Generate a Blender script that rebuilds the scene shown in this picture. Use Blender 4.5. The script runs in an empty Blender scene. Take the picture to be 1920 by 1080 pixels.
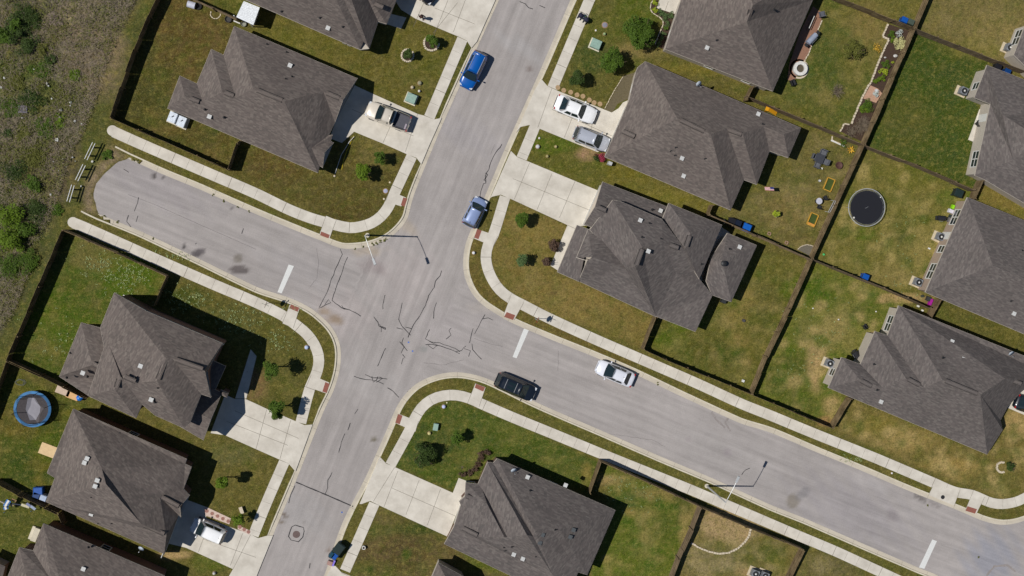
import bpy, math, random
import numpy as np
from mathutils import Vector, Matrix, Quaternion

S = bpy.context.scene
COL = S.collection
rnd = random.Random(7)
R = math.radians

# ---------------------------------------------------------------- camera (drone, 130 m up, slightly tilted)
H_CAM = 130.0
FPX = 2210.0                                   # focal length in pixels of the 1920 px wide photograph
NADIR = (760.0, 420.0)
cam_d = bpy.data.cameras.new('camera')
cam = bpy.data.objects.new('camera', cam_d); COL.objects.link(cam); S.camera = cam
cam_d.sensor_width = 36.0; cam_d.lens = FPX / 1920.0 * 36.0
cam_d.clip_start = 1.0; cam_d.clip_end = 5000.0
_d = Vector((NADIR[0] - 960.0, 540.0 - NADIR[1], -FPX)).normalized()
QC = _d.rotation_difference(Vector((0, 0, -1)))
cam.rotation_mode = 'QUATERNION'; cam.rotation_quaternion = QC
cam.location = (0, 0, H_CAM)

# ---------------------------------------------------------------- sky, sun, exposure
SUN_EL = 56.0
SUN_DIR = Vector((-1.0, 0.03, 0.0)).normalized()          # horizontal direction towards the sun (image left)
w = bpy.data.worlds.new("World"); S.world = w; w.use_nodes = True
nt = w.node_tree
bg = nt.nodes['Background']; bg.inputs['Strength'].default_value = 0.05
sky = nt.nodes.new('ShaderNodeTexSky'); sky.sky_type = 'NISHITA'; sky.sun_disc = False
sky.sun_elevation = R(SUN_EL)
sky.sun_rotation = math.atan2(SUN_DIR.x, SUN_DIR.y) % (2 * math.pi)
sky.air_density = 1.0; sky.dust_density = 0.0; sky.ozone_density = 4.0
nt.links.new(sky.outputs[0], bg.inputs['Color'])
sun_d = bpy.data.lights.new('sun', 'SUN'); sun_d.energy = 4.0; sun_d.angle = R(0.5)
sun_d.color = (1.0, 0.965, 0.91)
sun = bpy.data.objects.new('sun', sun_d); COL.objects.link(sun)
tosun = Vector((SUN_DIR.x * math.cos(R(SUN_EL)), SUN_DIR.y * math.cos(R(SUN_EL)), math.sin(R(SUN_EL))))
sun.rotation_mode = 'QUATERNION'; sun.rotation_quaternion = Vector((0, 0, 1)).rotation_difference(tosun)
S.view_settings.view_transform = 'Standard'; S.view_settings.look = 'None'
S.view_settings.exposure = 0.0; S.view_settings.gamma = 1.0
try: S.view_settings.use_curve_mapping = False
except Exception: pass

# ---------------------------------------------------------------- surveying: photo pixel + height -> point in the place
def at(px, py, z=0.0):
    v = QC @ Vector((px - 960.0, 540.0 - py, -FPX))
    t = (z - H_CAM) / v.z
    return Vector((v.x * t, v.y * t, z))
def T(c, r, pts):                              # survey tile coordinates (quarter pixels) -> photo pixels
    return [(480 * c + x / 4.0, 270 * r + y / 4.0) for x, y in pts]
def W(pts, z=0.0):
    return [at(p[0], p[1], p[2] if len(p) > 2 else z) for p in pts]
E1 = (at(1100, 480) - at(700, 315)); E1.z = 0; E1.normalize()   # street grid directions
ANG = math.atan2(E1.y, E1.x)

# ---------------------------------------------------------------- mesh helper
class MB:
    def __init__(s): s.v = []; s.f = []; s.uv = None
    def add(s, vs, fs):
        n = len(s.v); s.v += [Vector(p) for p in vs]; s.f += [tuple(i + n for i in f) for f in fs]; return s
    def box(s, c, size, rz=0.0, M=None, taper=1.0):
        c = Vector(c); a, b, h = size[0] / 2, size[1] / 2, size[2] / 2
        P = []
        for z, k in ((-h, 1.0), (h, taper)):
            for x, y in ((-a, -b), (a, -b), (a, b), (-a, b)):
                P.append(Vector((x * k, y * k, z)))
        Rm = M if M is not None else Matrix.Rotation(rz, 3, 'Z')
        return s.add([c + Rm @ p for p in P], [(3, 2, 1, 0), (4, 5, 6, 7), (0, 1, 5, 4), (1, 2, 6, 5), (2, 3, 7, 6), (3, 0, 4, 7)])
    def bar(s, p0, p1, w_, h_):
        p0 = Vector(p0); p1 = Vector(p1); d = p1 - p0; L = d.length
        if L < 1e-5: return s
        x = d / L; up = Vector((0, 0, 1))
        if abs(x.z) > .99: up = Vector((0, 1, 0))
        y = up.cross(x).normalized(); z = x.cross(y)
        M = Matrix((x, y, z)).transposed()
        return s.box((p0 + p1) / 2, (L, w_, h_), M=M)
    def cyl(s, p0, p1, r0, r1=None, n=12, caps=True):
        if r1 is None: r1 = r0
        p0 = Vector(p0); p1 = Vector(p1); d = (p1 - p0).normalized()
        a = Vector((1, 0, 0)) if abs(d.x) < .9 else Vector((0, 1, 0))
        u = d.cross(a).normalized(); v = d.cross(u)
        P = []
        for p, r in ((p0, r0), (p1, r1)):
            for i in range(n):
                t = 2 * math.pi * i / n; P.append(p + (u * math.cos(t) + v * math.sin(t)) * r)
        F = [(i, (i + 1) % n, n + (i + 1) % n, n + i) for i in range(n)]
        if caps: F += [tuple(range(n - 1, -1, -1)), tuple(range(n, 2 * n))]
        return s.add(P, F)
    def tube(s, pts, r, n=6):
        for i in range(len(pts) - 1): s.cyl(pts[i], pts[i + 1], r, r, n)
        return s
    def ring(s, c, r, w_, h_, n=32, jag=0.0):
        c = Vector(c); P = []
        for i in range(n):
            t = 2 * math.pi * i / n
            k = 1 + (rnd.random() - .5) * jag
            for rr, z in ((r - w_ / 2, 0), (r - w_ / 2, h_), (r + w_ / 2, h_), (r + w_ / 2, 0)):
                P.append(c + Vector((math.cos(t) * rr * k, math.sin(t) * rr * k, z)))
        F = []
        for i in range(n):
            j = (i + 1) % n
            for k in range(4):
                F.append((i * 4 + k, j * 4 + k, j * 4 + (k + 1) % 4, i * 4 + (k + 1) % 4))
        return s.add(P, F)
    def lathe(s, c, prof, n=16, M=None):
        c = Vector(c); P = []
        for r, z in prof:
            for i in range(n):
                t = 2 * math.pi * i / n; q = Vector((math.cos(t) * r, math.sin(t) * r, z))
                P.append(c + (M @ q if M is not None else q))
        F = []
        for k in range(len(prof) - 1):
            for i in range(n):
                j = (i + 1) % n; F.append((k * n + i, k * n + j, (k + 1) * n + j, (k + 1) * n + i))
        F.append(tuple(range(n - 1, -1, -1))); F.append(tuple(range((len(prof) - 1) * n, len(prof) * n)))
        return s.add(P, F)
    def prism(s, pts, z0, z1):
        pts = [Vector((p[0], p[1], 0)) for p in pts]
        A = sum(pts[i].x * pts[(i + 1) % len(pts)].y - pts[(i + 1) % len(pts)].x * pts[i].y for i in range(len(pts)))
        if A < 0: pts = pts[::-1]
        n = len(pts)
        P = [Vector((p.x, p.y, z0)) for p in pts] + [Vector((p.x, p.y, z1)) for p in pts]
        F = [tuple(range(n, 2 * n))] + [(i, (i + 1) % n, n + (i + 1) % n, n + i) for i in range(n)]
        F.append(tuple(range(n - 1, -1, -1)))
        return s.add(P, F)
    def blob(s, c, r, n=8, m=5, jag=.2):
        P = []; c = Vector(c)
        for k in range(m + 1):
            ph = math.pi * k / m
            for i in range(n):
                t = 2 * math.pi * i / n; j = 1 + (rnd.random() - .5) * jag
                P.append(c + Vector((math.sin(ph) * math.cos(t) * r[0] * j, math.sin(ph) * math.sin(t) * r[1] * j, math.cos(ph) * r[2] * j)))
        F = []
        for k in range(m):
            for i in range(n):
                F.append((k * n + i, (k + 1) * n + i, (k + 1) * n + (i + 1) % n, k * n + (i + 1) % n))
        return s.add(P, F)
    def build(s, name, mat, parent=None, rel=(0, 0, 0), smooth=False):
        me = bpy.data.meshes.new(name); rel = Vector(rel)
        me.from_pydata([tuple(p - rel) for p in s.v], [], s.f); me.update()
        if smooth:
            for p in me.polygons: p.use_smooth = True
        o = bpy.data.objects.new(name, me); COL.objects.link(o)
        if mat is not None: me.materials.append(mat)
        if parent is not None: o.parent = parent
        else: o.location = rel
        return o

def empty(name, loc, label, cat, group=None, rz=0.0):
    o = bpy.data.objects.new(name, None); COL.objects.link(o); o.location = loc; o.rotation_euler = (0, 0, rz)
    o.empty_display_size = .3
    return tag(o, label, cat, group)
def tag(o, label, cat, group=None):
    o['label'] = label; o['category'] = cat
    if group: o['group'] = group
    return o
def struct(o): o['kind'] = 'structure'; return o
def copy_tree(o, parent=None):
    c = o.copy(); COL.objects.link(c); c.parent = parent
    for ch in list(o.children): copy_tree(ch, c)
    return c

# ---------------------------------------------------------------- materials
KL = 1.2
def lin(c): c /= 255.0; return c / 12.92 if c <= .04045 else ((c + .055) / 1.055) ** 2.4
def L3(r, g, b, k=KL): return (min(lin(r) / k, .9), min(lin(g) / k, .9), min(lin(b) / k, .9))
def mat(name, rgb, rough=.8, spec=.3, metal=0.0, var=.18, scale=6.0, coat=0.0, rgb2=None, bump=0.0, coord='Object', stretch=None):
    m = bpy.data.materials.new(name); m.use_nodes = True; n = m.node_tree; b = n.nodes['Principled BSDF']
    b.inputs['Roughness'].default_value = rough; b.inputs['Metallic'].default_value = metal
    b.inputs['Specular IOR Level'].default_value = spec; b.inputs['Coat Weight'].default_value = coat
    tc = n.nodes.new('ShaderNodeTexCoord'); nz = n.nodes.new('ShaderNodeTexNoise')
    nz.inputs['Scale'].default_value = scale; nz.inputs['Detail'].default_value = 5.0; nz.inputs['Roughness'].default_value = .65
    src = tc.outputs[coord]
    if stretch:
        mp = n.nodes.new('ShaderNodeMapping'); mp.inputs['Scale'].default_value = stretch; mp.inputs['Rotation'].default_value = (0, 0, -ANG)
        mp.vector_type = 'TEXTURE'
        mp.inputs['Rotation'].default_value = (0, 0, ANG); mp.inputs['Scale'].default_value = tuple(1 / q for q in stretch)
        n.links.new(src, mp.inputs[0]); src = mp.outputs[0]
    n.links.new(src, nz.inputs['Vector'])
    rp = n.nodes.new('ShaderNodeValToRGB'); c1 = Vector(rgb); c2 = Vector(rgb2) if rgb2 else c1
    lo = c1 * (1 - var); hi = c2 * (1 + var)
    rp.color_ramp.elements[0].position = .32; rp.color_ramp.elements[1].position = .68
    rp.color_ramp.elements[0].color = (*lo, 1); rp.color_ramp.elements[1].color = (*[min(q, .95) for q in hi], 1)
    n.links.new(nz.outputs['Fac'], rp.inputs[0]); n.links.new(rp.outputs[0], b.inputs['Base Color'])
    if bump:
        bp = n.nodes.new('ShaderNodeBump'); bp.inputs['Strength'].default_value = bump; bp.inputs['Distance'].default_value = .02
        n.links.new(nz.outputs['Fac'], bp.inputs['Height']); n.links.new(bp.outputs[0], b.inputs['Normal'])
    return m
def paint(name, rgb, rough=.28, metal=.0, coat=.8):
    return mat(name, rgb, rough, .5, metal, .05, 2.0, coat)
_plain = {}
def plain(name, r, g, b, rough=.7, **kw):
    k = (name, r, g, b, rough)
    if k not in _plain: _plain[k] = mat(name, L3(r, g, b), rough, **kw)
    return _plain[k]

def mat_asphalt():
    m = bpy.data.materials.new('asphalt'); m.use_nodes = True; n = m.node_tree; b = n.nodes['Principled BSDF']
    b.inputs['Roughness'].default_value = .9; b.inputs['Specular IOR Level'].default_value = .2
    tc = n.nodes.new('ShaderNodeTexCoord')
    def noise(sc, det, rough=.6, vec=None):
        z = n.nodes.new('ShaderNodeTexNoise'); z.inputs['Scale'].default_value = sc; z.inputs['Detail'].default_value = det; z.inputs['Roughness'].default_value = rough
        n.links.new(vec or tc.outputs['Object'], z.inputs['Vector']); return z
    big = noise(.09, 4); mid = noise(.7, 6, .7); fine = noise(9.0, 3, .8)
    attr = n.nodes.new('ShaderNodeAttribute'); attr.attribute_name = 'tint'
    # tyre-track direction streaks, baked in as a per-vertex travel direction coordinate
    at2 = n.nodes.new('ShaderNodeAttribute'); at2.attribute_name = 'travel'
    st = noise(1.0, 4, .55, at2.outputs['Vector'])
    def mul(a, lo, hi):
        r = n.nodes.new('ShaderNodeMapRange'); r.inputs['From Min'].default_value = .3; r.inputs['From Max'].default_value = .7
        r.inputs['To Min'].default_value = lo; r.inputs['To Max'].default_value = hi; n.links.new(a, r.inputs[0]); return r.outputs[0]
    cur = attr.outputs['Color']
    for src, lo, hi in ((big.outputs['Fac'], .93, 1.07), (mid.outputs['Fac'], .93, 1.07), (fine.outputs['Fac'], .88, 1.12), (st.outputs['Fac'], .86, 1.12)):
        vm = n.nodes.new('ShaderNodeVectorMath'); vm.operation = 'SCALE'
        n.links.new(cur, vm.inputs[0]); n.links.new(mul(src, lo, hi), vm.inputs['Scale']); cur = vm.outputs[0]
    n.links.new(cur, b.inputs['Base Color'])
    return m

def mat_lawn():
    m = bpy.data.materials.new('lawn'); m.use_nodes = True; n = m.node_tree; b = n.nodes['Principled BSDF']
    b.inputs['Roughness'].default_value = 1.0; b.inputs['Specular IOR Level'].default_value = .08
    tc = n.nodes.new('ShaderNodeTexCoord')
    def noise(sc, det, rough=.6, off=0):
        mp = n.nodes.new('ShaderNodeMapping'); mp.inputs['Location'].default_value = (off, off * 1.7, 0)
        n.links.new(tc.outputs['Object'], mp.inputs[0])
        z = n.nodes.new('ShaderNodeTexNoise'); z.inputs['Scale'].default_value = sc; z.inputs['Detail'].default_value = det; z.inputs['Roughness'].default_value = rough
        n.links.new(mp.outputs[0], z.inputs['Vector']); return z.outputs['Fac']
    def rng(a, f0, f1, t0, t1):
        r = n.nodes.new('ShaderNodeMapRange'); r.inputs['From Min'].default_value = f0; r.inputs['From Max'].default_value = f1
        r.inputs['To Min'].default_value = t0; r.inputs['To Max'].default_value = t1; n.links.new(a, r.inputs[0]); return r.outputs[0]
    at_ = n.nodes.new('ShaderNodeAttribute'); at_.attribute_name = 'lawn'
    rough_ = n.nodes.new('ShaderNodeAttribute'); rough_.attribute_name = 'wild'
    cur = at_.outputs['Color']
    def mixc(fac, col, mode='MIX'):
        nonlocal cur
        mx = n.nodes.new('ShaderNodeMix'); mx.data_type = 'RGBA'; mx.blend_type = mode
        n.links.new(fac, mx.inputs[0]); n.links.new(cur, mx.inputs[6]); mx.inputs[7].default_value = (*col, 1); cur = mx.outputs[2]
    mixc(rng(noise(.5, 6, .7, 3), .52, .75, 0, .45), L3(142, 127, 66))        # straw patches
    mixc(rng(noise(.42, 6, .7, 11), .52, .74, 0, .6), L3(70, 90, 18))         # greener patches
    mixc(rng(noise(1.9, 6, .75, 31), .50, .68, 0, .55), L3(152, 138, 74))
    mixc(rng(noise(1.5, 6, .75, 51), .50, .68, 0, .65), L3(58, 72, 20))
    mixc(rng(noise(8.5, 4, .85, 71), .52, .70, 0, .5), L3(172, 158, 96))
    def scale(src, lo, hi, f0=.3, f1=.7):
        nonlocal cur
        vm = n.nodes.new('ShaderNodeVectorMath'); vm.operation = 'SCALE'
        n.links.new(cur, vm.inputs[0]); n.links.new(rng(src, f0, f1, lo, hi), vm.inputs['Scale']); cur = vm.outputs[0]
    scale(noise(1.4, 6, .75, 5), .82, 1.18); f5 = noise(5.5, 5, .85, 9); scale(f5, .45, 1.6); scale(noise(17, 2, .7, 2), .65, 1.35)
    # wild ground: extra contrast
    wf = noise(1.1, 8, .8, 41)
    wr = rng(wf, .35, .65, .35, 1.6)
    mx = n.nodes.new('ShaderNodeMix'); mx.data_type = 'FLOAT'; n.links.new(rough_.outputs['Fac'], mx.inputs[0]); mx.inputs[2].default_value = 1.0; n.links.new(wr, mx.inputs[3])
    vm = n.nodes.new('ShaderNodeVectorMath'); vm.operation = 'SCALE'; n.links.new(cur, vm.inputs[0]); n.links.new(mx.outputs[0], vm.inputs['Scale']); cur = vm.outputs[0]
    scale(rough_.outputs['Fac'], .98, .95, 0, 1)
    n.links.new(cur, b.inputs['Base Color'])
    bp = n.nodes.new('ShaderNodeBump'); bp.inputs['Strength'].default_value = .55; bp.inputs['Distance'].default_value = .08
    n.links.new(f5, bp.inputs['Height']); n.links.new(bp.outputs[0], b.inputs['Normal'])
    return m

def mat_shingle(name, rgb):
    m = bpy.data.materials.new(name); m.use_nodes = True; n = m.node_tree; b = n.nodes['Principled BSDF']
    b.inputs['Roughness'].default_value = .95; b.inputs['Specular IOR Level'].default_value = .15
    uv = n.nodes.new('ShaderNodeUVMap'); uv.uv_map = 'UVMap'
    sep = n.nodes.new('ShaderNodeSeparateXYZ'); n.links.new(uv.outputs[0], sep.inputs[0])
    def math_(op, a, b_=None):
        q = n.nodes.new('ShaderNodeMath'); q.operation = op
        for i, x in enumerate((a, b_)):
            if x is None: continue
            if isinstance(x, (int, float)): q.inputs[i].default_value = x
            else: n.links.new(x, q.inputs[i])
        return q.outputs[0]
    row = math_('FLOOR', math_('DIVIDE', sep.outputs[1], .15))
    off = math_('MULTIPLY', row, .377)
    colm = math_('FLOOR', math_('DIVIDE', math_('ADD', sep.outputs[0], off), .34))
    cmb = n.nodes.new('ShaderNodeCombineXYZ'); n.links.new(colm, cmb.inputs[0]); n.links.new(row, cmb.inputs[1])
    wn = n.nodes.new('ShaderNodeTexWhiteNoise'); wn.noise_dimensions = '2D'; n.links.new(cmb.outputs[0], wn.inputs['Vector'])
    mp = n.nodes.new('ShaderNodeMapping'); mp.inputs['Scale'].default_value = (1.9, 5.5, 1); n.links.new(uv.outputs[0], mp.inputs[0])
    nz = n.nodes.new('ShaderNodeTexNoise'); nz.inputs['Scale'].default_value = 1.0; nz.inputs['Detail'].default_value = 4; nz.inputs['Roughness'].default_value = .7
    n.links.new(mp.outputs[0], nz.inputs['Vector'])
    nb = n.nodes.new('ShaderNodeTexNoise'); nb.inputs['Scale'].default_value = .35; nb.inputs['Detail'].default_value = 3
    n.links.new(uv.outputs[0], nb.inputs['Vector'])
    s = math_('ADD', math_('MULTIPLY', wn.outputs['Value'], .36), math_('MULTIPLY', nz.outputs['Fac'], .9))
    rp = n.nodes.new('ShaderNodeValToRGB'); c = Vector(rgb)
    els = rp.color_ramp.elements
    els[0].position = .38; els[0].color = (*(c * .80), 1); els[1].position = .9; els[1].color = (c[0] * 1.42, c[1] * 1.40, c[2] * 1.35, 1)
    e = els.new(.62); e.color = (c[0] * 1.03, c[1] * .97, c[2] * .97, 1)
    n.links.new(s, rp.inputs[0])
    mr = n.nodes.new('ShaderNodeMapRange'); mr.inputs['From Min'].default_value = .3; mr.inputs['From Max'].default_value = .7; mr.inputs['To Min'].default_value = .92; mr.inputs['To Max'].default_value = 1.08
    n.links.new(nb.outputs['Fac'], mr.inputs[0])
    vm = n.nodes.new('ShaderNodeVectorMath'); vm.operation = 'SCALE'; n.links.new(rp.outputs[0], vm.inputs[0]); n.links.new(mr.outputs[0], vm.inputs['Scale'])
    n.links.new(vm.outputs[0], b.inputs['Base Color'])
    bp = n.nodes.new('ShaderNodeBump'); bp.inputs['Strength'].default_value = .3; bp.inputs['Distance'].default_value = .02
    n.links.new(s, bp.inputs['Height']); n.links.new(bp.outputs[0], b.inputs['Normal'])
    return m

M_ASPH = mat_asphalt(); M_LAWN = mat_lawn()
M_CONC = mat('concrete', L3(209, 201, 187), .9, var=.09, scale=.6, rgb2=L3(220, 213, 200))
M_CONC2 = mat('kerb concrete', L3(214, 205, 184), .9, var=.12, scale=1.6)
M_GUT = mat('gutter concrete', L3(202, 192, 174), .9, var=.12, scale=1.1, stretch=(.3, 1, 1))
M_JOINT = mat('concrete joint', L3(120, 112, 98), .95)
M_RED = mat('red brick paving', L3(150, 94, 80), .9, var=.14, scale=12)
M_TAR = mat('tar sealant', L3(58, 56, 58), .6, var=.15)
M_WHITE = mat('white paint', L3(226, 224, 218), .6, var=.04)
M_LINE = mat('road paint', L3(226, 226, 222), .7, var=.08, scale=8)
M_FASC = mat('fascia paint', L3(196, 186, 172), .6, var=.05)
M_WALL = mat('siding', L3(196, 186, 172), .85, var=.06, scale=2)
M_WALL2 = mat('tan siding', L3(176, 156, 138), .85, var=.06, scale=2)
M_BRICK = mat('brick veneer', L3(120, 92, 80), .9, var=.25, scale=9)
M_SHING = mat_shingle('grey brown shingles', L3(108, 101, 96))
M_SHING2 = mat_shingle('grey shingles', L3(103, 98, 95))
M_DARK = mat('dark metal', L3(48, 48, 50), .5)
M_RIDGE = mat('ridge vent plastic', L3(62, 58, 56), .8)
M_METAL = mat('galvanised steel', L3(175, 177, 178), .45, metal=.5, var=.08)
M_GLASS = mat('window glass', (.02, .03, .035), .08, .6, var=.1)
M_CARGL = mat('car glass', (.012, .022, .026), .06, .6, var=.1)
M_TYRE = mat('rubber', (.018, .018, .019), .85)
M_RIM = mat('alloy rim', (.35, .35, .36), .35, metal=.7)
M_FENCE = mat('cedar fence boards', L3(112, 92, 62), .9, var=.36, scale=1.1, rgb2=L3(134, 116, 86))
M_FENCE2 = mat('weathered fence boards', L3(128, 110, 86), .9, var=.32, scale=1.1)
M_BARK = mat('bark', L3(98, 82, 66), .95, var=.2, scale=14)
M_STONE = mat('pale limestone', L3(214, 200, 176), .9, var=.14, scale=9)
M_MULCH = mat('dark mulch', L3(74, 58, 48), 1.0, var=.35, scale=11)
M_DIRT = mat('bare soil', L3(168, 136, 102), 1.0, var=.16, scale=3)
# ---------------------------------------------------------------- roads
ASPH_A = [(1035, -220), (944, -20), (935, 0), (882, 116), (830, 232), (800, 304), (777, 362), (770, 385), (764, 408), (752, 426), (735, 442), (717, 453), (695, 461), (670, 465), (640, 465), (600, 450), (555, 432), (480, 401), (375, 355), (300, 324), (240, 297)]
ASPH_B = [(185, 402), (270, 437), (375, 487), (480, 538), (545, 560), (580, 577), (600, 592), (620, 612), (632, 632), (638, 654), (638, 680), (634, 704), (625, 732), (607, 770), (590, 812), (555, 900), (517, 990), (481, 1078), (410, 1250)]
ASPH_C = [(1165, -220), (1080, -20), (1070, 0), (1010, 140), (952, 268), (910, 368), (884, 430), (873, 460), (869, 490), (871, 515), (880, 540), (890, 556), (905, 571), (927, 586), (960, 605), (1035, 637), (1110, 667), (1192, 702), (1282, 745), (1385, 792), (1445, 811), (1530, 847), (1615, 882), (1697, 917), (1770, 946), (1807, 961), (1840, 975), (1870, 983), (1895, 983), (1922, 976), (1950, 962), (2100, 900)]
ASPH_D = [(545, 1250), (610, 1075), (642, 982), (685, 897), (724, 810), (745, 762), (760, 740), (780, 721), (805, 708), (835, 700), (865, 699), (900, 706), (930, 718), (997, 751), (1060, 779), (1130, 809), (1235, 855), (1335, 897), (1440, 945), (1515, 975), (1602, 1013), (1722, 1065), (1765, 1083), (1800, 1110), (1850, 1250)]
CUL = [(217, 305), (192, 328), (178, 346), (175, 366), (179, 385)]
ZR = -.11
road_px = ASPH_A + CUL + ASPH_B + ASPH_D + [(2100, 1250)] + ASPH_C[::-1]
def P2(pts): return np.array([(at(x, y).x, at(x, y).y) for x, y in pts])
def inside(X, Y, poly):
    c = np.zeros(X.shape, bool); n = len(poly); j = n - 1
    for i in range(n):
        xi, yi = poly[i]; xj, yj = poly[j]
        if yi != yj:
            k = ((yi > Y) != (yj > Y)) & (X < (xj - xi) * (Y - yi) / (yj - yi) + xi); c ^= k
        j = i
    return c
def dist(X, Y, poly, closed=True):
    d = np.full(X.shape, 1e9); n = len(poly)
    for i in range(n if closed else n - 1):
        ax, ay = poly[i]; bx, by = poly[(i + 1) % n]
        dx, dy = bx - ax, by - ay; L = dx * dx + dy * dy + 1e-9
        t = np.clip(((X - ax) * dx + (Y - ay) * dy) / L, 0, 1)
        d = np.minimum(d, np.hypot(X - ax - t * dx, Y - ay - t * dy))
    return d
def smooth_chain(pts, step=.4):
    P = [at(x, y) for x, y in pts]; out = []
    for i in range(len(P) - 1):
        p0 = P[max(i - 1, 0)]; p1 = P[i]; p2 = P[i + 1]; p3 = P[min(i + 2, len(P) - 1)]
        n = max(1, int((p2 - p1).length / step))
        # centripetal-ish: fall back to straight when the segment is long
        k = .5 if (p2 - p1).length < 6 else .12
        for j in range(n):
            t = j / n; h00 = 2*t**3-3*t**2+1; h10 = t**3-2*t**2+t; h01 = -2*t**3+3*t**2; h11 = t**3-t**2
            L = (p2 - p1).length
            m1 = (p2 - p0).normalized() * L if (p2 - p0).length else (p2 - p1); m2 = (p3 - p1).normalized() * L if (p3 - p1).length else (p2 - p1)
            if L >= 6: m1 = m1 * .35 + (p2 - p1) * .65; m2 = m2 * .35 + (p2 - p1) * .65
            out.append(p1 * h00 + m1 * h10 + p2 * h01 + m2 * h11)
    out.append(P[-1]); return out
CH = {'A': smooth_chain(ASPH_A), 'B': smooth_chain(ASPH_B), 'C': smooth_chain(ASPH_C), 'D': smooth_chain(ASPH_D)}
road_poly = [(p.x, p.y) for p in CH['A']] + [tuple(q) for q in P2(CUL)] + [(p.x, p.y) for p in CH['B']] + [(p.x, p.y) for p in CH['D']] + [tuple(P2([(2100, 1250)])[0])] + [(p.x, p.y) for p in CH['C'][::-1]]

# driveways (photo pixels)
DRIVES = [
 [(740, 0), (752, 18), (779, 35), (858, 68), (875, 76), (884, 90), (894, 78), (928, 2), (938, -20), (985, -120), (800, -190), (700, -60)],
 [(665, 160), (697, 175), (784, 214), (796, 217), (814, 224), (828, 221), (806, 270), (790, 308), (781, 296), (765, 290), (720, 270), (664, 247), (641, 268), (618, 259), (629, 228)],
 [(1015, 148), (1026, 161), (1045, 170), (1147, 211), (1160, 203), (1168, 192), (1182, 186), (1182, 205), (1167, 220), (1141, 279), (1120, 285), (1082, 270), (1011, 241), (994, 234), (976, 238), (968, 248), (1003, 168)],
 [(958, 283), (969, 294), (986, 301), (1123, 358), (1098, 423), (1083, 425), (1047, 508), (1032, 498), (1064, 422), (960, 374), (939, 365), (922, 369), (919, 372)],
 [(395, 812), (422, 740), (440, 748), (460, 748), (480, 757), (499, 766), (534, 781), (555, 790), (571, 797), (586, 796), (554, 884), (541, 869), (525, 862), (480, 842), (422, 816)],
 [(345, 935), (385, 950), (387, 972), (470, 1002), (484, 1009), (502, 1004), (512, 1004), (478, 1088), (450, 1150), (400, 1130), (437, 1067), (349, 1027), (312, 1018), (330, 970)],
 [(712, 856), (724, 869), (741, 876), (849, 924), (860, 896), (878, 903), (868, 934), (839, 1006), (710, 947), (694, 939), (678, 945), (674, 945)],
 [(1241, -12), (1231, 15), (1265, 26), (1277, 1), (1290, -25), (1250, -40)],
 [(626, 1058), (640, 1073), (660, 1081), (640, 1150), (575, 1150), (606, 1090)],
 [(1888, 764), (1925, 780), (1975, 800), (2010, 730), (1915, 730)],
]
MOUTHS = [P2(d) for d in DRIVES]
SIDEWALKS = [
 ('A', [(213, 247), (262, 269), (352, 308), (415, 335), (480, 363), (542, 393), (580, 408), (603, 415), (630, 422), (655, 427), (675, 425), (697, 418), (715, 405), (728, 388), (737, 368), (772, 293)]),
 ('A', [(867, 73), (805, 220)]),
 ('B', [(138, 418), (160, 427), (279, 480), (400, 533), (480, 567), (531, 592), (552, 607), (575, 626), (589, 645), (597, 666), (597, 686), (591, 706), (581, 728), (564, 793)]),
 ('B', [(533, 866), (500, 942), (475, 1004)]),
 ('C', [(1150, -100), (1112, -15), (1105, 0), (1036, 165)]),
 ('C', [(1003, 237), (978, 297)]),
 ('C', [(947, 369), (925, 440), (915, 460), (911, 482), (916, 508), (930, 535), (945, 551), (965, 564), (979, 571), (1030, 597), (1120, 638), (1224, 683), (1307, 719), (1390, 757), (1440, 777), (1527, 813), (1642, 859), (1750, 905), (1790, 922), (1823, 928), (1842, 936), (1860, 943), (1880, 945), (1904, 941), (1920, 934), (1960, 912)]),
 ('D', [(702, 944), (647, 1070)]),
 ('D', [(732, 872), (766, 810), (777, 786), (790, 765), (808, 750), (831, 742), (856, 741), (880, 747), (900, 756), (960, 782), (1031, 811), (1150, 860), (1292, 917), (1405, 965), (1489, 1001), (1572, 1036), (1672, 1082), (1720, 1104)]),
]
RAMPS = [T(1,1,[(525,538),(602,570),(552,706),(476,676)]), T(1,1,[(1002,350),(1125,402),(1090,468),(972,430)]),
 T(1,2,[(255,120),(328,150),(280,300),(198,264)]), T(1,2,[(415,650),(550,710),(525,790),(378,738)]),
 T(1,1,[(1664,640),(1812,690),(1778,768),(1634,708)]), [(957,556),(982,567),(964,600),(944,591)],
 T(3,3,[(1540,438),(1625,485),(1562,612),(1478,588)]), T(1,2,[(1645,715),(1722,745),(1672,892),(1588,860)]), T(1,2,[(1066,942),(1218,1000),(1195,1078),(1045,1012)]),
 T(3,3,[(1235,408),(1440,430),(1395,552),(1203,472)])]
REDS = [T(1,1,[(490,656),(554,682),(543,708),(480,684)]), T(1,1,[(1105,400),(1134,410),(1114,470),(1086,458)]),
 T(1,2,[(262,122),(326,148),(312,178),(250,152)]), T(1,2,[(520,705),(552,718),(530,786),(498,776)]),
 T(1,1,[(1658,638),(1692,650),(1668,714),(1636,702)]), [(950,585),(966,591),(962,600),(945,594)],
 T(3,3,[(1495,556),(1566,578),(1552,612),(1480,590)]), T(1,2,[(1650,718),(1718,745),(1704,776),(1640,748)]), T(1,2,[(1066,944),(1098,958),(1078,1022),(1045,1010)])]

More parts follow.
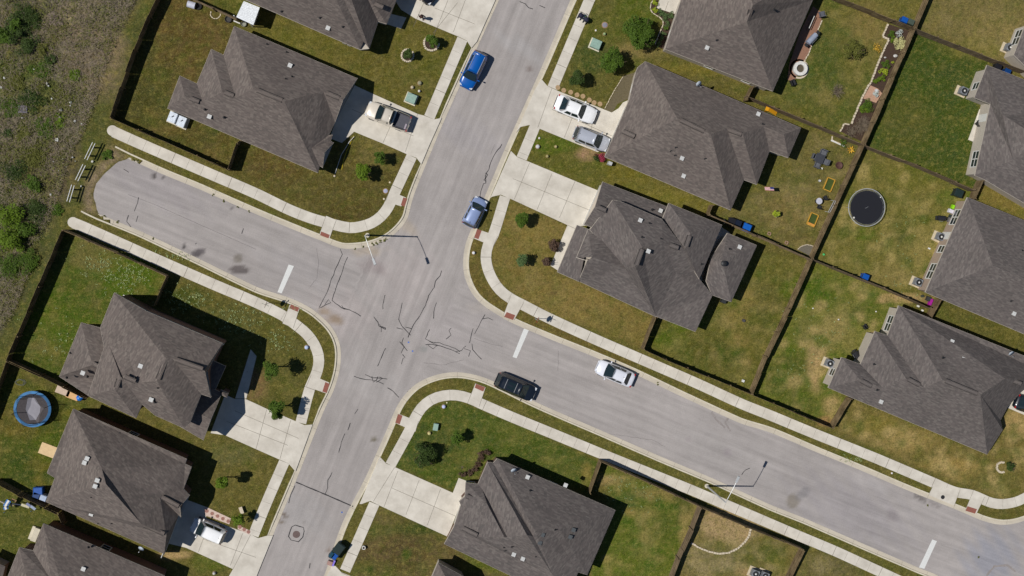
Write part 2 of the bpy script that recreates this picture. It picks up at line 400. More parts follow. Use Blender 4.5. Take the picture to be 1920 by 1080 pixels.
# ---- terrain sheet: one grid, fine where the photo looks, reaching far out
def axis(a, b, step, far):
    mid = list(np.arange(a, b, step)); lo = []; hi = []; d = step; x = a
    while x > -far: d *= 1.35; x -= d; lo.append(x)
    d = step; x = b
    while x < far: d *= 1.35; x += d; hi.append(x)
    return np.array(lo[::-1] + mid + hi)
c0 = at(0, 1080); c1 = at(1920, 0); c2 = at(0, 0); c3 = at(1920, 1080)
xs = axis(min(c0.x, c2.x) - 3, max(c1.x, c3.x) + 3, .36, 1800); ys = axis(min(c0.y, c3.y) - 3, max(c1.y, c2.y) + 3, .36, 1800)
GX, GY = np.meshgrid(xs, ys); NX, NY = len(xs), len(ys)
ins = inside(GX, GY, road_poly); dr = dist(GX, GY, road_poly)
GZ = np.where(ins | (dr < .40), -1.0, 0.0)
culp = P2([ASPH_A[-1]] + CUL + [ASPH_B[0]]); dcul = dist(GX, GY, culp, False); sgn = np.where(ins, -dcul, dcul)
GZ = np.where(dcul < 1.6, np.where(sgn > 0, np.minimum(ZR + .012 + sgn * .07, 0), ZR + .012 + sgn * .25), GZ)
ext = (np.abs(GX) > 90) | (np.abs(GY) > 80); GZ = np.where(ext, -.02 - 0 * GX, GZ)
n1 = np.zeros_like(GX)
rs = np.random.RandomState(3)
for k in range(24):
    a = rs.rand() * 6.28; f = .12 + rs.rand() * 1.4; n1 += np.sin((GX * math.cos(a) + GY * math.sin(a)) * f + rs.rand() * 6.28) / (1 + f)
n1 = n1 / np.abs(n1).max()
def col(r, g, b): return np.array(L3(r, g, b))
colr = np.zeros(GX.shape + (3,)) + col(98, 90, 44)
wild = np.zeros_like(GX)
def zone(px, c, soft=.35, wl=None, z=True):
    P = P2(px); i = inside(GX, GY, P); d = dist(GX, GY, P)
    d = np.where(i, d, -d) + n1 * .25; k = np.clip(d / soft + .5, 0, 1)[..., None]
    global colr, wild
    colr = colr * (1 - k) + col(*c) * k
    if wl is not None: wild = wild * (1 - k[..., 0]) + wl * k[..., 0]
def patch(x, y, rx, ry, c, s=.8, rot=0.0):
    global colr
    p = at(x, y); sx = rx / 17; sy = ry / 17
    c = tuple(v * 1.07 for v in c) if c[0] > 110 else tuple(v * .95 for v in c)
    dx = GX - p.x; dy = GY - p.y; ca, sa = math.cos(rot), math.sin(rot)
    u = (dx * ca + dy * sa) / sx; v = (-dx * sa + dy * ca) / sy
    k = np.clip((1.25 - np.sqrt(u * u + v * v) + n1 * .8) * 1.5, 0, 1) * min(s * 1.3, 1)
    colr = colr * (1 - k[..., None]) + col(*c) * k[..., None]
# lots
zone([(-3000, -3000), (4000, -3000), (4000, 4000), (-3000, 4000)], (96, 88, 44))
zone([(-900, -900), (300, -900), (262, 0), (238, 40), (205, 110), (188, 170), (160, 240), (140, 280), (118, 345), (100, 400), (96, 430), (60, 520), (20, 620), (-20, 680), (-900, 2400)], (98, 90, 78), 1.6, 1.0)
zone([(262, 0), (296, -10), (206, 222), (214, 240), (150, 392), (112, 436), (8, 680), (-40, 760), (-20, 660), (40, 560), (98, 425), (120, 345), (160, 240), (205, 110)], (80, 82, 42), .8, .15)
zone([(300, -10), (440, 45), (430, 320), (207, 222)], (82, 72, 36))
zone([(368, -5), (445, 33), (480, 0), (470, -20)], (78, 82, 30))
zone([(430, 318), (596, 330), (640, 262), (765, 290), (735, 370), (700, 410), (655, 415), (600, 402), (480, 352), (436, 325)], (88, 78, 40))
zone([(500, 25), (680, 95), (760, 55), (785, 40), (856, 70), (794, 215), (690, 172), (470, 75)], (98, 90, 40))
zone([(430, 322), (445, 262), (600, 325), (596, 330), (500, 330)], (86, 76, 38))
zone([(860, 80), (884, 84), (828, 220), (812, 222)], (82, 82, 38))
zone([(115, 433), (312, 520), (205, 650), (150, 740), (12, 678)], (72, 86, 28))
zone([(312, 520), (530, 602), (590, 660), (590, 690), (555, 790), (450, 745), (480, 670), (290, 570)], (88, 84, 40))
zone([(0, 690), (170, 760), (90, 930), (0, 905)], (76, 82, 30)); zone([(0, 915), (108, 965), (60, 1080), (-60, 1100), (-60, 900)], (80, 84, 36))
zone([(260, 760), (380, 825), (525, 862), (478, 1000), (385, 955), (350, 860), (200, 780)], (96, 88, 44))
zone([(1090, -20), (1240, -15), (1265, 30), (1240, 95), (1200, 120), (1170, 200), (1045, 168), (1110, 0)], (90, 86, 40))
zone([(1010, 242), (1135, 290), (1120, 356), (986, 300)], (92, 90, 38)); zone([(1130, 300), (1370, 395), (1330, 400), (1250, 385), (1130, 340)], (104, 96, 40))
zone([(960, 376), (1064, 424), (1032, 498), (1045, 515), (1230, 595), (1207, 655), (979, 560), (925, 520), (920, 470)], (122, 104, 56))
zone([(870, 440), (900, 450), (900, 520), (955, 565), (1190, 665), (1180, 690), (940, 590), (880, 530)], (104, 88, 46))
zone([(1210, 655), (1410, 740), (1520, 490), (1420, 465), (1310, 625), (1235, 600)], (96, 92, 40))
zone([(1405, 182), (1622, 274), (1717, 54), (1560, -8), (1520, 10), (1445, 175)], (94, 92, 42))
zone([(1560, -8), (1717, 52), (1745, -8), (1740, -40), (1560, -40)], (106, 98, 48)); zone([(1750, -10), (1720, 52), (1905, 125), (2000, 150), (2000, -60), (1760, -60)], (118, 104, 62))
zone([(1717, 56), (1850, 115), (1815, 335), (1845, 340), (1830, 357), (1622, 274)], (58, 76, 26))
zone([(1340, 400), (1524, 486), (1622, 276), (1500, 235), (1480, 300), (1375, 395)], (104, 94, 52))
zone([(1622, 276), (1830, 358), (1815, 372), (1740, 550), (1745, 575), (1524, 488)], (112, 104, 50))
zone([(1524, 488), (1750, 580), (1690, 575), (1560, 725), (1590, 750), (1562, 800), (1412, 738)], (98, 104, 38))
zone([(1563, 806), (1598, 750), (1850, 852), (1890, 765), (1960, 800), (1960, 905), (1880, 938), (1820, 915), (1700, 870)], (112, 98, 52))
zone([(1850, 345), (1920, 375), (1940, 420), (1815, 372)], (120, 104, 50)); zone([(1738, 550), (1766, 560), (1960, 640), (1960, 690), (1690, 575)], (88, 84, 38))
zone([(730, 870), (790, 770), (850, 750), (895, 765), (1126, 865), (1105, 927), (930, 862), (865, 925), (745, 875)], (68, 84, 30))
zone([(710, 950), (838, 1008), (1000, 1095), (1010, 1160), (640, 1160), (660, 1075)], (96, 86, 50))
zone([(1126, 868), (1316, 952), (1262, 1090), (1100, 1100), (1152, 957)], (90, 100, 34)); zone([(1316, 952), (1510, 1032), (1480, 1095), (1262, 1095)], (112, 98, 54))
zone([(1512, 1034), (1700, 1110), (1480, 1110)], (106, 96, 58))
zone([(750, 765), (880, 708), (1440, 955), (1750, 1080), (1740, 1095), (1440, 985), (900, 745), (830, 730), (760, 790)], (92, 88, 42))
# patches
G1 = (76, 100, 12); G2 = (48, 72, 20); BR = (132, 112, 62); DI = (168, 138, 96); TN = (152, 132, 84)
for a in [(345,60,60,90,(96,74,40),.5),(300,180,60,60,(70,72,34),.5),(420,240,30,14,G2,.8),(270,80,20,50,(58,68,36),.5),(560,70,80,20,(104,100,36),.5),(700,100,50,40,(96,88,38),.5),
 (650,400,70,30,(78,64,32),.6),(520,310,50,40,(96,76,44),.5),(780,170,40,40,(104,94,52),.4),(700,290,30,25,(112,100,58),.4),(800,120,40,30,(92,92,34),.5),
 (240,520,50,40,G1,.8),(90,600,50,50,G1,.5),(170,640,30,40,G1,.6),(180,480,40,30,(112,100,60),.5),(420,600,60,25,(86,88,46),.6),(350,560,40,20,G2,.5),(50,650,30,20,(112,96,60),.4),(30,790,60,30,(104,90,40),.6),(70,880,80,40,G2,.6),(100,840,40,30,G1,.4),
 (430,850,50,20,(104,100,60),.6),(480,800,20,20,G1,.4),(330,1040,30,10,DI,.8),(400,1050,40,20,(84,98,30),.6),(440,780,30,30,(66,50,40),.6),(478,720,26,30,(120,92,64),.7),
 (1130,50,60,40,(92,96,36),.5),(1200,20,50,30,G1,.4),(1190,95,50,14,(124,106,66),.6),(1110,120,40,40,(62,78,34),.7),(1330,130,90,14,(112,100,40),.7),(1040,270,40,14,G1,.6),(1180,320,70,16,(108,100,34),.6),(1100,290,20,12,(150,118,92),.8),(1260,370,50,14,(112,104,40),.5),
 (1080,560,90,40,(128,106,60),.5),(1040,548,8,7,(84,58,40),.9),(1098,580,7,5,(88,64,40),.8),(1000,440,30,30,(130,110,60),.4),(1290,600,40,20,G1,.8),(1250,640,40,24,G1,.6),(1330,660,60,30,(84,84,34),.6),(1400,560,20,20,BR,.6),(1385,640,26,18,BR,.7),(1380,600,24,24,BR,.5),(1400,680,14,12,(126,108,64),.7),(1440,560,30,60,(98,92,46),.5),(1370,660,26,26,G2,.4),
 (1560,90,20,90,(64,84,34),.5),(1500,140,40,60,(72,88,36),.5),(1620,60,50,40,(122,104,60),.6),(1480,60,20,40,(124,104,58),.6),(1500,220,60,20,(104,94,40),.5),(1580,220,40,30,(78,90,36),.5),(1860,50,60,40,(128,110,68),.6),(1820,90,60,20,(112,104,50),.5),
 (1790,150,40,40,(58,76,32),.6),(1700,250,50,50,(96,92,44),.4),(1750,300,60,30,(62,80,28),.6),(1640,300,20,20,(96,92,44),.4),(1690,60,10,60,(80,84,36),.3),
 (1430,320,60,40,(100,98,42),.5),(1480,400,60,40,(118,100,60),.6),(1560,300,30,20,(92,88,44),.5),(1510,450,50,20,(104,90,50),.4),(1440,440,20,10,G1,.4),(1420,290,20,30,G1,.4),
 (1740,460,70,40,(134,118,68),.6),(1700,330,60,20,(104,104,36),.5),(1660,520,50,20,(124,108,62),.5),(1690,440,20,20,G2,.4),(1620,440,20,12,G1,.6),(1720,520,40,16,(126,110,66),.6),(1780,420,30,30,(120,108,56),.5),(1790,370,40,14,G1,.5),(1700,440,24,34,(70,84,36),.4),
 (1570,620,50,50,(136,120,72),.75),(1530,560,40,30,G1,.5),(1620,590,40,20,(84,94,36),.5),(1600,640,30,30,(120,110,60),.5),(1530,690,20,50,DI,.85),(1510,620,30,30,(118,108,62),.6),(1480,700,40,40,(80,88,34),.6),(1560,760,20,20,DI,.6),(1550,790,20,12,(158,120,82),.7),(1500,760,40,30,(84,92,36),.5),(1700,560,50,8,DI,.7),(1660,560,14,8,DI,.6),(1500,540,40,20,G1,.6),(1545,715,14,14,G1,.6),(1570,665,20,8,G1,.6),(1690,556,30,6,DI,.6),
 (1700,830,60,30,(158,132,82),.7),(1640,800,50,20,(128,112,52),.5),(1760,870,60,14,(146,120,66),.6),(1800,880,50,20,(150,124,72),.6),(1900,800,30,30,(158,130,84),.75),(1860,900,50,20,(98,96,44),.5),(1620,850,60,14,G1,.3),(1880,460,40,10,(130,110,48),.5),
 (830,830,60,40,(64,78,34),.6),(950,810,70,20,(92,98,40),.5),(760,850,30,20,(66,84,36),.5),(1070,880,50,20,(88,94,40),.5),(880,880,20,10,(64,60,34),.5),(1100,890,12,30,(132,112,58),.6),
 (760,1030,70,40,(90,74,46),.8),(720,990,30,16,(84,92,40),.7),(800,990,60,14,G2,.6),(900,1040,60,30,(86,98,22),.9),(960,1060,60,20,(92,104,24),.7),(700,1070,40,14,(92,92,40),.5),(762,1038,7,8,(62,78,30),.9),(693,1070,6,6,(62,78,30),.9),(840,1040,40,30,(104,88,54),.6),
 (1150,900,40,12,DI,.6),(1200,930,60,14,DI,.3),(1250,930,60,10,(150,124,76),.5),(1170,940,40,30,(66,86,36),.7),(1230,980,50,50,(84,94,36),.5),(1170,1060,50,30,(88,104,26),.8),(1210,1020,30,50,(118,110,60),.5),(1180,960,16,12,BR,.7),(1290,980,16,60,(146,124,78),.6),(1280,940,20,20,G2,.6),
 (1370,985,44,34,(160,134,98),.95),(1330,1050,60,30,(120,108,74),.7),(1360,1060,40,16,(140,124,90),.6),(1430,1040,50,20,(84,94,40),.6),(1400,1075,30,14,DI,.5),(1450,1060,30,20,G1,.4),(1590,1060,60,20,(108,98,66),.5),(1540,1060,20,20,(132,118,84),.5),
 (40,110,70,60,(70,80,40),.7),(60,210,80,70,(74,80,46),.75),(40,300,60,50,(72,76,48),.7),(30,400,60,60,(62,76,30),.7),(60,470,50,40,(76,84,44),.7),(20,560,40,50,(78,84,48),.6),(80,60,16,20,(58,66,34),.6),(150,340,14,30,(84,80,50),.5),(90,150,20,30,(62,74,34),.7),(120,250,14,20,(66,84,30),.6),(60,330,50,60,(88,74,62),.5),(30,180,50,50,(58,74,18),.7),(60,250,60,50,(72,76,46),.6),(150,20,50,60,(128,112,90),.6),(170,100,60,70,(126,106,86),.6),(100,110,20,30,(50,48,32),.6),(110,200,40,40,(76,80,46),.5),(140,145,18,10,(78,86,22),.8),(25,420,50,60,(54,72,16),.7),(20,500,40,40,(60,74,22),.5),(30,290,60,40,(104,90,76),.5),(60,60,60,50,(110,98,78),.5),(120,300,30,50,(98,82,66),.5),(70,470,30,20,(84,82,50),.5),(60,390,30,30,(50,50,30),.5),(10,560,40,30,(84,78,54),.5),(5,30,40,20,(76,76,44),.5),(90,360,30,40,(106,92,76),.4)]:
    patch(*a)
n2 = np.zeros_like(GX); n3 = np.zeros_like(GX)
for k in range(60):
    a = rs.rand() * 6.28; f = .9 + rs.rand() * 3.6; ph = rs.rand() * 6.28; wv = np.sin((GX * math.cos(a) + GY * math.sin(a)) * f + ph + n1 * 3) / (f ** .5)
    if k % 2: n2 += wv
    else: n3 += wv
n2 /= n2.std(); n3 /= n3.std()
def mottle(px, straw, green, s1=.75, s2=.65, bias=.0):
    global colr
    P = P2(px); i = inside(GX, GY, P); e = np.clip(np.where(i, dist(GX, GY, P), 0) / .8, 0, 1)
    k1 = (np.clip((n2 + bias) * .55, 0, 1) * s1 * e)[..., None]; colr = colr * (1 - k1) + col(*straw) * k1
    k2 = (np.clip((n3 - bias) * .55 - .1, 0, 1) * s2 * e)[..., None]; colr = colr * (1 - k2) + col(*green) * k2
ST = (164, 144, 88); GN = (66, 86, 26)
mottle([(1622, 276), (1830, 358), (1815, 372), (1740, 550), (1745, 575), (1524, 488)], ST, GN, .85, .7, .15)
mottle([(1524, 488), (1750, 580), (1690, 575), (1560, 725), (1590, 750), (1562, 800), (1412, 738)], (172, 148, 96), (64, 90, 20), .8, .8, .05)
mottle([(1563, 806), (1598, 750), (1850, 852), (1890, 765), (1960, 800), (1960, 905), (1880, 938), (1820, 915), (1700, 870)], (176, 150, 98), (72, 90, 30), .85, .6, .2)
mottle([(1126, 868), (1316, 952), (1262, 1090), (1100, 1100), (1152, 957)], (158, 138, 84), (60, 90, 18), .75, .8, -.1)
mottle([(1316, 952), (1510, 1032), (1480, 1095), (1262, 1095)], (160, 140, 98), (78, 92, 40), .7, .5, .1)
mottle([(1340, 400), (1524, 486), (1622, 276), (1500, 235), (1480, 300), (1375, 395)], (144, 126, 84), (84, 92, 40), .6, .5, .1)
mottle([(1210, 655), (1410, 740), (1520, 490), (1420, 465), (1310, 625), (1235, 600)], (146, 128, 78), (70, 88, 26), .65, .6, .0)
mottle([(1405, 182), (1622, 274), (1717, 54), (1560, -8), (1520, 10), (1445, 175)], (140, 124, 72), (62, 84, 32), .55, .6, .0)
mottle([(300, -10), (440, 45), (430, 320), (207, 222)], (112, 88, 50), (62, 74, 30), .6, .5)
mottle([(115, 433), (312, 520), (205, 650), (150, 740), (12, 678)], (118, 104, 60), (58, 86, 14), .5, .7)
mottle([(0, 690), (170, 760), (90, 930), (0, 905)], (120, 104, 42), (50, 74, 16), .5, .6)
mottle([(730, 870), (790, 770), (850, 750), (895, 765), (1126, 865), (1105, 927), (930, 862), (865, 925), (745, 875)], (118, 114, 58), (54, 78, 22), .5, .5)
mottle([(710, 950), (838, 1008), (1000, 1095), (1010, 1160), (640, 1160), (660, 1075)], (112, 92, 62), (72, 86, 32), .5, .4)
mottle([(960, 376), (1064, 424), (1032, 498), (1045, 515), (1230, 595), (1207, 655), (979, 560), (925, 520), (920, 470)], (136, 118, 70), (98, 94, 40), .55, .5)
mottle([(1750, -10), (1720, 52), (1905, 125), (2000, 150), (2000, -60), (1760, -60)], (136, 120, 78), (98, 92, 46), .5, .4)
mottle([(500, 25), (680, 95), (760, 55), (785, 40), (856, 70), (794, 215), (690, 172), (470, 75)], (116, 104, 54), (80, 84, 30), .5, .5)
mottle([(-60, -60), (262, -20), (205, 110), (160, 240), (118, 345), (80, 440), (20, 600), (-60, 660)], (142, 128, 112), (56, 62, 34), .6, .7)
colr = colr * np.array([.965, 1.0, 1.0])
colr += (rs.rand(*GX.shape)[..., None] - .5) * .012
colr = np.clip(colr, .004, 1)
# gravelly rim of the unfinished street end
zone([(205, 272), (226, 284), (238, 298), (214, 303), (190, 328), (176, 346), (172, 366), (178, 398), (160, 396), (158, 370), (162, 340), (182, 310), (210, 292)], (138, 120, 98), .8, .5)
# tuck the sheet's edge under the kerb so that neither gap nor grass shows along the gutters
bp_ = np.array(road_poly); cand = (~ins) & (dr > .40) & (dr < .93) & (dcul > 1.8) & (np.abs(GX) < 88) & (np.abs(GY) < 78)
qx = GX[cand]; qy = GY[cand]; bd = np.full(qx.shape, 1e9); nx_ = qx.copy(); ny_ = qy.copy()
for i in range(len(bp_)):
    ax, ay = bp_[i]; bx, by = bp_[(i + 1) % len(bp_)]; dx, dy = bx - ax, by - ay; t = np.clip(((qx - ax) * dx + (qy - ay) * dy) / (dx * dx + dy * dy + 1e-9), 0, 1)
    px_ = ax + t * dx; py_ = ay + t * dy; d_ = np.hypot(qx - px_, qy - py_); m_ = d_ < bd; bd = np.where(m_, d_, bd); nx_ = np.where(m_, px_, nx_); ny_ = np.where(m_, py_, ny_)
VX = GX.copy(); VY = GY.copy(); VX[cand] = nx_ + (qx - nx_) / bd * .585; VY[cand] = ny_ + (qy - ny_) / bd * .585
V = np.stack([VX, VY, GZ], -1).reshape(-1, 3)
idx = np.arange(NX * NY).reshape(NY, NX)
F = np.stack([idx[:-1, :-1], idx[:-1, 1:], idx[1:, 1:], idx[1:, :-1]], -1).reshape(-1, 4)
me = bpy.data.meshes.new('lawn_ground'); me.from_pydata(V.tolist(), [], F.tolist()); me.update()
ca = me.color_attributes.new('lawn', 'FLOAT_COLOR', 'POINT')
ca.data.foreach_set('color', np.concatenate([colr.reshape(-1, 3), np.ones((NX * NY, 1))], 1).ravel())
wa = me.attributes.new('wild', 'FLOAT', 'POINT'); wa.data.foreach_set('value', wild.ravel())
me.materials.append(M_LAWN)
struct(bpy.data.objects.new('ground', me)); COL.objects.link(bpy.data.objects['ground'])

# ---- asphalt
rx = np.arange(GX.min() * 0 + c0.x - 8, c3.x + 14, .3); ry = np.arange(c3.y - 12, c1.y + 12, .3)
AX, AY = np.meshgrid(rx, ry)
ai = inside(AX, AY, road_poly) | (dist(AX, AY, road_poly) < .33)
aid = np.arange(AX.size).reshape(AX.shape)
cell = ai[:-1, :-1] & ai[:-1, 1:] & ai[1:, 1:] & ai[1:, :-1]
Fq = np.stack([aid[:-1, :-1], aid[:-1, 1:], aid[1:, 1:], aid[1:, :-1]], -1)[cell]
used = np.unique(Fq); remap = -np.ones(AX.size, int); remap[used] = np.arange(len(used))
vx = AX.ravel()[used]; vy = AY.ravel()[used]
me = bpy.data.meshes.new('road'); me.from_pydata(np.stack([vx, vy, np.full(len(vx), ZR)], -1).tolist(), [], remap[Fq].tolist()); me.update()
base = np.zeros((len(vx), 3)) + col(170, 163, 159)
def rpatch(x, y, rx_, ry_, c, s, rot=0.0, hard=1.2, jag=.3):
    global base
    p = at(x, y); dx = vx - p.x; dy = vy - p.y; ca_, sa_ = math.cos(rot), math.sin(rot)
    u = (dx * ca_ + dy * sa_) / (rx_ / 17); v = (-dx * sa_ + dy * ca_) / (ry_ / 17)
    k = np.clip((1.25 - np.sqrt(u * u + v * v)) * hard + (np.sin(dx * 3.1 + dy * 2.3) * jag), 0, 1) * s
    base = base * (1 - k[:, None]) + col(*c) * k[:, None]
for a in [(1860,1050,60,60,(150,150,158),.8),(1600,960,140,60,(158,152,154),.5,-.4),(1360,860,120,50,(170,164,160),.5,-.4),(760,520,60,60,(178,168,164),.5),(640,590,60,50,(180,170,166),.6),(700,720,40,80,(178,172,168),.5,1.1),(560,500,90,30,(168,162,160),.5,-.4),(300,350,110,40,(160,153,152),.7,-.4),(700,500,14,26,(150,138,136),.7,1.2),(980,90,16,60,(180,176,174),.5,1.1),(870,250,30,80,(166,160,160),.5,1.1),(840,620,60,50,(178,170,168),.4),(560,960,40,60,(172,168,166),.4,1.1),(610,640,10,30,(150,132,118),.8),(625,600,20,10,(146,126,104),.8),(605,585,14,8,(150,130,108),.7),(690,470,30,10,(178,164,146),.8),(760,425,14,26,(178,164,146),.6,1.0),(905,575,24,12,(190,180,170),.5),(645,455,14,5,(170,160,130),.7)]:
    rpatch(*a)
for a in [(448,506,17,7,(106,98,96),.9,-.05,3,.1),(371,474,12,6,(96,90,92),.9,.35,3,.1),(446,485,8,8,(130,122,112),.8,0,2,.1),(345,463,4,4,(70,66,66),1,0,4,0),(289,330,5,4,(80,74,72),.9,0,3,0),(304,333,2,2,(90,84,84),.8,0,3,0),(337,346,2,2,(96,90,90),.7,0,3,0),(433,392,2.5,2,(100,96,96),.7,0,3,0),(1487,940,12,13,(140,132,122),.9,0,3,.1),(1506,926,16,9,(140,136,136),.7,.6,2,.1),(1672,968,14,14,(148,140,140),.7),(1728,935,10,4,(112,106,102),.8,-.6,3,.4),(1718,930,5,4,(112,106,102),.6,-.6,3,.4),(1752,945,12,3,(128,120,118),.6,-.5,2,.5),(793,655,9,6,(146,146,142),.7),(700,825,6,5,(110,102,84),.9),(531,966,3,8,(112,98,84),.8,1.1,2,.3),(525,978,3,8,(120,106,90),.8,1.1,2,.3),(570,981,4,4,(150,144,140),.8),(1362,850,10,8,(158,148,150),.6),(1290,825,6,5,(160,150,150),.5),(615,1032,5,4,(130,110,96),.7),(1248,746,3,2,(120,112,110),.7),(992,130,6,6,(140,128,122),.9),(998,134,3,2,(144,134,126),.8),(997,76,1.6,1.6,(80,76,74),.9,0,4,0),(970,25,5,8,(170,164,160),.6),(1640,910,40,10,(184,178,176),.5,-.4),(552,844,4,3,(140,134,134),.5),(600,1076,4,3,(140,134,134),.5)]:
    rpatch(*a)
base = np.clip(base, .02, .9)
ta = me.color_attributes.new('tint', 'FLOAT_COLOR', 'POINT'); ta.data.foreach_set('color', np.concatenate([base, np.ones((len(vx), 1))], 1).ravel())
# direction of travel: main street runs along e2, side streets along e1
e1 = (E1.x, E1.y); e2 = (-E1.y, E1.x)
u1 = vx * e1[0] + vy * e1[1]; u2 = vx * e2[0] + vy * e2[1]
cx = at(750, 570); main = np.abs((vx - cx.x) * e1[0] + (vy - cx.y) * e1[1]) < 5.2
tv = np.where(main[:, None], np.stack([u1 * 1.5, u2 * .10, u1 * 0 + 5], -1), np.stack([u2 * 1.5 + 40, u1 * .10, u1 * 0], -1))
tr = me.attributes.new('travel', 'FLOAT_VECTOR', 'POINT'); tr.data.foreach_set('vector', tv.ravel())
me.materials.append(M_ASPH)
road = struct(bpy.data.objects.new('road', me)); COL.objects.link(road)

# ---- tar sealed cracks, stop lines, manhole
def ribbon(mb, pts, w_, z, jit=0.0):
    P = [at(x, y) for x, y in pts]
    Q = []
    for i in range(len(P) - 1):
        n = max(1, int((P[i + 1] - P[i]).length / .35))
        for j in range(n): Q.append(P[i].lerp(P[i + 1], j / n) + Vector(((rnd.random() - .5) * jit, (rnd.random() - .5) * jit, 0)))
    Q.append(P[-1]); vs = []
    for i, p in enumerate(Q):
        d = (Q[min(i + 1, len(Q) - 1)] - Q[max(i - 1, 0)]); d.z = 0
        if d.length < 1e-6: d = Vector((1, 0, 0))
        d.normalize(); nrm = Vector((-d.y, d.x, 0)); ww = w_ * (.7 + rnd.random() * .6) / 2 if jit else w_ / 2
        vs += [Vector((p.x, p.y, z)) + nrm * ww, Vector((p.x, p.y, z)) - nrm * ww]
    mb.add(vs, [(2 * i, 2 * i + 1, 2 * i + 3, 2 * i + 2) for i in range(len(Q) - 1)])
CR = [T(1,2,[(545,0),(510,80),(470,155),(520,130),(560,110),(540,85),(515,125)]), T(1,2,[(600,0),(568,95),(600,118),(640,148),(700,165),(745,185),(785,212)]), T(1,2,[(640,130),(660,160),(690,160),(650,150)]),
 T(1,1,[(632,785),(648,830),(600,930),(560,1030),(545,1080)]), T(1,1,[(685,850),(672,880),(650,950),(625,1020),(600,1080)]),
 T(1,2,[(970,50),(955,100),(952,160)]), T(1,2,[(880,218),(915,255),(920,285),(972,312)]), T(1,2,[(925,270),(940,300),(938,332)]), T(1,2,[(940,290),(968,300),(972,310)]),
 T(1,2,[(1332,0),(1295,60),(1270,130),(1230,205),(1175,285),(1165,315),(1140,372)]), T(1,2,[(1098,110),(1085,170),(1068,235),(1095,290),(1160,355)]), T(1,2,[(1055,300),(1100,310)]), T(1,2,[(1120,292),(1165,305)]),
 T(1,1,[(1392,950),(1380,990),(1345,1030),(1335,1080)]), T(1,2,[(1355,110),(1338,150),(1332,230)]), T(1,2,[(1108,375),(1092,410),(1105,440),(1135,472)]), T(1,2,[(1075,405),(1112,440),(1088,490)]), T(1,2,[(1100,500),(1118,520),(1100,530),(1090,572)]),
 T(1,2,[(1302,310),(1272,380),(1310,405),(1380,412),(1440,435),(1490,450),(1530,480)]), T(1,2,[(1270,425),(1320,420),(1400,440),(1460,462),(1530,495)]), T(1,2,[(1290,430),(1330,455),(1360,430),(1300,400)]), T(1,2,[(1500,480),(1540,470),(1575,435)]), T(1,2,[(1560,455),(1612,470),(1595,515)]), T(1,2,[(1620,420),(1625,465),(1665,510),(1692,535)]),
 T(1,2,[(1716,200),(1680,270),(1640,345)]), T(1,2,[(1700,232),(1740,225),(1780,242)]), T(1,2,[(1628,305),(1612,360),(1602,412)]), T(1,2,[(1462,300),(1448,320),(1462,355),(1425,385)]),
 T(1,2,[(972,450),(940,520),(912,588)]), T(1,2,[(732,662),(790,680),(860,692),(905,700),(958,722)]), T(1,2,[(820,648),(870,672),(930,680),(985,684)]), T(1,2,[(870,660),(880,710),(905,690),(915,665)]), T(1,2,[(900,710),(950,680),(925,668)]), T(1,2,[(985,748),(1030,775),(1072,822)]),
 T(1,2,[(765,908),(740,945)]), T(1,2,[(708,1015),(688,1068)]), T(1,3,[(668,12),(640,80),(620,155)]), T(1,3,[(570,305),(540,360),(535,420),(518,465)]), T(1,3,[(290,405),(262,470),(245,535)]), T(1,3,[(300,378),(520,470),(728,560)]),
 T(0,1,[(1035,400),(1032,440),(1005,505)]), T(0,1,[(960,532),(950,585),(985,632)]), T(0,1,[(1032,535),(1018,585)]), T(0,1,[(1828,632),(1812,672)]), T(0,1,[(928,190),(965,212)]), T(0,1,[(1470,745),(1462,752)]),
 T(1,1,[(1845,0),(1780,95),(1745,190),(1720,240),(1725,290),(1705,300),(1690,350),(1680,395)]), T(1,1,[(1718,215),(1740,230),(1712,270),(1728,280)]), T(2,0,[(60,8),(100,28),(125,55),(158,66)]), T(2,0,[(205,40),(250,58)]),
 T(2,3,[(1785,270),(1755,285),(1725,322)]), T(1,3,[(405,985),(400,1025)])]
mb = MB()
for c in CR: ribbon(mb, c, .075, ZR + .006, .08)
ribbon(mb, T(1,3,[(300,378),(520,470),(728,560)]), .13, ZR + .009, .02)
ribbon(mb, T(1,3,[(268,712),(295,700),(355,718),(360,745),(350,790),(318,825),(262,812),(243,785),(255,745),(268,712)]), .09, ZR + .006, .02)
mb.build('crack_sealant', M_TAR, road)
mb = MB(); ribbon(mb, T(0,1,[(960,380),(1150,450),(1600,650),(1920,790)]), .035, ZR + .005, .03)
ribbon(mb, T(1,1,[(455,780),(470,900),(455,1010),(400,1075)]), .03, ZR + .005, .06); ribbon(mb, T(1,1,[(1790,0),(1760,80)]), .03, ZR + .005, .05)
ribbon(mb, T(1,2,[(1640,380),(1760,420),(1850,440)]), .03, ZR + .005, .1); ribbon(mb, T(1,2,[(1260,560),(1400,580),(1560,540)]), .03, ZR + .005, .1); ribbon(mb, T(2,3,[(640,0),(1050,60),(1150,110)]), .03, ZR + .005, .1)
ribbon(mb, T(2,2,[(345,470),(350,560),(345,620)]), .03, ZR + .005, .08)
mb.build('hairline_crack', plain('hairline crack', 118, 112, 112), road)
mb = MB()
for k, c in enumerate([T(2,2,[(1500,930),(1530,985),(1600,1050)]), T(2,2,[(1640,960),(1600,1010),(1640,1075)]), T(3,3,[(1640,1080),(1700,1010),(1800,1000),(1860,1050)])]): ribbon(mb, c, .22, ZR + .004, .05)
mb.build('tyre_mark', plain('tyre rubber mark', 152, 144, 140), road)
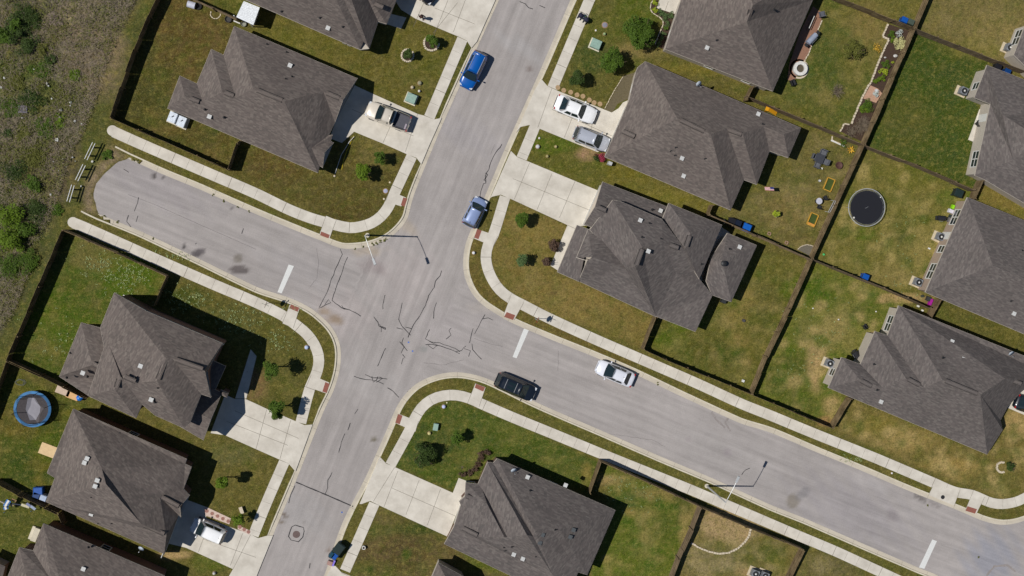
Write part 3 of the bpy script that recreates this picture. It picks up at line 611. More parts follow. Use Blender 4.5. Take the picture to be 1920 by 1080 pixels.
for q in ([(541, 496), (551, 499), (528, 550), (520, 548)], T(2,2,[(90,305),(128,315),(35,528),(5,518)]), T(3,3,[(1235,808),(1270,820),(1175,1028),(1135,1018)])):
    mb = MB(); P = [at(x, y) for x, y in q]; mb.add([(p.x, p.y, ZR + .008) for p in P], [(0, 3, 2, 1)]); mb.build('stop_line', M_LINE, road)
p = at(555.5, 1002.5); MB().lathe((p.x, p.y, ZR + .002), [(.4, 0), (.4, .012), (.34, .016)], 20).build('manhole_cover', plain('iron cover', 110, 92, 88), road)
for x, y in ((766, 642), (773.5, 658.5), (641, 961)):
    p = at(x, y); MB().lathe((p.x, p.y, ZR + .002), [(.1, 0), (.1, .01)], 10).build('survey_dot', plain('blue marking', 90, 120, 190), road)

# ---- kerb and gutter
def is_mouth(p):
    X = np.array([p.x]); Y = np.array([p.y])
    return any(inside(X, Y, m)[0] or dist(X, Y, m)[0] < .25 for m in MOUTHS)
def kerb(chain, side, name='kerb'):
    n = len(chain); g = MB(); k = MB(); rows = []
    for i, p in enumerate(chain):
        d = chain[min(i + 1, n - 1)] - chain[max(i - 1, 0)]; d.z = 0; d.normalize(); nr = Vector((-d.y, d.x, 0)) * side
        rows.append((p, nr, is_mouth(p + nr * .5)))
    hs = [0.015 if not r[2] else -.09 for r in rows]
    hs = [min(hs[max(0, i - 1):i + 2]) for i in range(n)]; hs = [sum(hs[max(0, i - 2):i + 3]) / len(hs[max(0, i - 2):i + 3]) for i in range(n)]
    prof = lambda h: [(-.04, ZR + .01), (.40, ZR + .003)]
    vg = []; vk = []
    for (p, nr, m_), h in zip(rows, hs):
        for dd, z in ((-.03, ZR + .012), (.41, ZR + .004)): q = p + nr * dd; vg.append((q.x, q.y, z))
        for dd, z in ((.41, ZR), (.44, h), (.60, h + .003), (.62, -.3)): q = p + nr * dd; vk.append((q.x, q.y, z))
    g.add(vg, [(2 * i, 2 * i + 1, 2 * i + 3, 2 * i + 2) for i in range(n - 1)])
    k.add(vk, [(4 * i + j, 4 * i + j + 1, 4 * i + 5 + j, 4 * i + 4 + j) for i in range(n - 1) for j in range(3)])
    root = k.build(name, M_CONC2); struct(root); g.build('gutter', M_GUT, root)
    jm = MB()
    for i in range(6, n - 1, 8):
        p, nr, _ = rows[i]; d = Vector((nr.y, -nr.x, 0)) * .010
        a = p + nr * -.03; b = p + nr * .6
        jm.add([(a.x - d.x, a.y - d.y, ZR + .016), (a.x + d.x, a.y + d.y, ZR + .016), (p.x + nr.x * .4 + d.x, p.y + nr.y * .4 + d.y, ZR + .01), (p.x + nr.x * .4 - d.x, p.y + nr.y * .4 - d.y, ZR + .01)], [(0, 1, 2, 3)])
        a = p + nr * .44; z = hs[i] + .008
        jm.add([(a.x - d.x, a.y - d.y, z), (a.x + d.x, a.y + d.y, z), (b.x + d.x, b.y + d.y, z), (b.x - d.x, b.y - d.y, z)], [(0, 1, 2, 3)])
    jm.build('joint', M_JOINT, root)
def side_of(chain, inner):                      # +1 if left normal points away from the road
    i = len(chain) // 2; d = chain[i + 1] - chain[i]; nr = Vector((-d.y, d.x, 0)).normalized(); q = chain[i] + nr * 1.0
    return -1 if inside(np.array([q.x]), np.array([q.y]), road_poly)[0] else 1
SD = {c: side_of(CH[c], None) for c in 'ABCD'}
CH['A'] = CH['A'] + [at(226, 290), at(212, 283)]; CH['B'] = [at(156, 388), at(170, 395)] + CH['B']
for c in 'ABCD': kerb(CH[c], SD[c])

# ---- sidewalks, ramps, driveways
def slab(px, z, m, name, parent=None, thick=.12):
    P = [at(x, y) for x, y in px]; return MB().prism(P, z - thick, z).build(name, m, parent)
def strip_mesh(pts, w_, z, name, m, joints=True):
    Q = smooth_chain(pts, .5); n = len(Q); vs = []
    for i, p in enumerate(Q):
        d = Q[min(i + 1, n - 1)] - Q[max(i - 1, 0)]; d.z = 0; d.normalize(); nr = Vector((-d.y, d.x, 0)) * (w_ / 2)
        for s_, zz in ((1, -.1), (1, z), (-1, z), (-1, -.1)): q = p + nr * s_; vs.append((q.x, q.y, zz))
    mb = MB().add(vs, [(4 * i + j, 4 * i + 4 + j, 4 * i + 5 + j, 4 * i + j + 1) for i in range(n - 1) for j in range(3)] + [(0, 1, 2, 3), (4 * n - 1, 4 * n - 2, 4 * n - 3, 4 * n - 4)])
    o = struct(mb.build(name, m)); jm = MB(); acc = 0
    for i in range(1, n - 1):
        acc += (Q[i] - Q[i - 1]).length
        if acc > 1.5:
            acc = 0; d = Q[i + 1] - Q[i - 1]; d.normalize(); nr = Vector((-d.y, d.x, 0)) * (w_ / 2); big = (i // 3) % 4 == 0; d *= .022 if big else .009
            a = Q[i] + nr; b = Q[i] - nr; jm.add([(a.x - d.x, a.y - d.y, z + .004), (a.x + d.x, a.y + d.y, z + .004), (b.x + d.x, b.y + d.y, z + .004), (b.x - d.x, b.y - d.y, z + .004)], [(3, 2, 1, 0)])
    if jm.v: jm.build('joint', M_JOINT, o)
    return o
for s_, pts in SIDEWALKS: strip_mesh(pts, 1.17, .030, 'sidewalk', M_CONC)
for x, y in ((208, 243), (134, 415)):
    p = at(x + 3, y + 2); o = MB().lathe((p.x, p.y, -.05), [(.57, 0), (.57, .076)], 20).build('sidewalk', M_CONC); struct(o)
for i, q in enumerate(RAMPS):
    o = struct(slab(q, .036, M_CONC, 'kerb_ramp'))
    mb = MB(); P = [at(x, y) for x, y in q]
    for a, b in ((0, 3), (1, 2)): ribbon(mb, [q[a], q[b]], .03, .041)
    mb.build('joint', M_JOINT, o)
    if i < len(REDS): slab(REDS[i], .044, M_RED, 'tactile_paving', o, .004)
dj = [[((797,0),(775,50)),((840,0),(805,88)),((858,5),(812,62)),((880,-20),(850,60)),((815,15),(890,45))],
 [((735,230),(718,268)),((783,214),(760,285)),((660,205),(700,222)),((700,222),(775,255))],
 [((1035,165),(1008,240)),((1078,208),(1058,258)),((1035,205),(1150,256)),((1113,222),(1100,275))],
 [((993,305),(964,374)),((1035,325),(1007,393)),((1078,340),(1049,408)),((962,335),(1105,394)),((1064,422),(1090,434))],
 [((500,768),(480,842)),((545,788),(525,860)),((440,770),(560,822)),((425,790),(540,835))],
 [((385,1000),(372,1035)),((455,1000),(432,1060)),((380,1010),(480,1045)),((437,1067),(470,1002))],
 [((746,883),(720,950)),((786,900),(761,965)),((826,917),(801,985)),((735,915),(855,968)),((700,940),(740,876))],
 [((1253,3),(1247,20))], [((640,1074),(660,1083))], [((1930,770),(1940,790))]]
for d, js in zip(DRIVES, dj):
    o = struct(slab(d, .022, M_CONC, 'driveway')); mb = MB()
    for a, b in js: ribbon(mb, [a, b], .035, .027)
    mb.build('joint', M_JOINT, o)
for q in ([(1350, 424), (1368, 436), (1337, 484), (1326, 530), (1308, 524)], [(470, 655), (481, 668), (462, 747), (441, 747)], [(728, 25), (762, 33), (752, 54), (722, 44)]):
    struct(slab(q, .026, M_CONC, 'footpath'))
p = at(1767.5, 932); MB().lathe((p.x, p.y, .03), [(.24, 0), (.24, .012)], 20).build('drain_cover', M_DARK, bpy.data.objects['road'])
# ---------------------------------------------------------------- houses
PITCH = .62
def offset_poly(P, d):
    n = len(P); A = sum(P[i].x * P[(i + 1) % n].y - P[(i + 1) % n].x * P[i].y for i in range(n)); s = 1 if A > 0 else -1
    out = []
    for i in range(n):
        a = (P[i] - P[i - 1]); b = (P[(i + 1) % n] - P[i]); a.z = b.z = 0; a.normalize(); b.normalize()
        na = Vector((-a.y, a.x, 0)) * s; nb = Vector((-b.y, b.x, 0)) * s; m = na + nb
        if m.length < .2: m = na
        m = m.normalized() / max(.55, m.normalized().dot(na)) if m.length > 0 else na
        out.append(Vector((P[i].x, P[i].y, 0)) + m * d)
    return out
class House:
    """sections: dict(E=eave outline, I=inner points, F=faces, ze=eave height). Each point is a surveyed photo pixel; heights follow the roof pitch."""
    def __init__(s, label, loc_px, mroof=None, mwall=None, group='grey shingled houses along the streets'):
        s.loc = at(*loc_px); s.root = empty('house', s.loc, label, 'house', group)
        s.mroof = mroof or M_SHING; s.mwall = mwall or M_WALL; s.walls = []; s.roof = MB(); s.uv = []; s.planes = []
        s.fas = MB(); s.wall = MB(); s.gut = MB()
    def section(s, E, I, F, ze=2.9, gables=(), walls=True, inset=.30, fascia=True, zs=1.22):
        Z = {}; X = {}
        I = {k: (p if len(p) < 3 else (p[0], p[1], ze + (p[2] - ze) * zs)) for k, p in I.items()}
        allp = dict(E); allp.update(I)
        for k, p in allp.items():
            Z[k] = p[2] if len(p) > 2 else (ze if k in E else None)
        for k in E: X[k] = at(E[k][0], E[k][1], Z[k])
        ek = list(E)
        for it in range(4):
            for k, p in I.items():
                if len(p) > 2: X[k] = at(p[0], p[1], p[2]); continue
                cur = Z[k] if Z[k] is not None else ze + 1.5
                q = at(p[0], p[1], cur); zs = []
                for f in F:
                    if k not in f: continue
                    best = None
                    for a, b in zip(f, f[1:] + f[:1]):
                        if a in E and b in E and (abs(ek.index(a) - ek.index(b)) in (1, len(ek) - 1)) and frozenset((a, b)) not in [frozenset(g[:2]) for g in gables]:
                            L = (X[a] - X[b]).length
                            if best is None or L > best[0]: best = (L, a, b)
                    if best:
                        a, b = X[best[1]], X[best[2]]; d = b - a; d.z = 0; L = d.length; d /= L
                        zs.append(ze + PITCH * abs((q.x - a.x) * d.y - (q.y - a.y) * d.x))
                if zs: Z[k] = sum(zs) / len(zs)
                elif Z[k] is None: Z[k] = ze + 1.5
                X[k] = at(p[0], p[1], Z[k])
        for f in F:
            P = [X[k] for k in f]
            nrm = Vector((0, 0, 0))
            for i in range(len(P)):
                a, b = P[i], P[(i + 1) % len(P)]
                nrm += Vector(((a.y - b.y) * (a.z + b.z), (a.z - b.z) * (a.x + b.x), (a.x - b.x) * (a.y + b.y)))
            if nrm.z < 0: P = P[::-1]; nrm = -nrm
            nrm.normalize(); h = Vector((-nrm.y, nrm.x, 0))
            if h.length < .05: h = E1.copy()
            h.normalize(); up = nrm.cross(h); n = len(s.roof.v)
            s.roof.v += P; s.roof.f.append(tuple(range(n, n + len(P)))); s.uv.append([(p.dot(h), p.dot(up)) for p in P])
            s.planes.append(([(p.x, p.y) for p in P], nrm, P[0]))
        EP = [X[k] for k in ek]
        # fascia and soffit
        if fascia:
            n = len(EP)
            for i in range(n):
                a, b = EP[i], EP[(i + 1) % n]
                d = b - a; L = d.length
                if L < .15: continue
                m = (a + b) / 2; o = Vector((d.y, -d.x, 0)).normalized()
                A = sum(EP[j].x * EP[(j + 1) % n].y - EP[(j + 1) % n].x * EP[j].y for j in range(n))
                if A < 0: o = -o
                pk = [X[g[2]] for g in gables if frozenset(g[:2]) == frozenset((ek[i], ek[(i + 1) % n]))]
                segs = [(a, pk[0]), (pk[0], b)] if pk else [(a, b)]
                for p, q in segs: s.fas.bar(p - o * .005 - Vector((0, 0, .12)), q - o * .005 - Vector((0, 0, .12)), .05, .18)
            zz = min(p.z for p in EP) - .19
            s.fas.prism(EP, zz - .02, zz) if walls else None
        for g in gables:
            a, b, c = X[g[0]], X[g[1]], X[g[2]]; k = Vector((0, 0, -.2)); ctr = sum(EP, Vector()) / len(EP)
            ins_ = (ctr - (a + b) / 2); ins_.z = 0; d = (b - a); d.z = 0; d.normalize(); nn = Vector((-d.y, d.x, 0))
            if nn.dot(ins_) < 0: nn = -nn
            s.wall.add([a + k + nn * .3, b + k + nn * .3, c + k + nn * .3], [(0, 1, 2)])
        if walls:
            Wp = offset_poly(EP, inset); zt = min(p.z for p in EP) - .2; s.wall.prism(Wp, -.02, zt)
            for i in range(len(Wp)): s.walls.append((Wp[i], Wp[(i + 1) % len(Wp)], sum(Wp, Vector()) / len(Wp)))
        return X
    def raise_wall(s, pts, z0, z1):
        P = W(pts, z1)
        for i in range(len(P) - 1):
            a, b = P[i], P[i + 1]; d = b - a; d.z = 0
            s.wall.bar((a.x, a.y, (z0 + z1) / 2), (b.x, b.y, (z0 + z1) / 2), .12, z1 - z0)
    def z_on(s, px, py):
        z = 3.5; best = None
        for it in range(4):
            q = at(px, py, z); hit = []
            for poly, nrm, p0 in s.planes:
                if inside(np.array([q.x]), np.array([q.y]), poly)[0]:
                    hit.append((p0.z - (nrm.x * (q.x - p0.x) + nrm.y * (q.y - p0.y)) / nrm.z, nrm))
            if not hit: return z, Vector((0, 0, 1))
            h = max(hit, key=lambda t: t[0]); z, best = h
        return z, best
    def box_vent(s, pts, c=None):
        m = c or M_VENT
        for px, py in pts:
            z, nrm = s.z_on(px, py); p = at(px, py, z); mb = MB()
            mb.box((p.x, p.y, p.z + .08), (.36, .36, .18), rz=ANG, taper=.8); mb.box((p.x, p.y, p.z + .19), (.44, .44, .05), rz=ANG)
            mb.build('roof_vent', m, s.root, s.loc)
    def pipe(s, pts):
        for px, py in pts:
            z, nrm = s.z_on(px, py); p = at(px, py, z); mb = MB()
            mb.cyl((p.x, p.y, p.z - .05), (p.x, p.y, p.z + .35), .055, .05, 8); mb.lathe((p.x, p.y, p.z - .02), [(.15, 0), (.06, .1)], 8)
            mb.build('vent_pipe', M_DARK, s.root, s.loc)
    def ridge_vent(s, segs):
        for a, b in segs:
            za, na = s.z_on(*a); zb, nb = s.z_on(*b); A = at(*a, za); B = at(*b, zb)
            zz = max(za, zb) if abs(za - zb) < .6 else None
            if zz: A = at(*a, zz); B = at(*b, zz)
            d = (B - A).normalized(); nr = Vector((-d.y, d.x, 0)).normalized(); mb = MB()
            for sgn in (-1, 1):
                o = nr * .20 * sgn - Vector((0, 0, .03)); mb.bar(A + o, B + o, .045, .14)
            mb.bar(A + Vector((0, 0, .02)), B + Vector((0, 0, .02)), .32, .05)
            o = mb.build('ridge_vent', s.mroof, s.root, s.loc)
            o.data.uv_layers.new(name='UVMap')
            mb = MB()
            for sgn in (-1, 1):
                o2 = nr * .235 * sgn - Vector((0, 0, .01)); mb.bar(A + o2, B + o2, .04, .14)
            mb.build('vent_slot', M_RIDGE, o, s.loc)
    def _wall_at(s, px, py, z):
        q = at(px, py, z); best = None
        for a, b, c in s.walls:
            d = b - a; L = d.length
            if L < .5: continue
            t = max(0, min(1, (q - a).dot(d) / L / L)); r = a + d * t; dd = math.hypot(q.x - r.x, q.y - r.y)
            if best is None or dd < best[0]:
                nn = Vector((d.y, -d.x, 0)).normalized()
                if inside(np.array([((a + b) / 2 + nn * .1).x]), np.array([((a + b) / 2 + nn * .1).y]), [(w_[0].x, w_[0].y) for w_ in s.walls])[0]: nn = -nn
                best = (dd, r, d.normalized(), nn)
        return best
    def window(s, px, py, w_=.95, h_=1.45, z=1.5, double=False):
        _, r, d, nn = s._wall_at(px, py, z); rz = math.atan2(d.y, d.x); mb = MB()
        W_ = w_ * 2 + .12 if double else w_
        c = Vector((r.x, r.y, z)) + nn * .03; M = Matrix.Rotation(rz, 3, 'Z')
        for dx in (-W_ / 2, W_ / 2) + ((0,) if double else ()): mb.box(c + d * dx, (.10, .09, h_ + .1), rz)
        for dz in (-h_ / 2, h_ / 2): mb.box(c + Vector((0, 0, dz)), (W_ + .12, .085, .10), rz)
        mb.box(c, (W_, .07, .05), rz)
        f = mb.build('window', M_WHITE, s.root, s.loc)
        MB().box(c - nn * .01, (W_ - .02, .03, h_), rz).build('pane', M_GLASS, f, s.loc)
    def door(s, px, py, w_=.95, h_=2.1, m=None, name='door'):
        _, r, d, nn = s._wall_at(px, py, 1.0); rz = math.atan2(d.y, d.x); c = Vector((r.x, r.y, h_ / 2)) + nn * .02
        o = MB().box(c, (w_, .06, h_), rz).build(name, m or M_WHITE, s.root, s.loc); mb = MB()
        if name == 'garage_door':
            for k in range(1, 4): mb.box((c.x + nn.x * .035, c.y + nn.y * .035, h_ * k / 4), (w_ - .05, .012, .03), rz)
            mb.build('panel_line', M_DARK, o, s.loc)
        else:
            mb.box(c + d * (w_ * .38) + nn * .06, (.05, .08, .05), rz).build('handle', M_METAL, o, s.loc)
    def dish(s, px, py, z=None, face=-.6):
        zz, _ = s.z_on(px, py)
        if z is not None: zz = z
        p = at(px, py, zz); mb = MB()
        mb.tube([p, p + Vector((0, 0, .45)), p + Vector((.05, -.1, .6))], .03, 6)
        o = mb.build('dish_mount', M_METAL, s.root, s.loc)
        M = (Matrix.Rotation(face, 3, 'Z') @ Matrix.Rotation(R(42), 3, 'X')); c = p + Vector((.05, -.1, .65))
        mb = MB(); prof = [(.001, 0), (.12, .01), (.22, .035), (.32, .075), (.33, .085), (.001, .03)]
        mb.lathe(c, prof, 18, M); mb.build('dish', plain('satellite dish grey', 190, 200, 210, .5), o, s.loc, smooth=True)
        mb = MB(); mb.tube([c + M @ Vector((0, -.3, .05)), c + M @ Vector((0, -.25, .4))], .015, 5); mb.box(c + M @ Vector((0, -.22, .43)), (.08, .1, .08)); mb.build('receiver_arm', M_METAL, o, s.loc)
    def finish(s):
        ro = s.roof.build('roof', s.mroof, s.root, s.loc); me = ro.data; uvl = me.uv_layers.new(name='UVMap')
        for poly, uvs in zip(me.polygons, s.uv):
            for li, uv in zip(poly.loop_indices, uvs): uvl.data[li].uv = uv
        s.wall.build('wall', s.mwall, s.root, s.loc); s.fas.build('fascia', M_FASC, s.root, s.loc)
        return s
M_VENT = plain('roof vent metal', 205, 205, 202, .5)
def chars(st): return st.split()

# north house of the left row, top of the picture
h = House('grey house cut by the top edge, left of the main street', (600, 10))
h.section(dict(a=(430, -14), b=(675, 93), b2=(692, 91), c=(709, 40), d=(725, 45), e=(743, 0), f=(770, -70), g=(480, -190)),
 dict(p=(620, -22, 6.2), q=(636, -20, 5.9), r=(650, -26, 6.1), u=(682, -18, 4.7), t=(682, 78, 3.1), z=(660, -80, 6.3)),
 [chars('a b p'), chars('p b t q'), chars('q t b2 r'), chars('r b2 c u'), chars('u c d e'), chars('e f u'), chars('f g z'), chars('f z r u'), chars('z r q p'), chars('g a p z')], 2.9)
h.box_vent([(615, 53)]); h.pipe([(600, 33), (528, 21), (643, 50)]); h.ridge_vent([((702, 7), (718, 14))])
h.window(640, 80, z=1.5); h.window(560, 45, z=1.5); h.window(700, 70, z=1.5); h.finish()

# big house, upper left
h = House('grey shingled house with three stepped hips on its back, beside the gold pickup truck', (490, 190))
X = h.section(dict(a=(439, 49), b=(670, 147), c=(628, 229), d=(616, 254), d1=(624, 253), d2=(620, 264), e=(625, 268), f=(605, 314), f1=(599, 311), g=(596, 324), w=(314, 203), w1=(337, 142), w2=(369, 157), w3=(396, 92), w4=(419, 103)),
 dict(H1=(475, 166), H2=(442, 184), H3=(417, 172), H4=(380, 192), H5=(346, 180), R=(533, 190), P=(606, 171), K=(643, 187), K2=(608, 286), Q=(584, 278)),
 [chars('a b K P R H1'), chars('K c P'), chars('P c d d1 d2 Q g R'), chars('Q d2 e K2'), chars('K2 f f1 Q'), chars('Q f1 g'), chars('w g R H1 H2 H3 H4 H5'),
  chars('a H1 H2 w4'), chars('w4 H2 H3 w3'), chars('w3 H3 H4 w2'), chars('w2 H4 H5 w1'), chars('w1 H5 w')],
 2.6, gables=[('b', 'c', 'K'), ('e', 'f', 'K2')])
h.box_vent([(544, 123), (393, 219)]); h.pipe([(500, 23 + 60), (547, 144), (535, 148), (384, 205), (420, 220), (537, 98)])
h.ridge_vent([((482, 169), (529, 188)), ((421, 173), (438, 180)), ((356, 184), (373, 191)), ((612, 174), (636, 184))])
h.door(652, 190, 4.8, 2.2, M_WHITE, 'garage_door'); h.window(616, 292, z=1.5); h.door(620, 258, m=plain('dark door', 60, 50, 48)); h.window(420, 245, z=1.5); h.window(520, 290, z=1.5); h.finish()

# two-storey house, left
h = House('tall two-storey grey roofed house with many overlapping roofs, left of the crossing', (290, 670), mwall=M_BRICK)
h.section(dict(a=(152, 605), b=(196, 617), c=(222, 662), d=(210, 712), e=(172, 746), w=(111, 706)), dict(p=(173, 684), q=(205, 696, 4.5)), [chars('a b c q p'), chars('w a p'), chars('w p q d e'), chars('q c d')], 2.9)
h.section(dict(a=(336, 799, 2.9), c=(381, 825, 2.9), d=(416, 737, 2.9), f=(350, 705, 2.9)), dict(K=(395, 786, 4.5), L=(345, 762, 4.5)), [chars('a c K L'), chars('K d f L'), chars('a L f')], 2.9, gables=[('c', 'd', 'K')], zs=1.0)
h.section(dict(a=(414, 731, 2.9), b=(428, 737, 2.9), c=(425, 745, 2.9), d=(411, 739, 2.9)), dict(P=(419, 738, 3.2)), [chars('a b P'), chars('b c P'), chars('c d P'), chars('d a P')], 2.9, zs=1.0, inset=.15)
h.section(dict(a=(380, 668, 3.3), b=(423, 687, 3.0), c=(400, 738, 2.8), d=(370, 725, 3.2)), {}, [chars('a b c d')], 3.0, zs=1.0, inset=.5)
h.section(dict(a=(214, 549, 5.6), b=(275, 584, 6.0), c=(417, 644, 5.8), d=(385, 700, 5.8), d1=(383, 695, 7.0), e=(395, 745, 5.7), e1=(377, 739, 5.8), f=(356, 793, 5.6), s=(345, 803, 5.6), t=(291, 779, 5.6), u=(266, 758, 5.6), v=(255, 784, 5.6), w=(165, 742, 5.6), x=(195, 652, 5.6), g=(188, 614, 5.4)),
 dict(T=(311, 672, 8.2), U=(294, 714, 8.0), V=(322, 671, 8.0), Y=(384, 694, 7.6), p=(226, 706, 7.3), q=(215, 730, 6.9), r=(232, 712, 7.2), m=(259, 718, 7.2), A=(205, 648, 6.0), B=(238, 661, 6.9)),
 [chars('b c V T'), chars('c d Y V'), chars('V Y e e1'), chars('T V e1 f U'), chars('a b T U m B A x g'), chars('A B m r p'), chars('A p q w x'), chars('w q v'), chars('q p r u v'), chars('m U f s t u r')], 5.6, zs=1.0, inset=.35)
h.raise_wall([(275, 585), (417, 645)], 2.5, 5.3)
h.box_vent([(264, 686), (284, 749), (156, 699)]); h.pipe([(132, 662), (125, 708), (296, 727), (295, 770), (253, 708), (164, 706), (290, 754)])
h.ridge_vent([((310, 677), (296, 711)), ((330, 674), (380, 692)), ((223, 711), (218, 727)), ((234, 706), (254, 715)), ((176, 682), (186, 688))])
h.window(350, 612, z=4.2); h.window(300, 590, z=4.2); h.window(400, 640, z=4.2, double=True); h.door(405, 775, 4.6, 2.2, M_WHITE, 'garage_door'); h.window(404, 720, z=1.6); h.finish()

# lower left
h = House('grey house with a crooked ridge behind the white and blue hatchback driveway', (230, 900), mwall=M_BRICK)
h.section(dict(a=(137, 767), b=(350, 861), b1=(347, 870), c=(359, 876), d=(344, 917), e=(355, 929), f=(339, 969), f1=(335, 966), g=(308, 1039), w=(86, 941), w1=(103, 896), w2=(88, 887)),
 dict(A=(175, 870), B=(191, 879), C=(199, 908), D=(265, 982, 5.4), K=(312, 1003, 4.6), M=(300, 932, 4.2), N=(337, 950, 4.1), r=(152, 812)),
 [chars('a b b1 c d M D C B A r'), chars('a r A B C w w1 w2'), chars('d e N M'), chars('M N f f1'), chars('M f1 g K D'), chars('w C D K g')], 3.3, gables=[('e', 'f', 'N')])
h.box_vent([(164, 859), (159, 867), (183, 900), (179, 911), (283, 845), (172, 963)]); h.pipe([(204, 957), (171, 932), (209, 951), (209, 981), (184, 981), (270, 855), (225, 811)])
h.ridge_vent([((304, 932), (335, 949)), ((270, 984), (308, 1001))]); h.dish(267, 1023, 2.6)
h.door(325, 1005, 4.6, 2.2, M_WHITE, 'garage_door'); h.window(350, 950, z=1.5); h.window(250, 815, z=1.5); h.finish()

h = House('grey house cut by the bottom left corner', (170, 1050), mwall=M_BRICK)
h.section(dict(a=(81, 982), b=(308, 1080), c=(290, 1150), w=(0, 1200), w1=(13, 1085), w2=(36, 1027), w3=(62, 1033)), dict(A=(120, 1110), B=(96, 1088), N=(52, 1090)),
 [chars('a b c A B'), chars('a B w3'), chars('w3 B N w2'), chars('w2 N w1'), chars('w c A B N w1')], 3.1)
h.box_vent([(157, 1066)]); h.pipe([(166, 1026)]); h.window(70, 1005, z=1.5); h.window(200, 1025, z=1.5); h.finish()

# top right centre
h = House('grey hip roofed house cut by the top edge, right of the biggest round tree', (1380, 60))
h.section(dict(a=(1247, 92), b=(1449, 171), c=(1524, 0), d=(1556, -74), e=(1352, -170), f=(1277, 0)), dict(A=(1400, 41), B=(1412, 10)), [chars('a b A'), chars('b c d B A'), chars('d e B'), chars('e f a A B')], 2.9)
h.box_vent([(1325, 90)]); h.pipe([(1344, 75), (1328, 65), (1452, 18)]); h.ridge_vent([((1402, 36), (1408, 18))]); h.window(1330, 128, z=1.5); h.window(1400, 155, z=1.5); h.window(1250, 60, z=1.5); h.finish()

# right middle
h = House('long grey shingled house behind the white sedan and the silver hatchback', (1310, 240))
h.section(dict(a=(1210, 115), b=(1502, 240), c=(1478, 296), c1=(1443, 283), d=(1419, 346), d1=(1395, 337), e=(1370, 394), w=(1134, 294), w1=(1180, 187), w2=(1192, 136), w3=(1196, 126)),
 dict(A=(1270, 222), B=(1333, 252), C=(1363, 241), D=(1392, 250), E=(1432, 237), G=(1466, 250), V=(1470, 252)),
 [chars('a b V E D C B A'), chars('b c V'), chars('V c c1 E'), chars('D E c1 d'), chars('C D d d1'), chars('B C d1 e'), chars('w A B e'), chars('a A w w1 w2 w3')], 2.9)
h.box_vent([(1278, 297), (1281, 330), (1421, 214)]); h.pipe([(1265, 291), (1257, 283), (1322, 297), (1430, 233), (1267, 276)])
h.ridge_vent([((1276, 225), (1320, 246)), ((1366, 243), (1390, 252)), ((1168, 246), (1190, 256))]); h.dish(1306, 156, 2.8, .5)
h.window(1250, 352, z=1.5); h.window(1320, 380, z=1.5); h.door(1160, 235, 4.6, 2.2, M_WHITE, 'garage_door'); h.window(1188, 165, z=1.5); h.window(1440, 300, z=1.5); h.finish()

# centre right
h = House('large grey house of stepped roofs on the corner lot right of the crossing', (1230, 480), mroof=M_SHING2)
h.section(dict(a=(1082, 422, 2.6), b=(1106, 431, 3.2), c=(1086, 528, 3.1), d=(1045, 510, 2.5)), {}, [chars('a b c d')], 2.6, inset=.6)
h.section(dict(a=(1130, 341, 2.9), b=(1252, 388, 2.9), c=(1241, 412, 3.7), d=(1162, 378, 3.7), e=(1155, 440, 3.6), w=(1095, 421, 2.9)), dict(K=(1116, 387, 4.35), N=(1140, 396, 4.35)), [chars('a b c d N K'), chars('w K N e'), chars('N d e')], 2.9, gables=[('a', 'w', 'K')])
h.section(dict(a=(1103, 430, 3.2), b=(1133, 437, 3.4), m=(1172, 503, 4.7), s2=(1230, 594, 2.9), s1=(1085, 527, 2.9), k2=(1101, 489, 4.2), k=(1081, 483, 3.6)), dict(P=(1110, 482, 4.7)),
 [chars('a b m P k'), chars('P m s2 s1 k2')], 2.9, inset=.9)
h.section(dict(n=(1149, 375, 5.1), n2=(1162, 377, 5.0), n3=(1241, 411, 5.0), m=(1284, 467, 5.4), q=(1268, 513, 4.2), q2=(1311, 523, 3.4), s4=(1336, 553, 2.9), s3=(1304, 622, 2.9), s2=(1230, 593, 2.9), s1=(1172, 504, 4.6), w=(1106, 431, 3.4)),
 dict(R2=(1204, 463, 6.2), R3=(1191, 500, 6.0), L=(1242, 455, 5.6)), [chars('n R2 R3 s1 w'), chars('n n2 n3 m L R2'), chars('L m q2 q'), chars('R2 L q q2 s4 s3 s2 R3'), chars('R3 s2 s1')], 3.0, inset=.9)
h.section(dict(a=(1254, 381, 4.0), b=(1354, 422, 4.0), c=(1311, 523, 4.0), w=(1242, 411, 4.2)), dict(A=(1294, 437, 5.4), B=(1285, 466, 5.3)), [chars('a b A'), chars('b c B A'), chars('a A B w'), chars('B c w')], 4.0, inset=.45)
h.section(dict(a=(1364, 437), b=(1419, 460), c=(1371, 566), d=(1335, 553), d1=(1324, 527), e=(1333, 484)), dict(P=(1354, 488, 4.1)), [chars('a b P'), chars('b c P'), chars('P c d d1 e'), chars('a P e')], 2.9, zs=1.0)
h.box_vent([(1200, 413), (1238, 395), (1215, 471), (1386, 463)]); h.pipe([(1223, 393), (1218, 419), (1239, 448), (1204, 445), (1368, 467), (1315, 495)])
h.ridge_vent([((1204, 467), (1193, 497)), ((1293, 442), (1286, 462)), ((1256, 459), (1272, 465)), ((1125, 484), (1160, 499)), ((1120, 388), (1136, 395))])
p = at(1356, 494, 4.1); MB().lathe((p.x, p.y, p.z - .1), [(.25, 0), (.25, .25), (.32, .3), (.3, .42), (.1, .5)], 14).build('roof_fan', M_DARK, h.root, h.loc)
h.door(1112, 385, 4.8, 2.2, M_WHITE, 'garage_door'); h.window(1150, 565, z=1.5); h.window(1260, 610, z=1.5); h.window(1340, 570, z=1.5); h.finish()

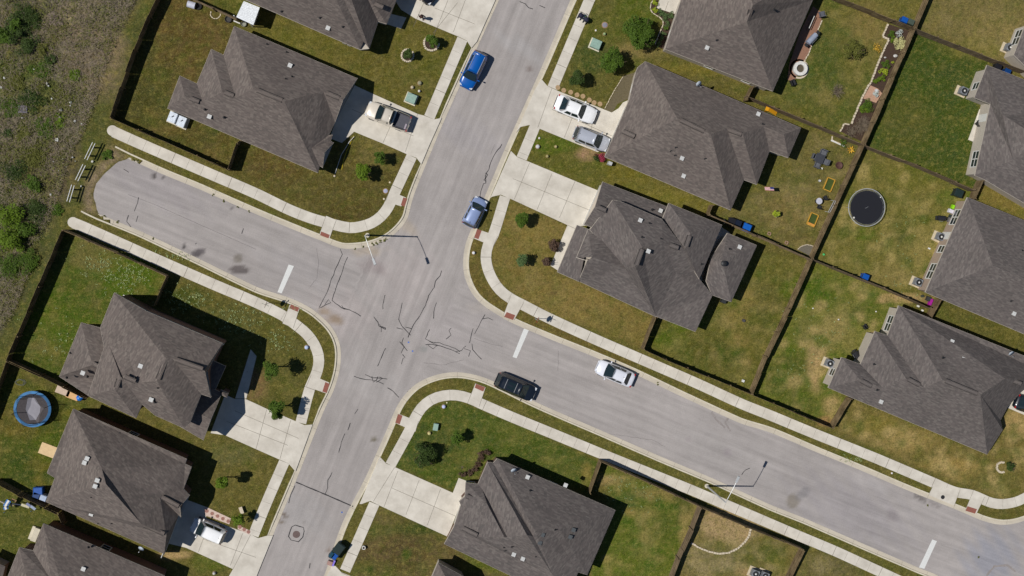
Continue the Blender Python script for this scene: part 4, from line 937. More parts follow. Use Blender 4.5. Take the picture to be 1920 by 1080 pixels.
# right edge
def rwall(h, wins, dbl=()):
    for x, y in wins: h.window(x, y, .85, 1.5, 1.5)
    for x, y in dbl: h.window(x, y, .85, 1.5, 1.5, True)
h = House('grey house with pale back wall at the right edge beside the dark green lawn', (1880, 240), mroof=M_SHING2)
h.section(dict(a=(1851, 122), b=(2090, 215), c=(2020, 440), w=(1845, 336), w0=(1828, 329), w1=(1857, 195), w2=(1827, 183)), dict(A=(1880, 215), A2=(1872, 208), B=(1950, 260), D=(1900, 300)),
 [chars('a b B A'), chars('a A w1 w2'), chars('w1 A B D w0'), chars('w0 D w'), chars('w D B c'), chars('b c B')], 2.9)
rwall(h, [(1822, 158)], [(1827, 298)]); h.door(1843, 222, .9, 2.1, M_WHITE); h.finish()
h = House('grey house with tan back wall at the right edge, facing the black trampoline', (1850, 500), mroof=M_SHING2, mwall=M_WALL2)
h.section(dict(a=(1814, 370), b=(2030, 458), c=(1960, 643), w=(1735, 548)), dict(A=(1862, 498), B=(1940, 530)), [chars('a b B A'), chars('a A w'), chars('w A B c'), chars('b c B')], 2.9)
h.box_vent([(1900, 588)]); h.pipe([(1896, 564), (1917, 470)]); rwall(h, [(1765, 467)], [(1793, 408), (1748, 509)])
h.door(1777, 444, .9, 2.05, M_WHITE); h.finish()
h = House('grey house with three stepped hips and pale back walls, right of the worn lawn', (1740, 690), mroof=M_SHING2)
h.section(dict(a=(1685, 573), b=(1922, 668), b2=(1990, 696), c0=(1960, 700), c1=(1915, 735), c2=(1890, 762), c3=(1876, 788), c4=(1880, 806), c=(1851, 852), w=(1553, 727), w1=(1578, 670), w2=(1613, 683), w3=(1641, 621), w4=(1664, 629)),
 dict(H1=(1767, 712), H2=(1733, 727), H3=(1699, 710), H4=(1655, 727), H5=(1612, 712), R=(1838, 740), S=(1884, 710, 5.3)),
 [chars('a b b2 c0 c1 S R H1'), chars('c1 c2 c3 c4 c R S'), chars('w c R H1 H2 H3 H4 H5'), chars('a H1 H2 w4'), chars('w4 H2 H3 w3'), chars('w3 H3 H4 w2'), chars('w2 H4 H5 w1'), chars('w1 H5 w')], 2.9)
h.box_vent([(1784, 640), (1805, 673), (1651, 753)]); h.pipe([(1768, 671), (1639, 683), (1816, 673), (1828, 684), (1645, 731)])
h.ridge_vent([((1773, 714), (1832, 738)), ((1703, 711), (1724, 722)), ((1615, 714), (1634, 724)), ((1893, 711), (1915, 720))])
rwall(h, [(1562, 698)], [(1664, 605)]); h.window(1650, 855, z=1.5); h.dish(1889, 659, 2.9, .4); h.finish()
h = House('grey house with pale wall cut by the upper right edge', (1910, 90), mroof=M_SHING2)
h.section(dict(a=(1925, 40), b=(2080, 100), c=(2030, 230), w=(1901, 103)), dict(A=(1975, 110), B=(2010, 140)), [chars('a b B A'), chars('a A w'), chars('w A B c'), chars('b c B')], 2.9)
rwall(h, [], [(1912, 72)]); h.finish()

# bottom centre
h = House('grey house with stepped ridges at the bottom centre beside the south driveway', (990, 970), mroof=M_SHING2, mwall=M_BRICK)
h.section(dict(a=(932, 860, 2.9), b=(1154, 957, 2.9), c=(1101, 1078, 2.9), c2=(1084, 1073, 3.3), d=(1070, 1110, 3.3), d2=(1000, 1100, 2.9), w=(833, 1020, 2.9), w1=(851, 988, 3.3), w2=(864, 947, 2.9), w3=(861, 940, 3.0), w4=(872, 931, 3.5), w5=(873, 905, 2.9), w6=(896, 908, 2.9), w7=(914, 867, 3.1), w8=(925, 868, 2.9)),
 dict(A=(988, 1003, 6.4), B=(1000, 1006, 5.9), C=(1003, 996, 6.25), M=(1032, 988, 5.7), N=(1049, 993, 5.35), G=(904, 917, 3.2), K=(914, 946, 4.3), K2=(920, 948, 3.9), V=(951, 1007, 5.0), V2=(946, 1007, 5.2), S=(901, 1007, 4.5), Q=(875, 952, 3.5), H=(1039, 1082, 4.0), X=(1078, 1068, 3.5)),
 [chars('w7 w6 G K2 V A'), chars('w7 A B w8'), chars('w8 B C a'), chars('a b N M C'), chars('b c N'), chars('M N c c2'), chars('C M c2 d H B'), chars('w5 w6 G K w4'), chars('G K2 K'), chars('K K2 V V2'), chars('w4 K V2 S Q w3'), chars('w2 w3 Q'), chars('w2 Q S w1'), chars('w w1 S V2 V A B H d2')], 2.9, zs=1.0)
h.box_vent([(989, 894), (1060, 909), (963, 1039), (980, 1047)]); h.box_vent([(1017, 1002), (1012, 1017), (1075, 993), (1069, 1006)], plain('dark roof vent', 84, 88, 90, .5))
h.pipe([(994, 920), (1004, 1043), (944, 1026), (1041, 993), (947, 1032), (960, 1025)])
h.ridge_vent([((875, 930), (893, 938)), ((868, 990), (895, 1004))]); h.dish(961, 877, 3.0, .3)
h.door(852, 965, 4.8, 2.2, M_WHITE, 'garage_door'); h.window(1040, 905, z=1.5); h.window(1130, 1010, z=1.5); h.window(885, 890, z=1.5); h.finish()
h = House('grey roof corner with pale rake boards just above the bottom edge', (850, 1080))
h.section(dict(a=(821, 1055, 3.0), b=(872, 1083, 3.0), c=(900, 1140), d=(790, 1130)), dict(A=(845, 1100, 4.2)), [chars('a b A'), chars('b c A'), chars('c d A'), chars('d a A')], 3.0); h.finish()

# ---- ribbed white shed roof, top left
p = at(465, 25)
sh = empty('shed', p, 'white ribbed metal roofed lean-to beside the top left house', 'shed')
Q = W([(457, 2), (487, 14), (475, 47), (443, 32)], 2.3); mb = MB(); mb.prism(Q, 2.22, 2.3)
a, b, c_, d = Q
for k in range(1, 12):
    t = k / 12; u = a.lerp(d, t); v = b.lerp(c_, t); mb.bar(u + Vector((0, 0, .02)), v + Vector((0, 0, .02)), .06, .06)
mb.build('roof', plain('white ribbed metal', 235, 238, 240, .4), sh, p); mb = MB(); mb.prism(offset_poly(Q, .25), -.02, 2.22); mb.build('wall', M_WALL, sh, p)
for x, y in ((444, 36), (474, 50)): q = at(x, y); MB().box((q.x, q.y, 1.1), (.1, .1, 2.2), ANG).build('post', M_WHITE, sh, p)
p = at(-8, 1070); sh = empty('shed', p, 'brown roofed garden shed touching the left edge near the bottom', 'shed')
Q = W([(-40, 1040), (10, 1062), (0, 1100), (-60, 1080)], 2.4); MB().prism(offset_poly(Q, .3), -.02, 2.3).build('wall', M_WALL2, sh, p)
c_ = sum(Q, Vector()) / 4 + Vector((0, 0, .7)); o = MB().add(Q + [c_], [(0, 1, 4), (1, 2, 4), (2, 3, 4), (3, 0, 4)]).build('roof', M_SHING, sh, p); o.data.uv_layers.new(name='UVMap')
# ---------------------------------------------------------------- fences (surveyed along their top edge)
FH = 1.8
def fence(pts, label, m=None, rails=1, group='wooden privacy fences between the yards', h=FH, step=.0):
    P = [at(x, y, h) for x, y in pts]; loc = Vector((P[0].x, P[0].y, 0)); root = empty('wooden_fence', loc, label, 'fence', group)
    b = MB(); r = MB(); m = m or M_FENCE
    for a, c in zip(P, P[1:]):
        d = c - a; d.z = 0; L = d.length; d /= L; nr = Vector((-d.y, d.x, 0)); n = max(1, int(L / .145)); bay = 0
        for i in range(n):
            q = a + d * ((i + .5) * L / n)
            if i % 17 == 0: bay = (rnd.random() - .5) * .16; lean = (rnd.random() - .5) * .09
            hh = h - .03 + bay + (rnd.random() - .5) * .025; o = nr * ((rnd.random() - .5) * .02 + lean)
            b.box((q.x + o.x, q.y + o.y, hh / 2 + .02), (L / n * .97, .02, hh), math.atan2(d.y, d.x))
        for z in (.35, .95, 1.5): r.bar((a.x + nr.x * .05 * rails, a.y + nr.y * .05 * rails, z), (c.x + nr.x * .05 * rails, c.y + nr.y * .05 * rails, z), .04, .09)
        k = max(1, int(L / 2.45))
        for i in range(k + 1):
            q = a + d * (i * L / k) + nr * .11 * rails; MB().box((q.x, q.y, (h - .08) / 2), (.09, .09, h - .08), math.atan2(d.y, d.x)).build('post', m, root, loc)
    b.build('board', m, root, loc); r.build('rail', m, root, loc)
    return root
fence([(296, -12), (277, 28), (250, 92), (225, 162), (205, 221)], 'long dark fence between the upper left back yard and the mown strip', rails=1)
fence([(206, 222), (310, 267), (426, 318)], 'fence along the sidewalk at the closed street end, north side', rails=1)
fence([(427, 317), (443, 268), (450, 262)], 'short fence from the sidewalk to the upper left house', rails=-1)
fence([(115, 431), (90, 490), (50, 585), (10, 677)], 'long dark fence between the lower left back yard and the brush field', rails=1)
fence([(10, 678), (-12, 740), (-30, 790)], 'dark fence at the left edge below the corner of the two-storey yard', rails=1)
fence([(116, 431), (215, 473), (312, 518)], 'fence along the sidewalk south of the closed street end', rails=-1)
fence([(312, 519), (300, 545), (288, 574)], 'short fence from the sidewalk to the two-storey house', rails=-1)
fence([(11, 677), (75, 706), (160, 748)], 'fence between the two-storey house yard and the blue trampoline yard', rails=1)
fence([(-10, 906), (40, 933), (106, 964)], 'fence behind the blue bins at the lower left', rails=1)
fence([(107, 965), (116, 985)], 'narrow fence gate between the two lower left houses', M_FENCE2)
fence([(352, -8), (400, 14), (443, 34)], 'fence behind the white hoop, at the top left', M_FENCE2, rails=-1)
fence([(1231, 595), (1207, 655)], 'short fence from the corner house to the east street sidewalk')
fence([(1207, 656), (1250, 676), (1330, 708), (1410, 741)], 'fence along the east street sidewalk behind the corner house', rails=1)
fence([(1412, 742), (1490, 774), (1562, 804)], 'fence along the east street sidewalk below the worn lawn', rails=1)
fence([(1563, 803), (1580, 775), (1597, 748)], 'light short fence from the east street to the lower right house', rails=-1)
fence([(1411, 740), (1440, 670), (1483, 580), (1524, 487)], 'north-south fence between the corner house lawn and the worn lawn', rails=1)
fence([(1524, 486), (1570, 385), (1622, 272)], 'north-south fence beside the black trampoline', rails=1)
fence([(1623, 271), (1660, 186), (1717, 54)], 'golden lit fence behind the mulched garden bed', rails=1)
fence([(1718, 53), (1745, -10)], 'fence end at the top edge beside the blue bin', rails=1)
fence([(1717, 53), (1640, 22), (1560, -9)], 'golden brown fence north of the fire pit lawn', rails=-1)
fence([(1719, 54), (1800, 86), (1925, 134)], 'fence from the garden corner to the upper right edge', M_FENCE2, rails=1)
fence([(1403, 181), (1500, 221), (1621, 272)], 'fence between the fire pit lawn and the patio table lawn', M_FENCE2, rails=1)
fence([(1414, 160), (1401, 186)], 'yellowish fence gate between the top right and the right middle houses', rails=1)
fence([(1623, 273), (1720, 310), (1829, 357)], 'fence between the dark green lawn and the black trampoline', M_FENCE2, rails=1)
fence([(1845, 338), (1830, 372)], 'short fence beside the dark bin at the tan house corner', rails=1)
fence([(1331, 402), (1420, 441), (1523, 486)], 'fence behind the double recycling bins', M_FENCE2, rails=-1)
fence([(1337, 384), (1330, 401)], 'fence gate between the long house and the corner house', rails=1)
fence([(1525, 487), (1600, 517), (1660, 541), (1746, 579)], 'fence between the black trampoline lawn and the worn lawn', M_FENCE2, rails=1)
fence([(1765, 562), (1746, 596)], 'short fence beside the magenta toy', rails=1)
fence([(1127, 866), (1106, 926)], 'short fence from the east street sidewalk to the bottom centre house', rails=1)
fence([(1128, 866), (1220, 907), (1315, 952)], 'fence along the sidewalk north of the bottom centre yard', rails=-1)
fence([(1317, 953), (1400, 988), (1508, 1032)], 'fence along the sidewalk above the curved gravel bed', rails=-1)
fence([(1509, 1033), (1478, 1095)], 'fence at the bottom edge beside the sidewalk, east of the gravel bed', rails=-1)
fence([(1316, 953), (1300, 995), (1275, 1050), (1258, 1095)], 'fence between the bottom centre yard and the gravel bed yard', M_FENCE2, rails=-1)
# ---------------------------------------------------------------- vehicles
M_LAMP = mat('headlamp lens', (.6, .62, .65), .15, .6, var=.1); M_TAIL = mat('red lamp lens', (.35, .01, .01), .25, .6, var=.1)
def interp(tab, x):
    if x <= tab[0][0]: return tab[0][1]
    for (a, b), (c, d) in zip(tab, tab[1:]):
        if x <= c:
            t = (x - a) / (c - a); t = t * t * (3 - 2 * t) * .5 + t * .5; return b + (d - b) * t
    return tab[-1][1]
def car(name, label, cat, front, rear, width, body, ht=1.5, hood=.26, ws=(.26, .42), rg=(.88, .97), belt=.95, rails=False, pickup=False, trim=None, rack=False, z=None, sunroof=False, group='vehicles parked on the street and driveways'):
    """front/rear: photo pixels of bumper centres; hood/ws/rg given as fractions of length from the nose."""
    zz = ZR if z is None else z
    A = at(*front, zz + .6); B = at(*rear, zz + .6); C = (A + B) / 2; d = A - B; L = math.hypot(d.x, d.y)
    root = empty(name, (C.x, C.y, zz), label, cat, group, math.atan2(d.y, d.x))
    hw = width / 2; X = lambda f: L / 2 - f * L
    wt = [(0, .66), (.02, .78), (.06, .90), (.14, .97), (.3, 1.0), (.75, 1.0), (.9, .97), (.96, .90), (.99, .82), (1, .74)]
    hz = [(0, belt - .30), (.03, belt - .22), (.10, belt - .12), (hood, belt + .0), (.5, belt + .02), (.85, belt + .03), (rg[1] if not pickup else .97, belt + .02), (.985, belt - .06), (1, belt - .2)]
    fr = [0, .012, .03, .06, .10, .15, .2, hood, .35, .45, .55, .65, .75, .85, .9, .94, .97, .988, 1]
    ring = []; 
    for f in fr:
        w_ = hw * interp(wt, f); zt = interp(hz, f); x = X(f); lo = .30 if .03 < f < .97 else .38
        ring.append([(x, w_ * .93, lo - .08), (x, w_, lo + .06), (x, w_ * 1.0, zt * .62), (x, w_ * .975, zt - .10), (x, w_ * .90, zt - .02), (x, w_ * .6, zt + .035), (x, 0, zt + .05),
                     (x, -w_ * .6, zt + .035), (x, -w_ * .90, zt - .02), (x, -w_ * .975, zt - .10), (x, -w_, zt * .62), (x, -w_, lo + .06), (x, -w_ * .93, lo - .08)])
    mb = MB(); n = 13
    if pickup:                                # open bed behind the cab
        bx0 = .60; bx1 = .965
    mb.add([p for r in ring for p in r], [(i * n + j, i * n + j + 1, (i + 1) * n + j + 1, (i + 1) * n + j) for i in range(len(fr) - 1) for j in range(n - 1)
            if not (pickup and fr[i] >= .6 and fr[i + 1] <= .98 and 4 <= j <= 7)] + [tuple(range(n)), tuple(range((len(fr)) * n - 1, (len(fr) - 1) * n - 1, -1))] + [(i * n, (i + 1) * n, (i + 1) * n + n - 1, i * n + n - 1) for i in range(len(fr) - 1)])
    # greenhouse
    rx0, rx1 = X(ws[1]), X(rg[0]); bx0_, bx1_ = X(ws[0]), X(rg[1]); wb, wr = hw * .93, hw * (.60 if ht < 1.5 else .68); zb, zr = belt + .0, ht
    def gh(f, t):  # f along 0..1 of cabin, t 0 base 1 roof
        x = bx0_ + (bx1_ - bx0_) * f; xr = rx0 + (rx1 - rx0) * f; w_ = wb + (wr - wb) * t; bow = math.sin(f * math.pi)
        return (x + (xr - x) * t, (w_ * (.93 + .07 * bow)), zb + (zr - zb) * t + (.02 * bow if t == 1 else 0))
    N = 8; vs = []
    for i in range(N + 1):
        f = i / N; a = gh(f, 0); b = gh(f, .92); c = gh(f, 1)
        k = .88
        vs += [a, b, (c[0], c[1] * k, c[2] + .01), (c[0], 0, c[2] + .035), (c[0], -c[1] * k, c[2] + .01), (b[0], -b[1], b[2]), (a[0], -a[1], a[2])]
    mb.add(vs, [(i * 7 + j, (i + 1) * 7 + j, (i + 1) * 7 + j + 1, i * 7 + j + 1) for i in range(N) for j in range(6)] + [tuple(range(6, -1, -1)), tuple(range(N * 7, N * 7 + 7))])
    bo = mb.build('body', body, root, smooth=True)
    bo.data.update()
    try:
        for e in bo.data.edges: pass
    except Exception: pass
    g = MB(); o = .012
    def glass(name_, q): MB().add(q, [tuple(range(len(q)))]).build(name_, M_CARGL, root)
    # windscreen and rear window, set slightly proud, bowed in plan
    def screen(xb, xr, wb_, wr_, sgn):
        q = []; M = 6
        for i in range(M + 1):
            t = -1 + 2 * i / M; bow = (1 - t * t) * .07 * sgn; q.append((xb + bow + .015 * sgn, t * wb_, zb + .045))
        for i in range(M + 1):
            t = 1 - 2 * i / M; bow = (1 - t * t) * .05 * sgn; q.append((xr + bow * .6 + .02 * sgn, t * wr_, zr - .01 + (1 - t * t) * .02))
        return q
    c = (screen(bx0_ + .01, rx0 + .02, hw * .84, wr * .9, 1)); glass('windscreen', c)
    c = (screen(bx1_ - .01, rx1 - .02, hw * .80, wr * .86, -1)); glass('rear_window', c)
    for sg in (1, -1):
        for f0, f1 in ((.10, .46), (.50, .80)) if (rg[0] - ws[1]) > .2 else ((.12, .85),):
            q = []
            for f, t in ((f0, .12), (f1, .12), (f1, .86), (f0, .86)):
                p = gh(f, t); q.append((p[0], (p[1] + .014) * sg, p[2]))
            glass('side_window', q)
    # wheels
    for f in (.175, .80):
        for sg in (1, -1):
            t = MB().cyl((X(f), sg * (hw - .22), .33), (X(f), sg * (hw + .005), .33), .335, .335, 20).build('wheel', M_TYRE, root)
            MB().cyl((X(f), sg * (hw - .02), .33), (X(f), sg * (hw + .015), .33), .2, .18, 12).build('rim', M_RIM, t)
    for sg in (1, -1):
        MB().box((X(.035), sg * hw * .68, belt - .26), (.22, .30, .12)).build('headlight', M_LAMP, root)
        MB().box((X(.975), sg * hw * .76, belt - .14), (.14, .24, .18)).build('tail_light', M_TAIL, root)
        m_ = MB().box((X(ws[0] + .05), sg * (hw + .12), belt + .08), (.12, .20, .13)); m_.bar((X(ws[0] + .05), sg * (hw * .9), belt + .05), (X(ws[0] + .05), sg * (hw + .06), belt + .06), .05, .04); m_.build('mirror', body, root)
    MB().box((X(-.002), 0, .42), (.12, hw * 1.35, .22)).build('bumper', trim or body, root); MB().box((X(1.0), 0, .45), (.12, hw * 1.45, .22)).build('bumper', trim or body, root)
    MB().box((X(.002), 0, belt - .33), (.06, hw * .8, .12)).build('grille', M_DARK, root)
    # panel gaps on the bonnet edge
    mb = MB(); mb.bar((X(hood - .01), -hw * .72, belt + .035), (X(hood - .01), hw * .72, belt + .035), .02, .03); mb.build('wiper', M_DARK, root)
    if rails:
        for sg in (1, -1): MB().bar((rx0 - .1, sg * wr * .88, ht + .04), (rx1 + .15, sg * wr * .88, ht + .04), .05, .05).build('roof_rail', M_METAL, root)
    if rack:
        for f in (.25, .72): x = rx0 + (rx1 - rx0) * f; MB().bar((x, -wr * .86, ht + .07), (x, wr * .86, ht + .07), .05, .05).build('roof_bar', M_METAL, root)
        MB().box(((rx0 * .55 + rx1 * .45), 0, ht + .045), (.9, wr * 1.2, .012)).build('sunroof', M_CARGL, root)
    else: MB().box((rx1 + .2, 0, ht + .07), (.14, .05, .06), taper=.5).build('antenna', M_DARK, root)
    if pickup:
        x0, x1 = X(.605), X(.985); mb = MB(); liner = mat('bed liner', L3(92, 92, 100), .8, var=.12, scale=9)
        mb.box(((x0 + x1) / 2, 0, .62), (x0 - x1, hw * 1.5, .06)); 
        for k in range(9): mb.box(((x0 + x1) / 2, -hw * .62 + k * hw * 1.24 / 8, .66), (x0 - x1 - .1, .05, .03))
        for sg in (1, -1): mb.box(((x0 + x1) / 2, sg * hw * .77, .80), (x0 - x1, .05, .40))
        mb.box((x0, 0, .8), (.05, hw * 1.5, .4)); mb.box((x1 + .03, 0, .8), (.06, hw * 1.5, .4)); mb.build('cargo_bed', liner, root)
        MB().box((x1 + .28, .35, .70), (.18, .6, .05)).build('bed_clutter', plain('old tools', 170, 160, 170), root)
    return root
PB = paint('bright blue paint', L3(0, 92, 178, 1.3)); PG = paint('champagne paint', L3(224, 214, 198), metal=.05)
PW = paint('white car paint', L3(250, 250, 250, 1.1)); PS = paint('silver paint', L3(196, 200, 210), metal=.15); PSB = paint('silver blue paint', L3(150, 168, 208), metal=.12)
PK = paint('dark navy paint', L3(24, 32, 44), coat=.6, rough=.35); PLW = paint('pale silver white paint', L3(236, 238, 246), metal=.0); PBK = paint('near black paint', L3(26, 24, 30), rough=.3)
Z0 = .022
car('parked_car', 'bright blue suv parked on the left kerb of the main street', 'car', (872, 164), (903, 99), 1.80, PB, 1.62, .24, (.24, .40), (.93, .985), 1.0, rails=True)
car('pickup_truck', 'champagne pickup truck with an open grey bed on the upper left driveway', 'pickup truck', (688, 203), (768, 234), 1.98, PG, 1.82, .27, (.25, .38), (.565, .60), 1.12, pickup=True, z=Z0)
car('parked_car', 'white four door sedan, upper of two cars on the right driveway', 'car', (1116, 220), (1042, 190), 1.92, PW, 1.45, .30, (.30, .42), (.74, .86), .92, trim=PBK, z=Z0)
car('parked_car', 'silver hatchback, lower of two cars on the right driveway beside the pink bush', 'car', (1140, 273), (1077, 248), 1.78, PS, 1.55, .24, (.24, .42), (.92, .985), .98, z=Z0)
car('parked_car', 'silver blue hatchback parked on the right kerb above the crossing', 'car', (903, 373), (877, 423), 1.72, PSB, 1.52, .22, (.22, .40), (.93, .985), .95)
car('parked_car', 'dark navy suv with roof bars parked on the east street by the south kerb', 'car', (1002, 740), (931, 710), 1.92, PK, 1.75, .22, (.22, .38), (.93, .985), 1.08, rack=True)
car('parked_car', 'pale silver white sedan parked on the east street by the north kerb', 'car', (1120, 686), (1187, 714), 1.82, PLW, 1.45, .24, (.23, .43), (.75, .87), .92)
car('parked_car', 'white hatchback half in house shade on the lower left driveway', 'car', (361, 982), (421, 1008), 1.82, PW, 1.62, .20, (.20, .37), (.93, .985), 1.0, z=Z0)
car('parked_car', 'near black car cut by the top edge on the top left driveway', 'car', (814, 0), (765, -42), 1.8, PBK, 1.5, .25, (.25, .42), (.8, .93), .95, z=Z0)
car('parked_car', 'dark car nosing under the roof at the right edge driveway', 'car', (1976, 778), (1904, 751), 1.85, PK, 1.5, .25, (.27, .42), (.78, .92), .95, z=Z0)
# ---------------------------------------------------------------- trees and plants
def leafmat(name, r, g, b, v=.35):
    m = mat(name, L3(r, g, b), .7, .25, var=v, scale=2.2); bs = m.node_tree.nodes['Principled BSDF']
    return m
LF = {'dark': leafmat('dark green leaves', 58, 76, 26), 'mid': leafmat('mid green leaves', 74, 98, 22), 'bright': leafmat('bright green leaves', 94, 118, 20), 'blue': leafmat('blue green leaves', 84, 106, 60),
      'yellow': leafmat('yellow green leaves', 150, 164, 40), 'pale': leafmat('pale variegated leaves', 190, 186, 130), 'red': leafmat('pink red flowers', 170, 60, 84), 'brown': leafmat('brown leaves', 88, 68, 54), 'grey': leafmat('silver grey leaves', 196, 204, 198), 'gold': leafmat('golden leaves', 214, 172, 60), 'dry': leafmat('dry twigs', 138, 124, 106), 'olive': leafmat('olive leaves', 98, 100, 40)}
def leaves(mb, c, r, n, size, rs_, clumps=9, flat=.85, hollow=.35):
    cl = []
    for i in range(clumps):
        d = Vector((rs_.gauss(0, 1), rs_.gauss(0, 1), rs_.gauss(0, .8))).normalized(); k = rs_.uniform(.2, .86)
        cl.append((Vector((d.x * r[0] * k, d.y * r[1] * k, d.z * r[2] * k)), rs_.uniform(.22, .5)))
    for i in range(n):
        o, k = cl[rs_.randrange(clumps)]
        d = Vector((rs_.gauss(0, 1), rs_.gauss(0, 1), rs_.gauss(0, 1))).normalized() * (hollow + (1 - hollow) * rs_.random() ** .5) * k
        p = Vector(c) + o + Vector((d.x * r[0], d.y * r[1], d.z * r[2]))
        s_ = size * rs_.uniform(.5, 1.5); nrm = (d * 1.2 + Vector((rs_.gauss(0, .5), rs_.gauss(0, .5), .55 + rs_.random()))).normalized()
        u = nrm.cross(Vector((rs_.random() - .5, rs_.random() - .5, rs_.random() - .5))).normalized(); v = nrm.cross(u)
        a = len(mb.v); mb.v += [p - u * s_, p - v * s_ * .45, p + u * s_, p + v * s_ * .45]; mb.f.append((a, a + 1, a + 2, a + 3))
def branches(mb, base, r, h, rs_, n=7, rad=.05, up=.5):
    top = Vector(base) + Vector((0, 0, h))
    for i in range(n):
        a = rs_.uniform(0, 6.28); z = h * rs_.uniform(up * .7, up * 1.2); p0 = Vector(base) + Vector((0, 0, z)); p1 = Vector(base) + Vector((math.cos(a) * r * .45, math.sin(a) * r * .45, z + (h - z) * .45 + .1)); p2 = Vector(base) + Vector((math.cos(a + .3) * r * .85, math.sin(a + .3) * r * .85, z + (h - z) * .8 + .1))
        mb.cyl(p0, p1, rad * .5, rad * .35, 5); mb.cyl(p1, p2, rad * .35, rad * .12, 4)
def tree(px, py, rpx, hc, kind, label, n=None, name='tree', cat='tree', group='young trees on the front lawns', size=.13, squash=.95, clumps=11, hollow=.35):
    """px,py: photo pixel of the crown centre, which stands hc metres up; rpx crown radius in photo pixels."""
    rs_ = random.Random(int(px * 31 + py)); r = rpx / 17.0 * (1 - hc / H_CAM)
    c = at(px, py, hc); loc = Vector((c.x, c.y, 0)); root = empty(name, loc, label, cat, group)
    mb = MB(); mb.cyl(loc, loc + Vector((0, 0, hc * .6)), .035 + r * .04, .03 + r * .03, 8); mb.cyl(loc + Vector((0, 0, hc * .6)), loc + Vector((.03, 0, hc + r * .3)), .03 + r * .03, .015, 6)
    tr = mb.build('trunk', M_BARK, root, loc)
    for i in range(5):
        mb = MB(); branches(mb, loc, r, hc + r * .6, rs_, 1, .05 + r * .04, .45); mb.build('branch', M_BARK, tr, loc)
    mb = MB(); leaves(mb, c, (r * .88, r * .88, min(r * squash * .9, hc * .85)), int((n or int(500 + 900 * r * r)) * 2.6), size * .58, rs_, clumps * 2, hollow=hollow)
    mb.build('crown', LF[kind], root, loc)
    return root
def shrub(px, py, rpx, h, kind, label, n=260, size=.09, name='shrub', cat='shrub', group=None, clumps=5, twig=True):
    rs_ = random.Random(int(px * 17 + py * 3)); r = rpx / 17.0; c = at(px, py, h * .5); loc = Vector((c.x, c.y, 0)); root = empty(name, loc, label, cat, group)
    mb = MB(); 
    for i in range(5):
        a = rs_.uniform(0, 6.28); mb.cyl(loc, loc + Vector((math.cos(a) * r * .6, math.sin(a) * r * .6, h * .8)), .02, .008, 4)
    mb.build('stem', M_BARK, root, loc)
    mb = MB(); leaves(mb, c, (r, r, h * .5), int(n * 1.6), size * .72, rs_, clumps * 2); mb.build('foliage', LF[kind], root, loc); return root
def bare(px, py, rpx, h, label, m, n=60, name='shrub', cat='shrub', group=None, rad=.012):
    rs_ = random.Random(int(px + py * 7)); r = rpx / 17.0; loc = at(px, py, 0); root = empty(name, loc, label, cat, group); mb = MB()
    for i in range(n):
        a = rs_.uniform(0, 6.28); k = rs_.uniform(.3, 1); e = loc + Vector((math.cos(a) * r * k, math.sin(a) * r * k, h * rs_.uniform(.4, 1))); mid = loc.lerp(e, .5) + Vector((rs_.gauss(0, .1), rs_.gauss(0, .1), h * .15))
        mb.cyl(loc + Vector((rs_.gauss(0, .05), rs_.gauss(0, .05), 0)), mid, rad * 1.4, rad, 4, False); mb.cyl(mid, e, rad, rad * .5, 4, False)
        for j in range(3): f = mid.lerp(e, rs_.random()); mb.cyl(f, f + Vector((rs_.gauss(0, .2), rs_.gauss(0, .2), rs_.uniform(0, .25))), rad * .7, rad * .3, 3, False)
    mb.build('twig', m, root, loc); return root
tree(811, 76, 14, 1.5, 'mid', 'small bushy tree in the right of two stone rings, upper left lawn')
tree(765, 101, 11, 1.4, 'dark', 'smaller bushy tree in the left of two stone rings, upper left lawn')
tree(679, 324, 18, 1.9, 'bright', 'bright green tree, lower of the pair beside the curved sidewalk, upper left corner lawn')
tree(712, 295, 14, 1.7, 'mid', 'smaller green tree, upper of the pair beside the curved sidewalk', n=700)
tree(1200, 62, 33, 2.2, 'mid', 'biggest round dense tree, beside the curved flower bed', n=6500, clumps=26, size=.15)
tree(1151, 115, 27, 2.2, 'mid', 'round dense tree left of the long house corner, middle of three in a line', n=4200, clumps=20, size=.15)
tree(1080, 148, 17, 2.3, 'dark', 'thin crowned tree above the round stepping pads', n=1300)
tree(978, 411, 17, 1.7, 'mid', 'round small tree on the dry corner lawn below the double driveway', n=1700)
tree(980, 488, 13, 1.7, 'blue', 'narrow blue green young tree on the dry corner lawn', n=620)
tree(507, 694, 19, 3.4, 'mid', 'sparse tree with a wide dark shadow in front of the two-storey house', n=1300)
tree(518, 769, 19, 3.2, 'mid', 'round leafy tree at the edge of the two-storey house driveway', n=2300)
tree(856, 823, 15, 1.9, 'mid', 'small tree right of the darkest tree on the south corner lawn', n=1000)
tree(796, 853, 26, 1.6, 'dark', 'wide dark tree on the south corner lawn near its driveway', n=2600, clumps=16)
tree(417, 905, 14, 2.9, 'bright', 'bright yellow green small tree in front of the crooked ridge house', n=1200)
tree(448, 974, 13, 1.9, 'bright', 'loose small tree beside the pale walkway near the white hatchback', n=650)
tree(1598, 93, 24, 1.0, 'olive', 'low spreading tree on the fire pit lawn', n=1700, squash=.7)
tree(1455, 401, 8, .8, 'yellow', 'tiny yellow green tree in a hexagonal edging on the patio table lawn', n=420, group=None)
tree(1894, 876, 10, .7, 'dark', 'small dark shrub tree in the broken white ring at the right', n=420, group=None)
bare(1567, 172, 17, .9, 'leafless twiggy bush on the fire pit lawn', LF['dry'], 70)
tree(1040, 462, 14, .9, 'brown', 'larger brown leafed bush beside the corner house footpath', 800, 'shrub', 'shrub', 'brown bushes by the corner house')
tree(1026, 492, 11, .8, 'brown', 'smaller brown leafed bush at the lower end of the corner house footpath', 560, 'shrub', 'shrub', 'brown bushes by the corner house')
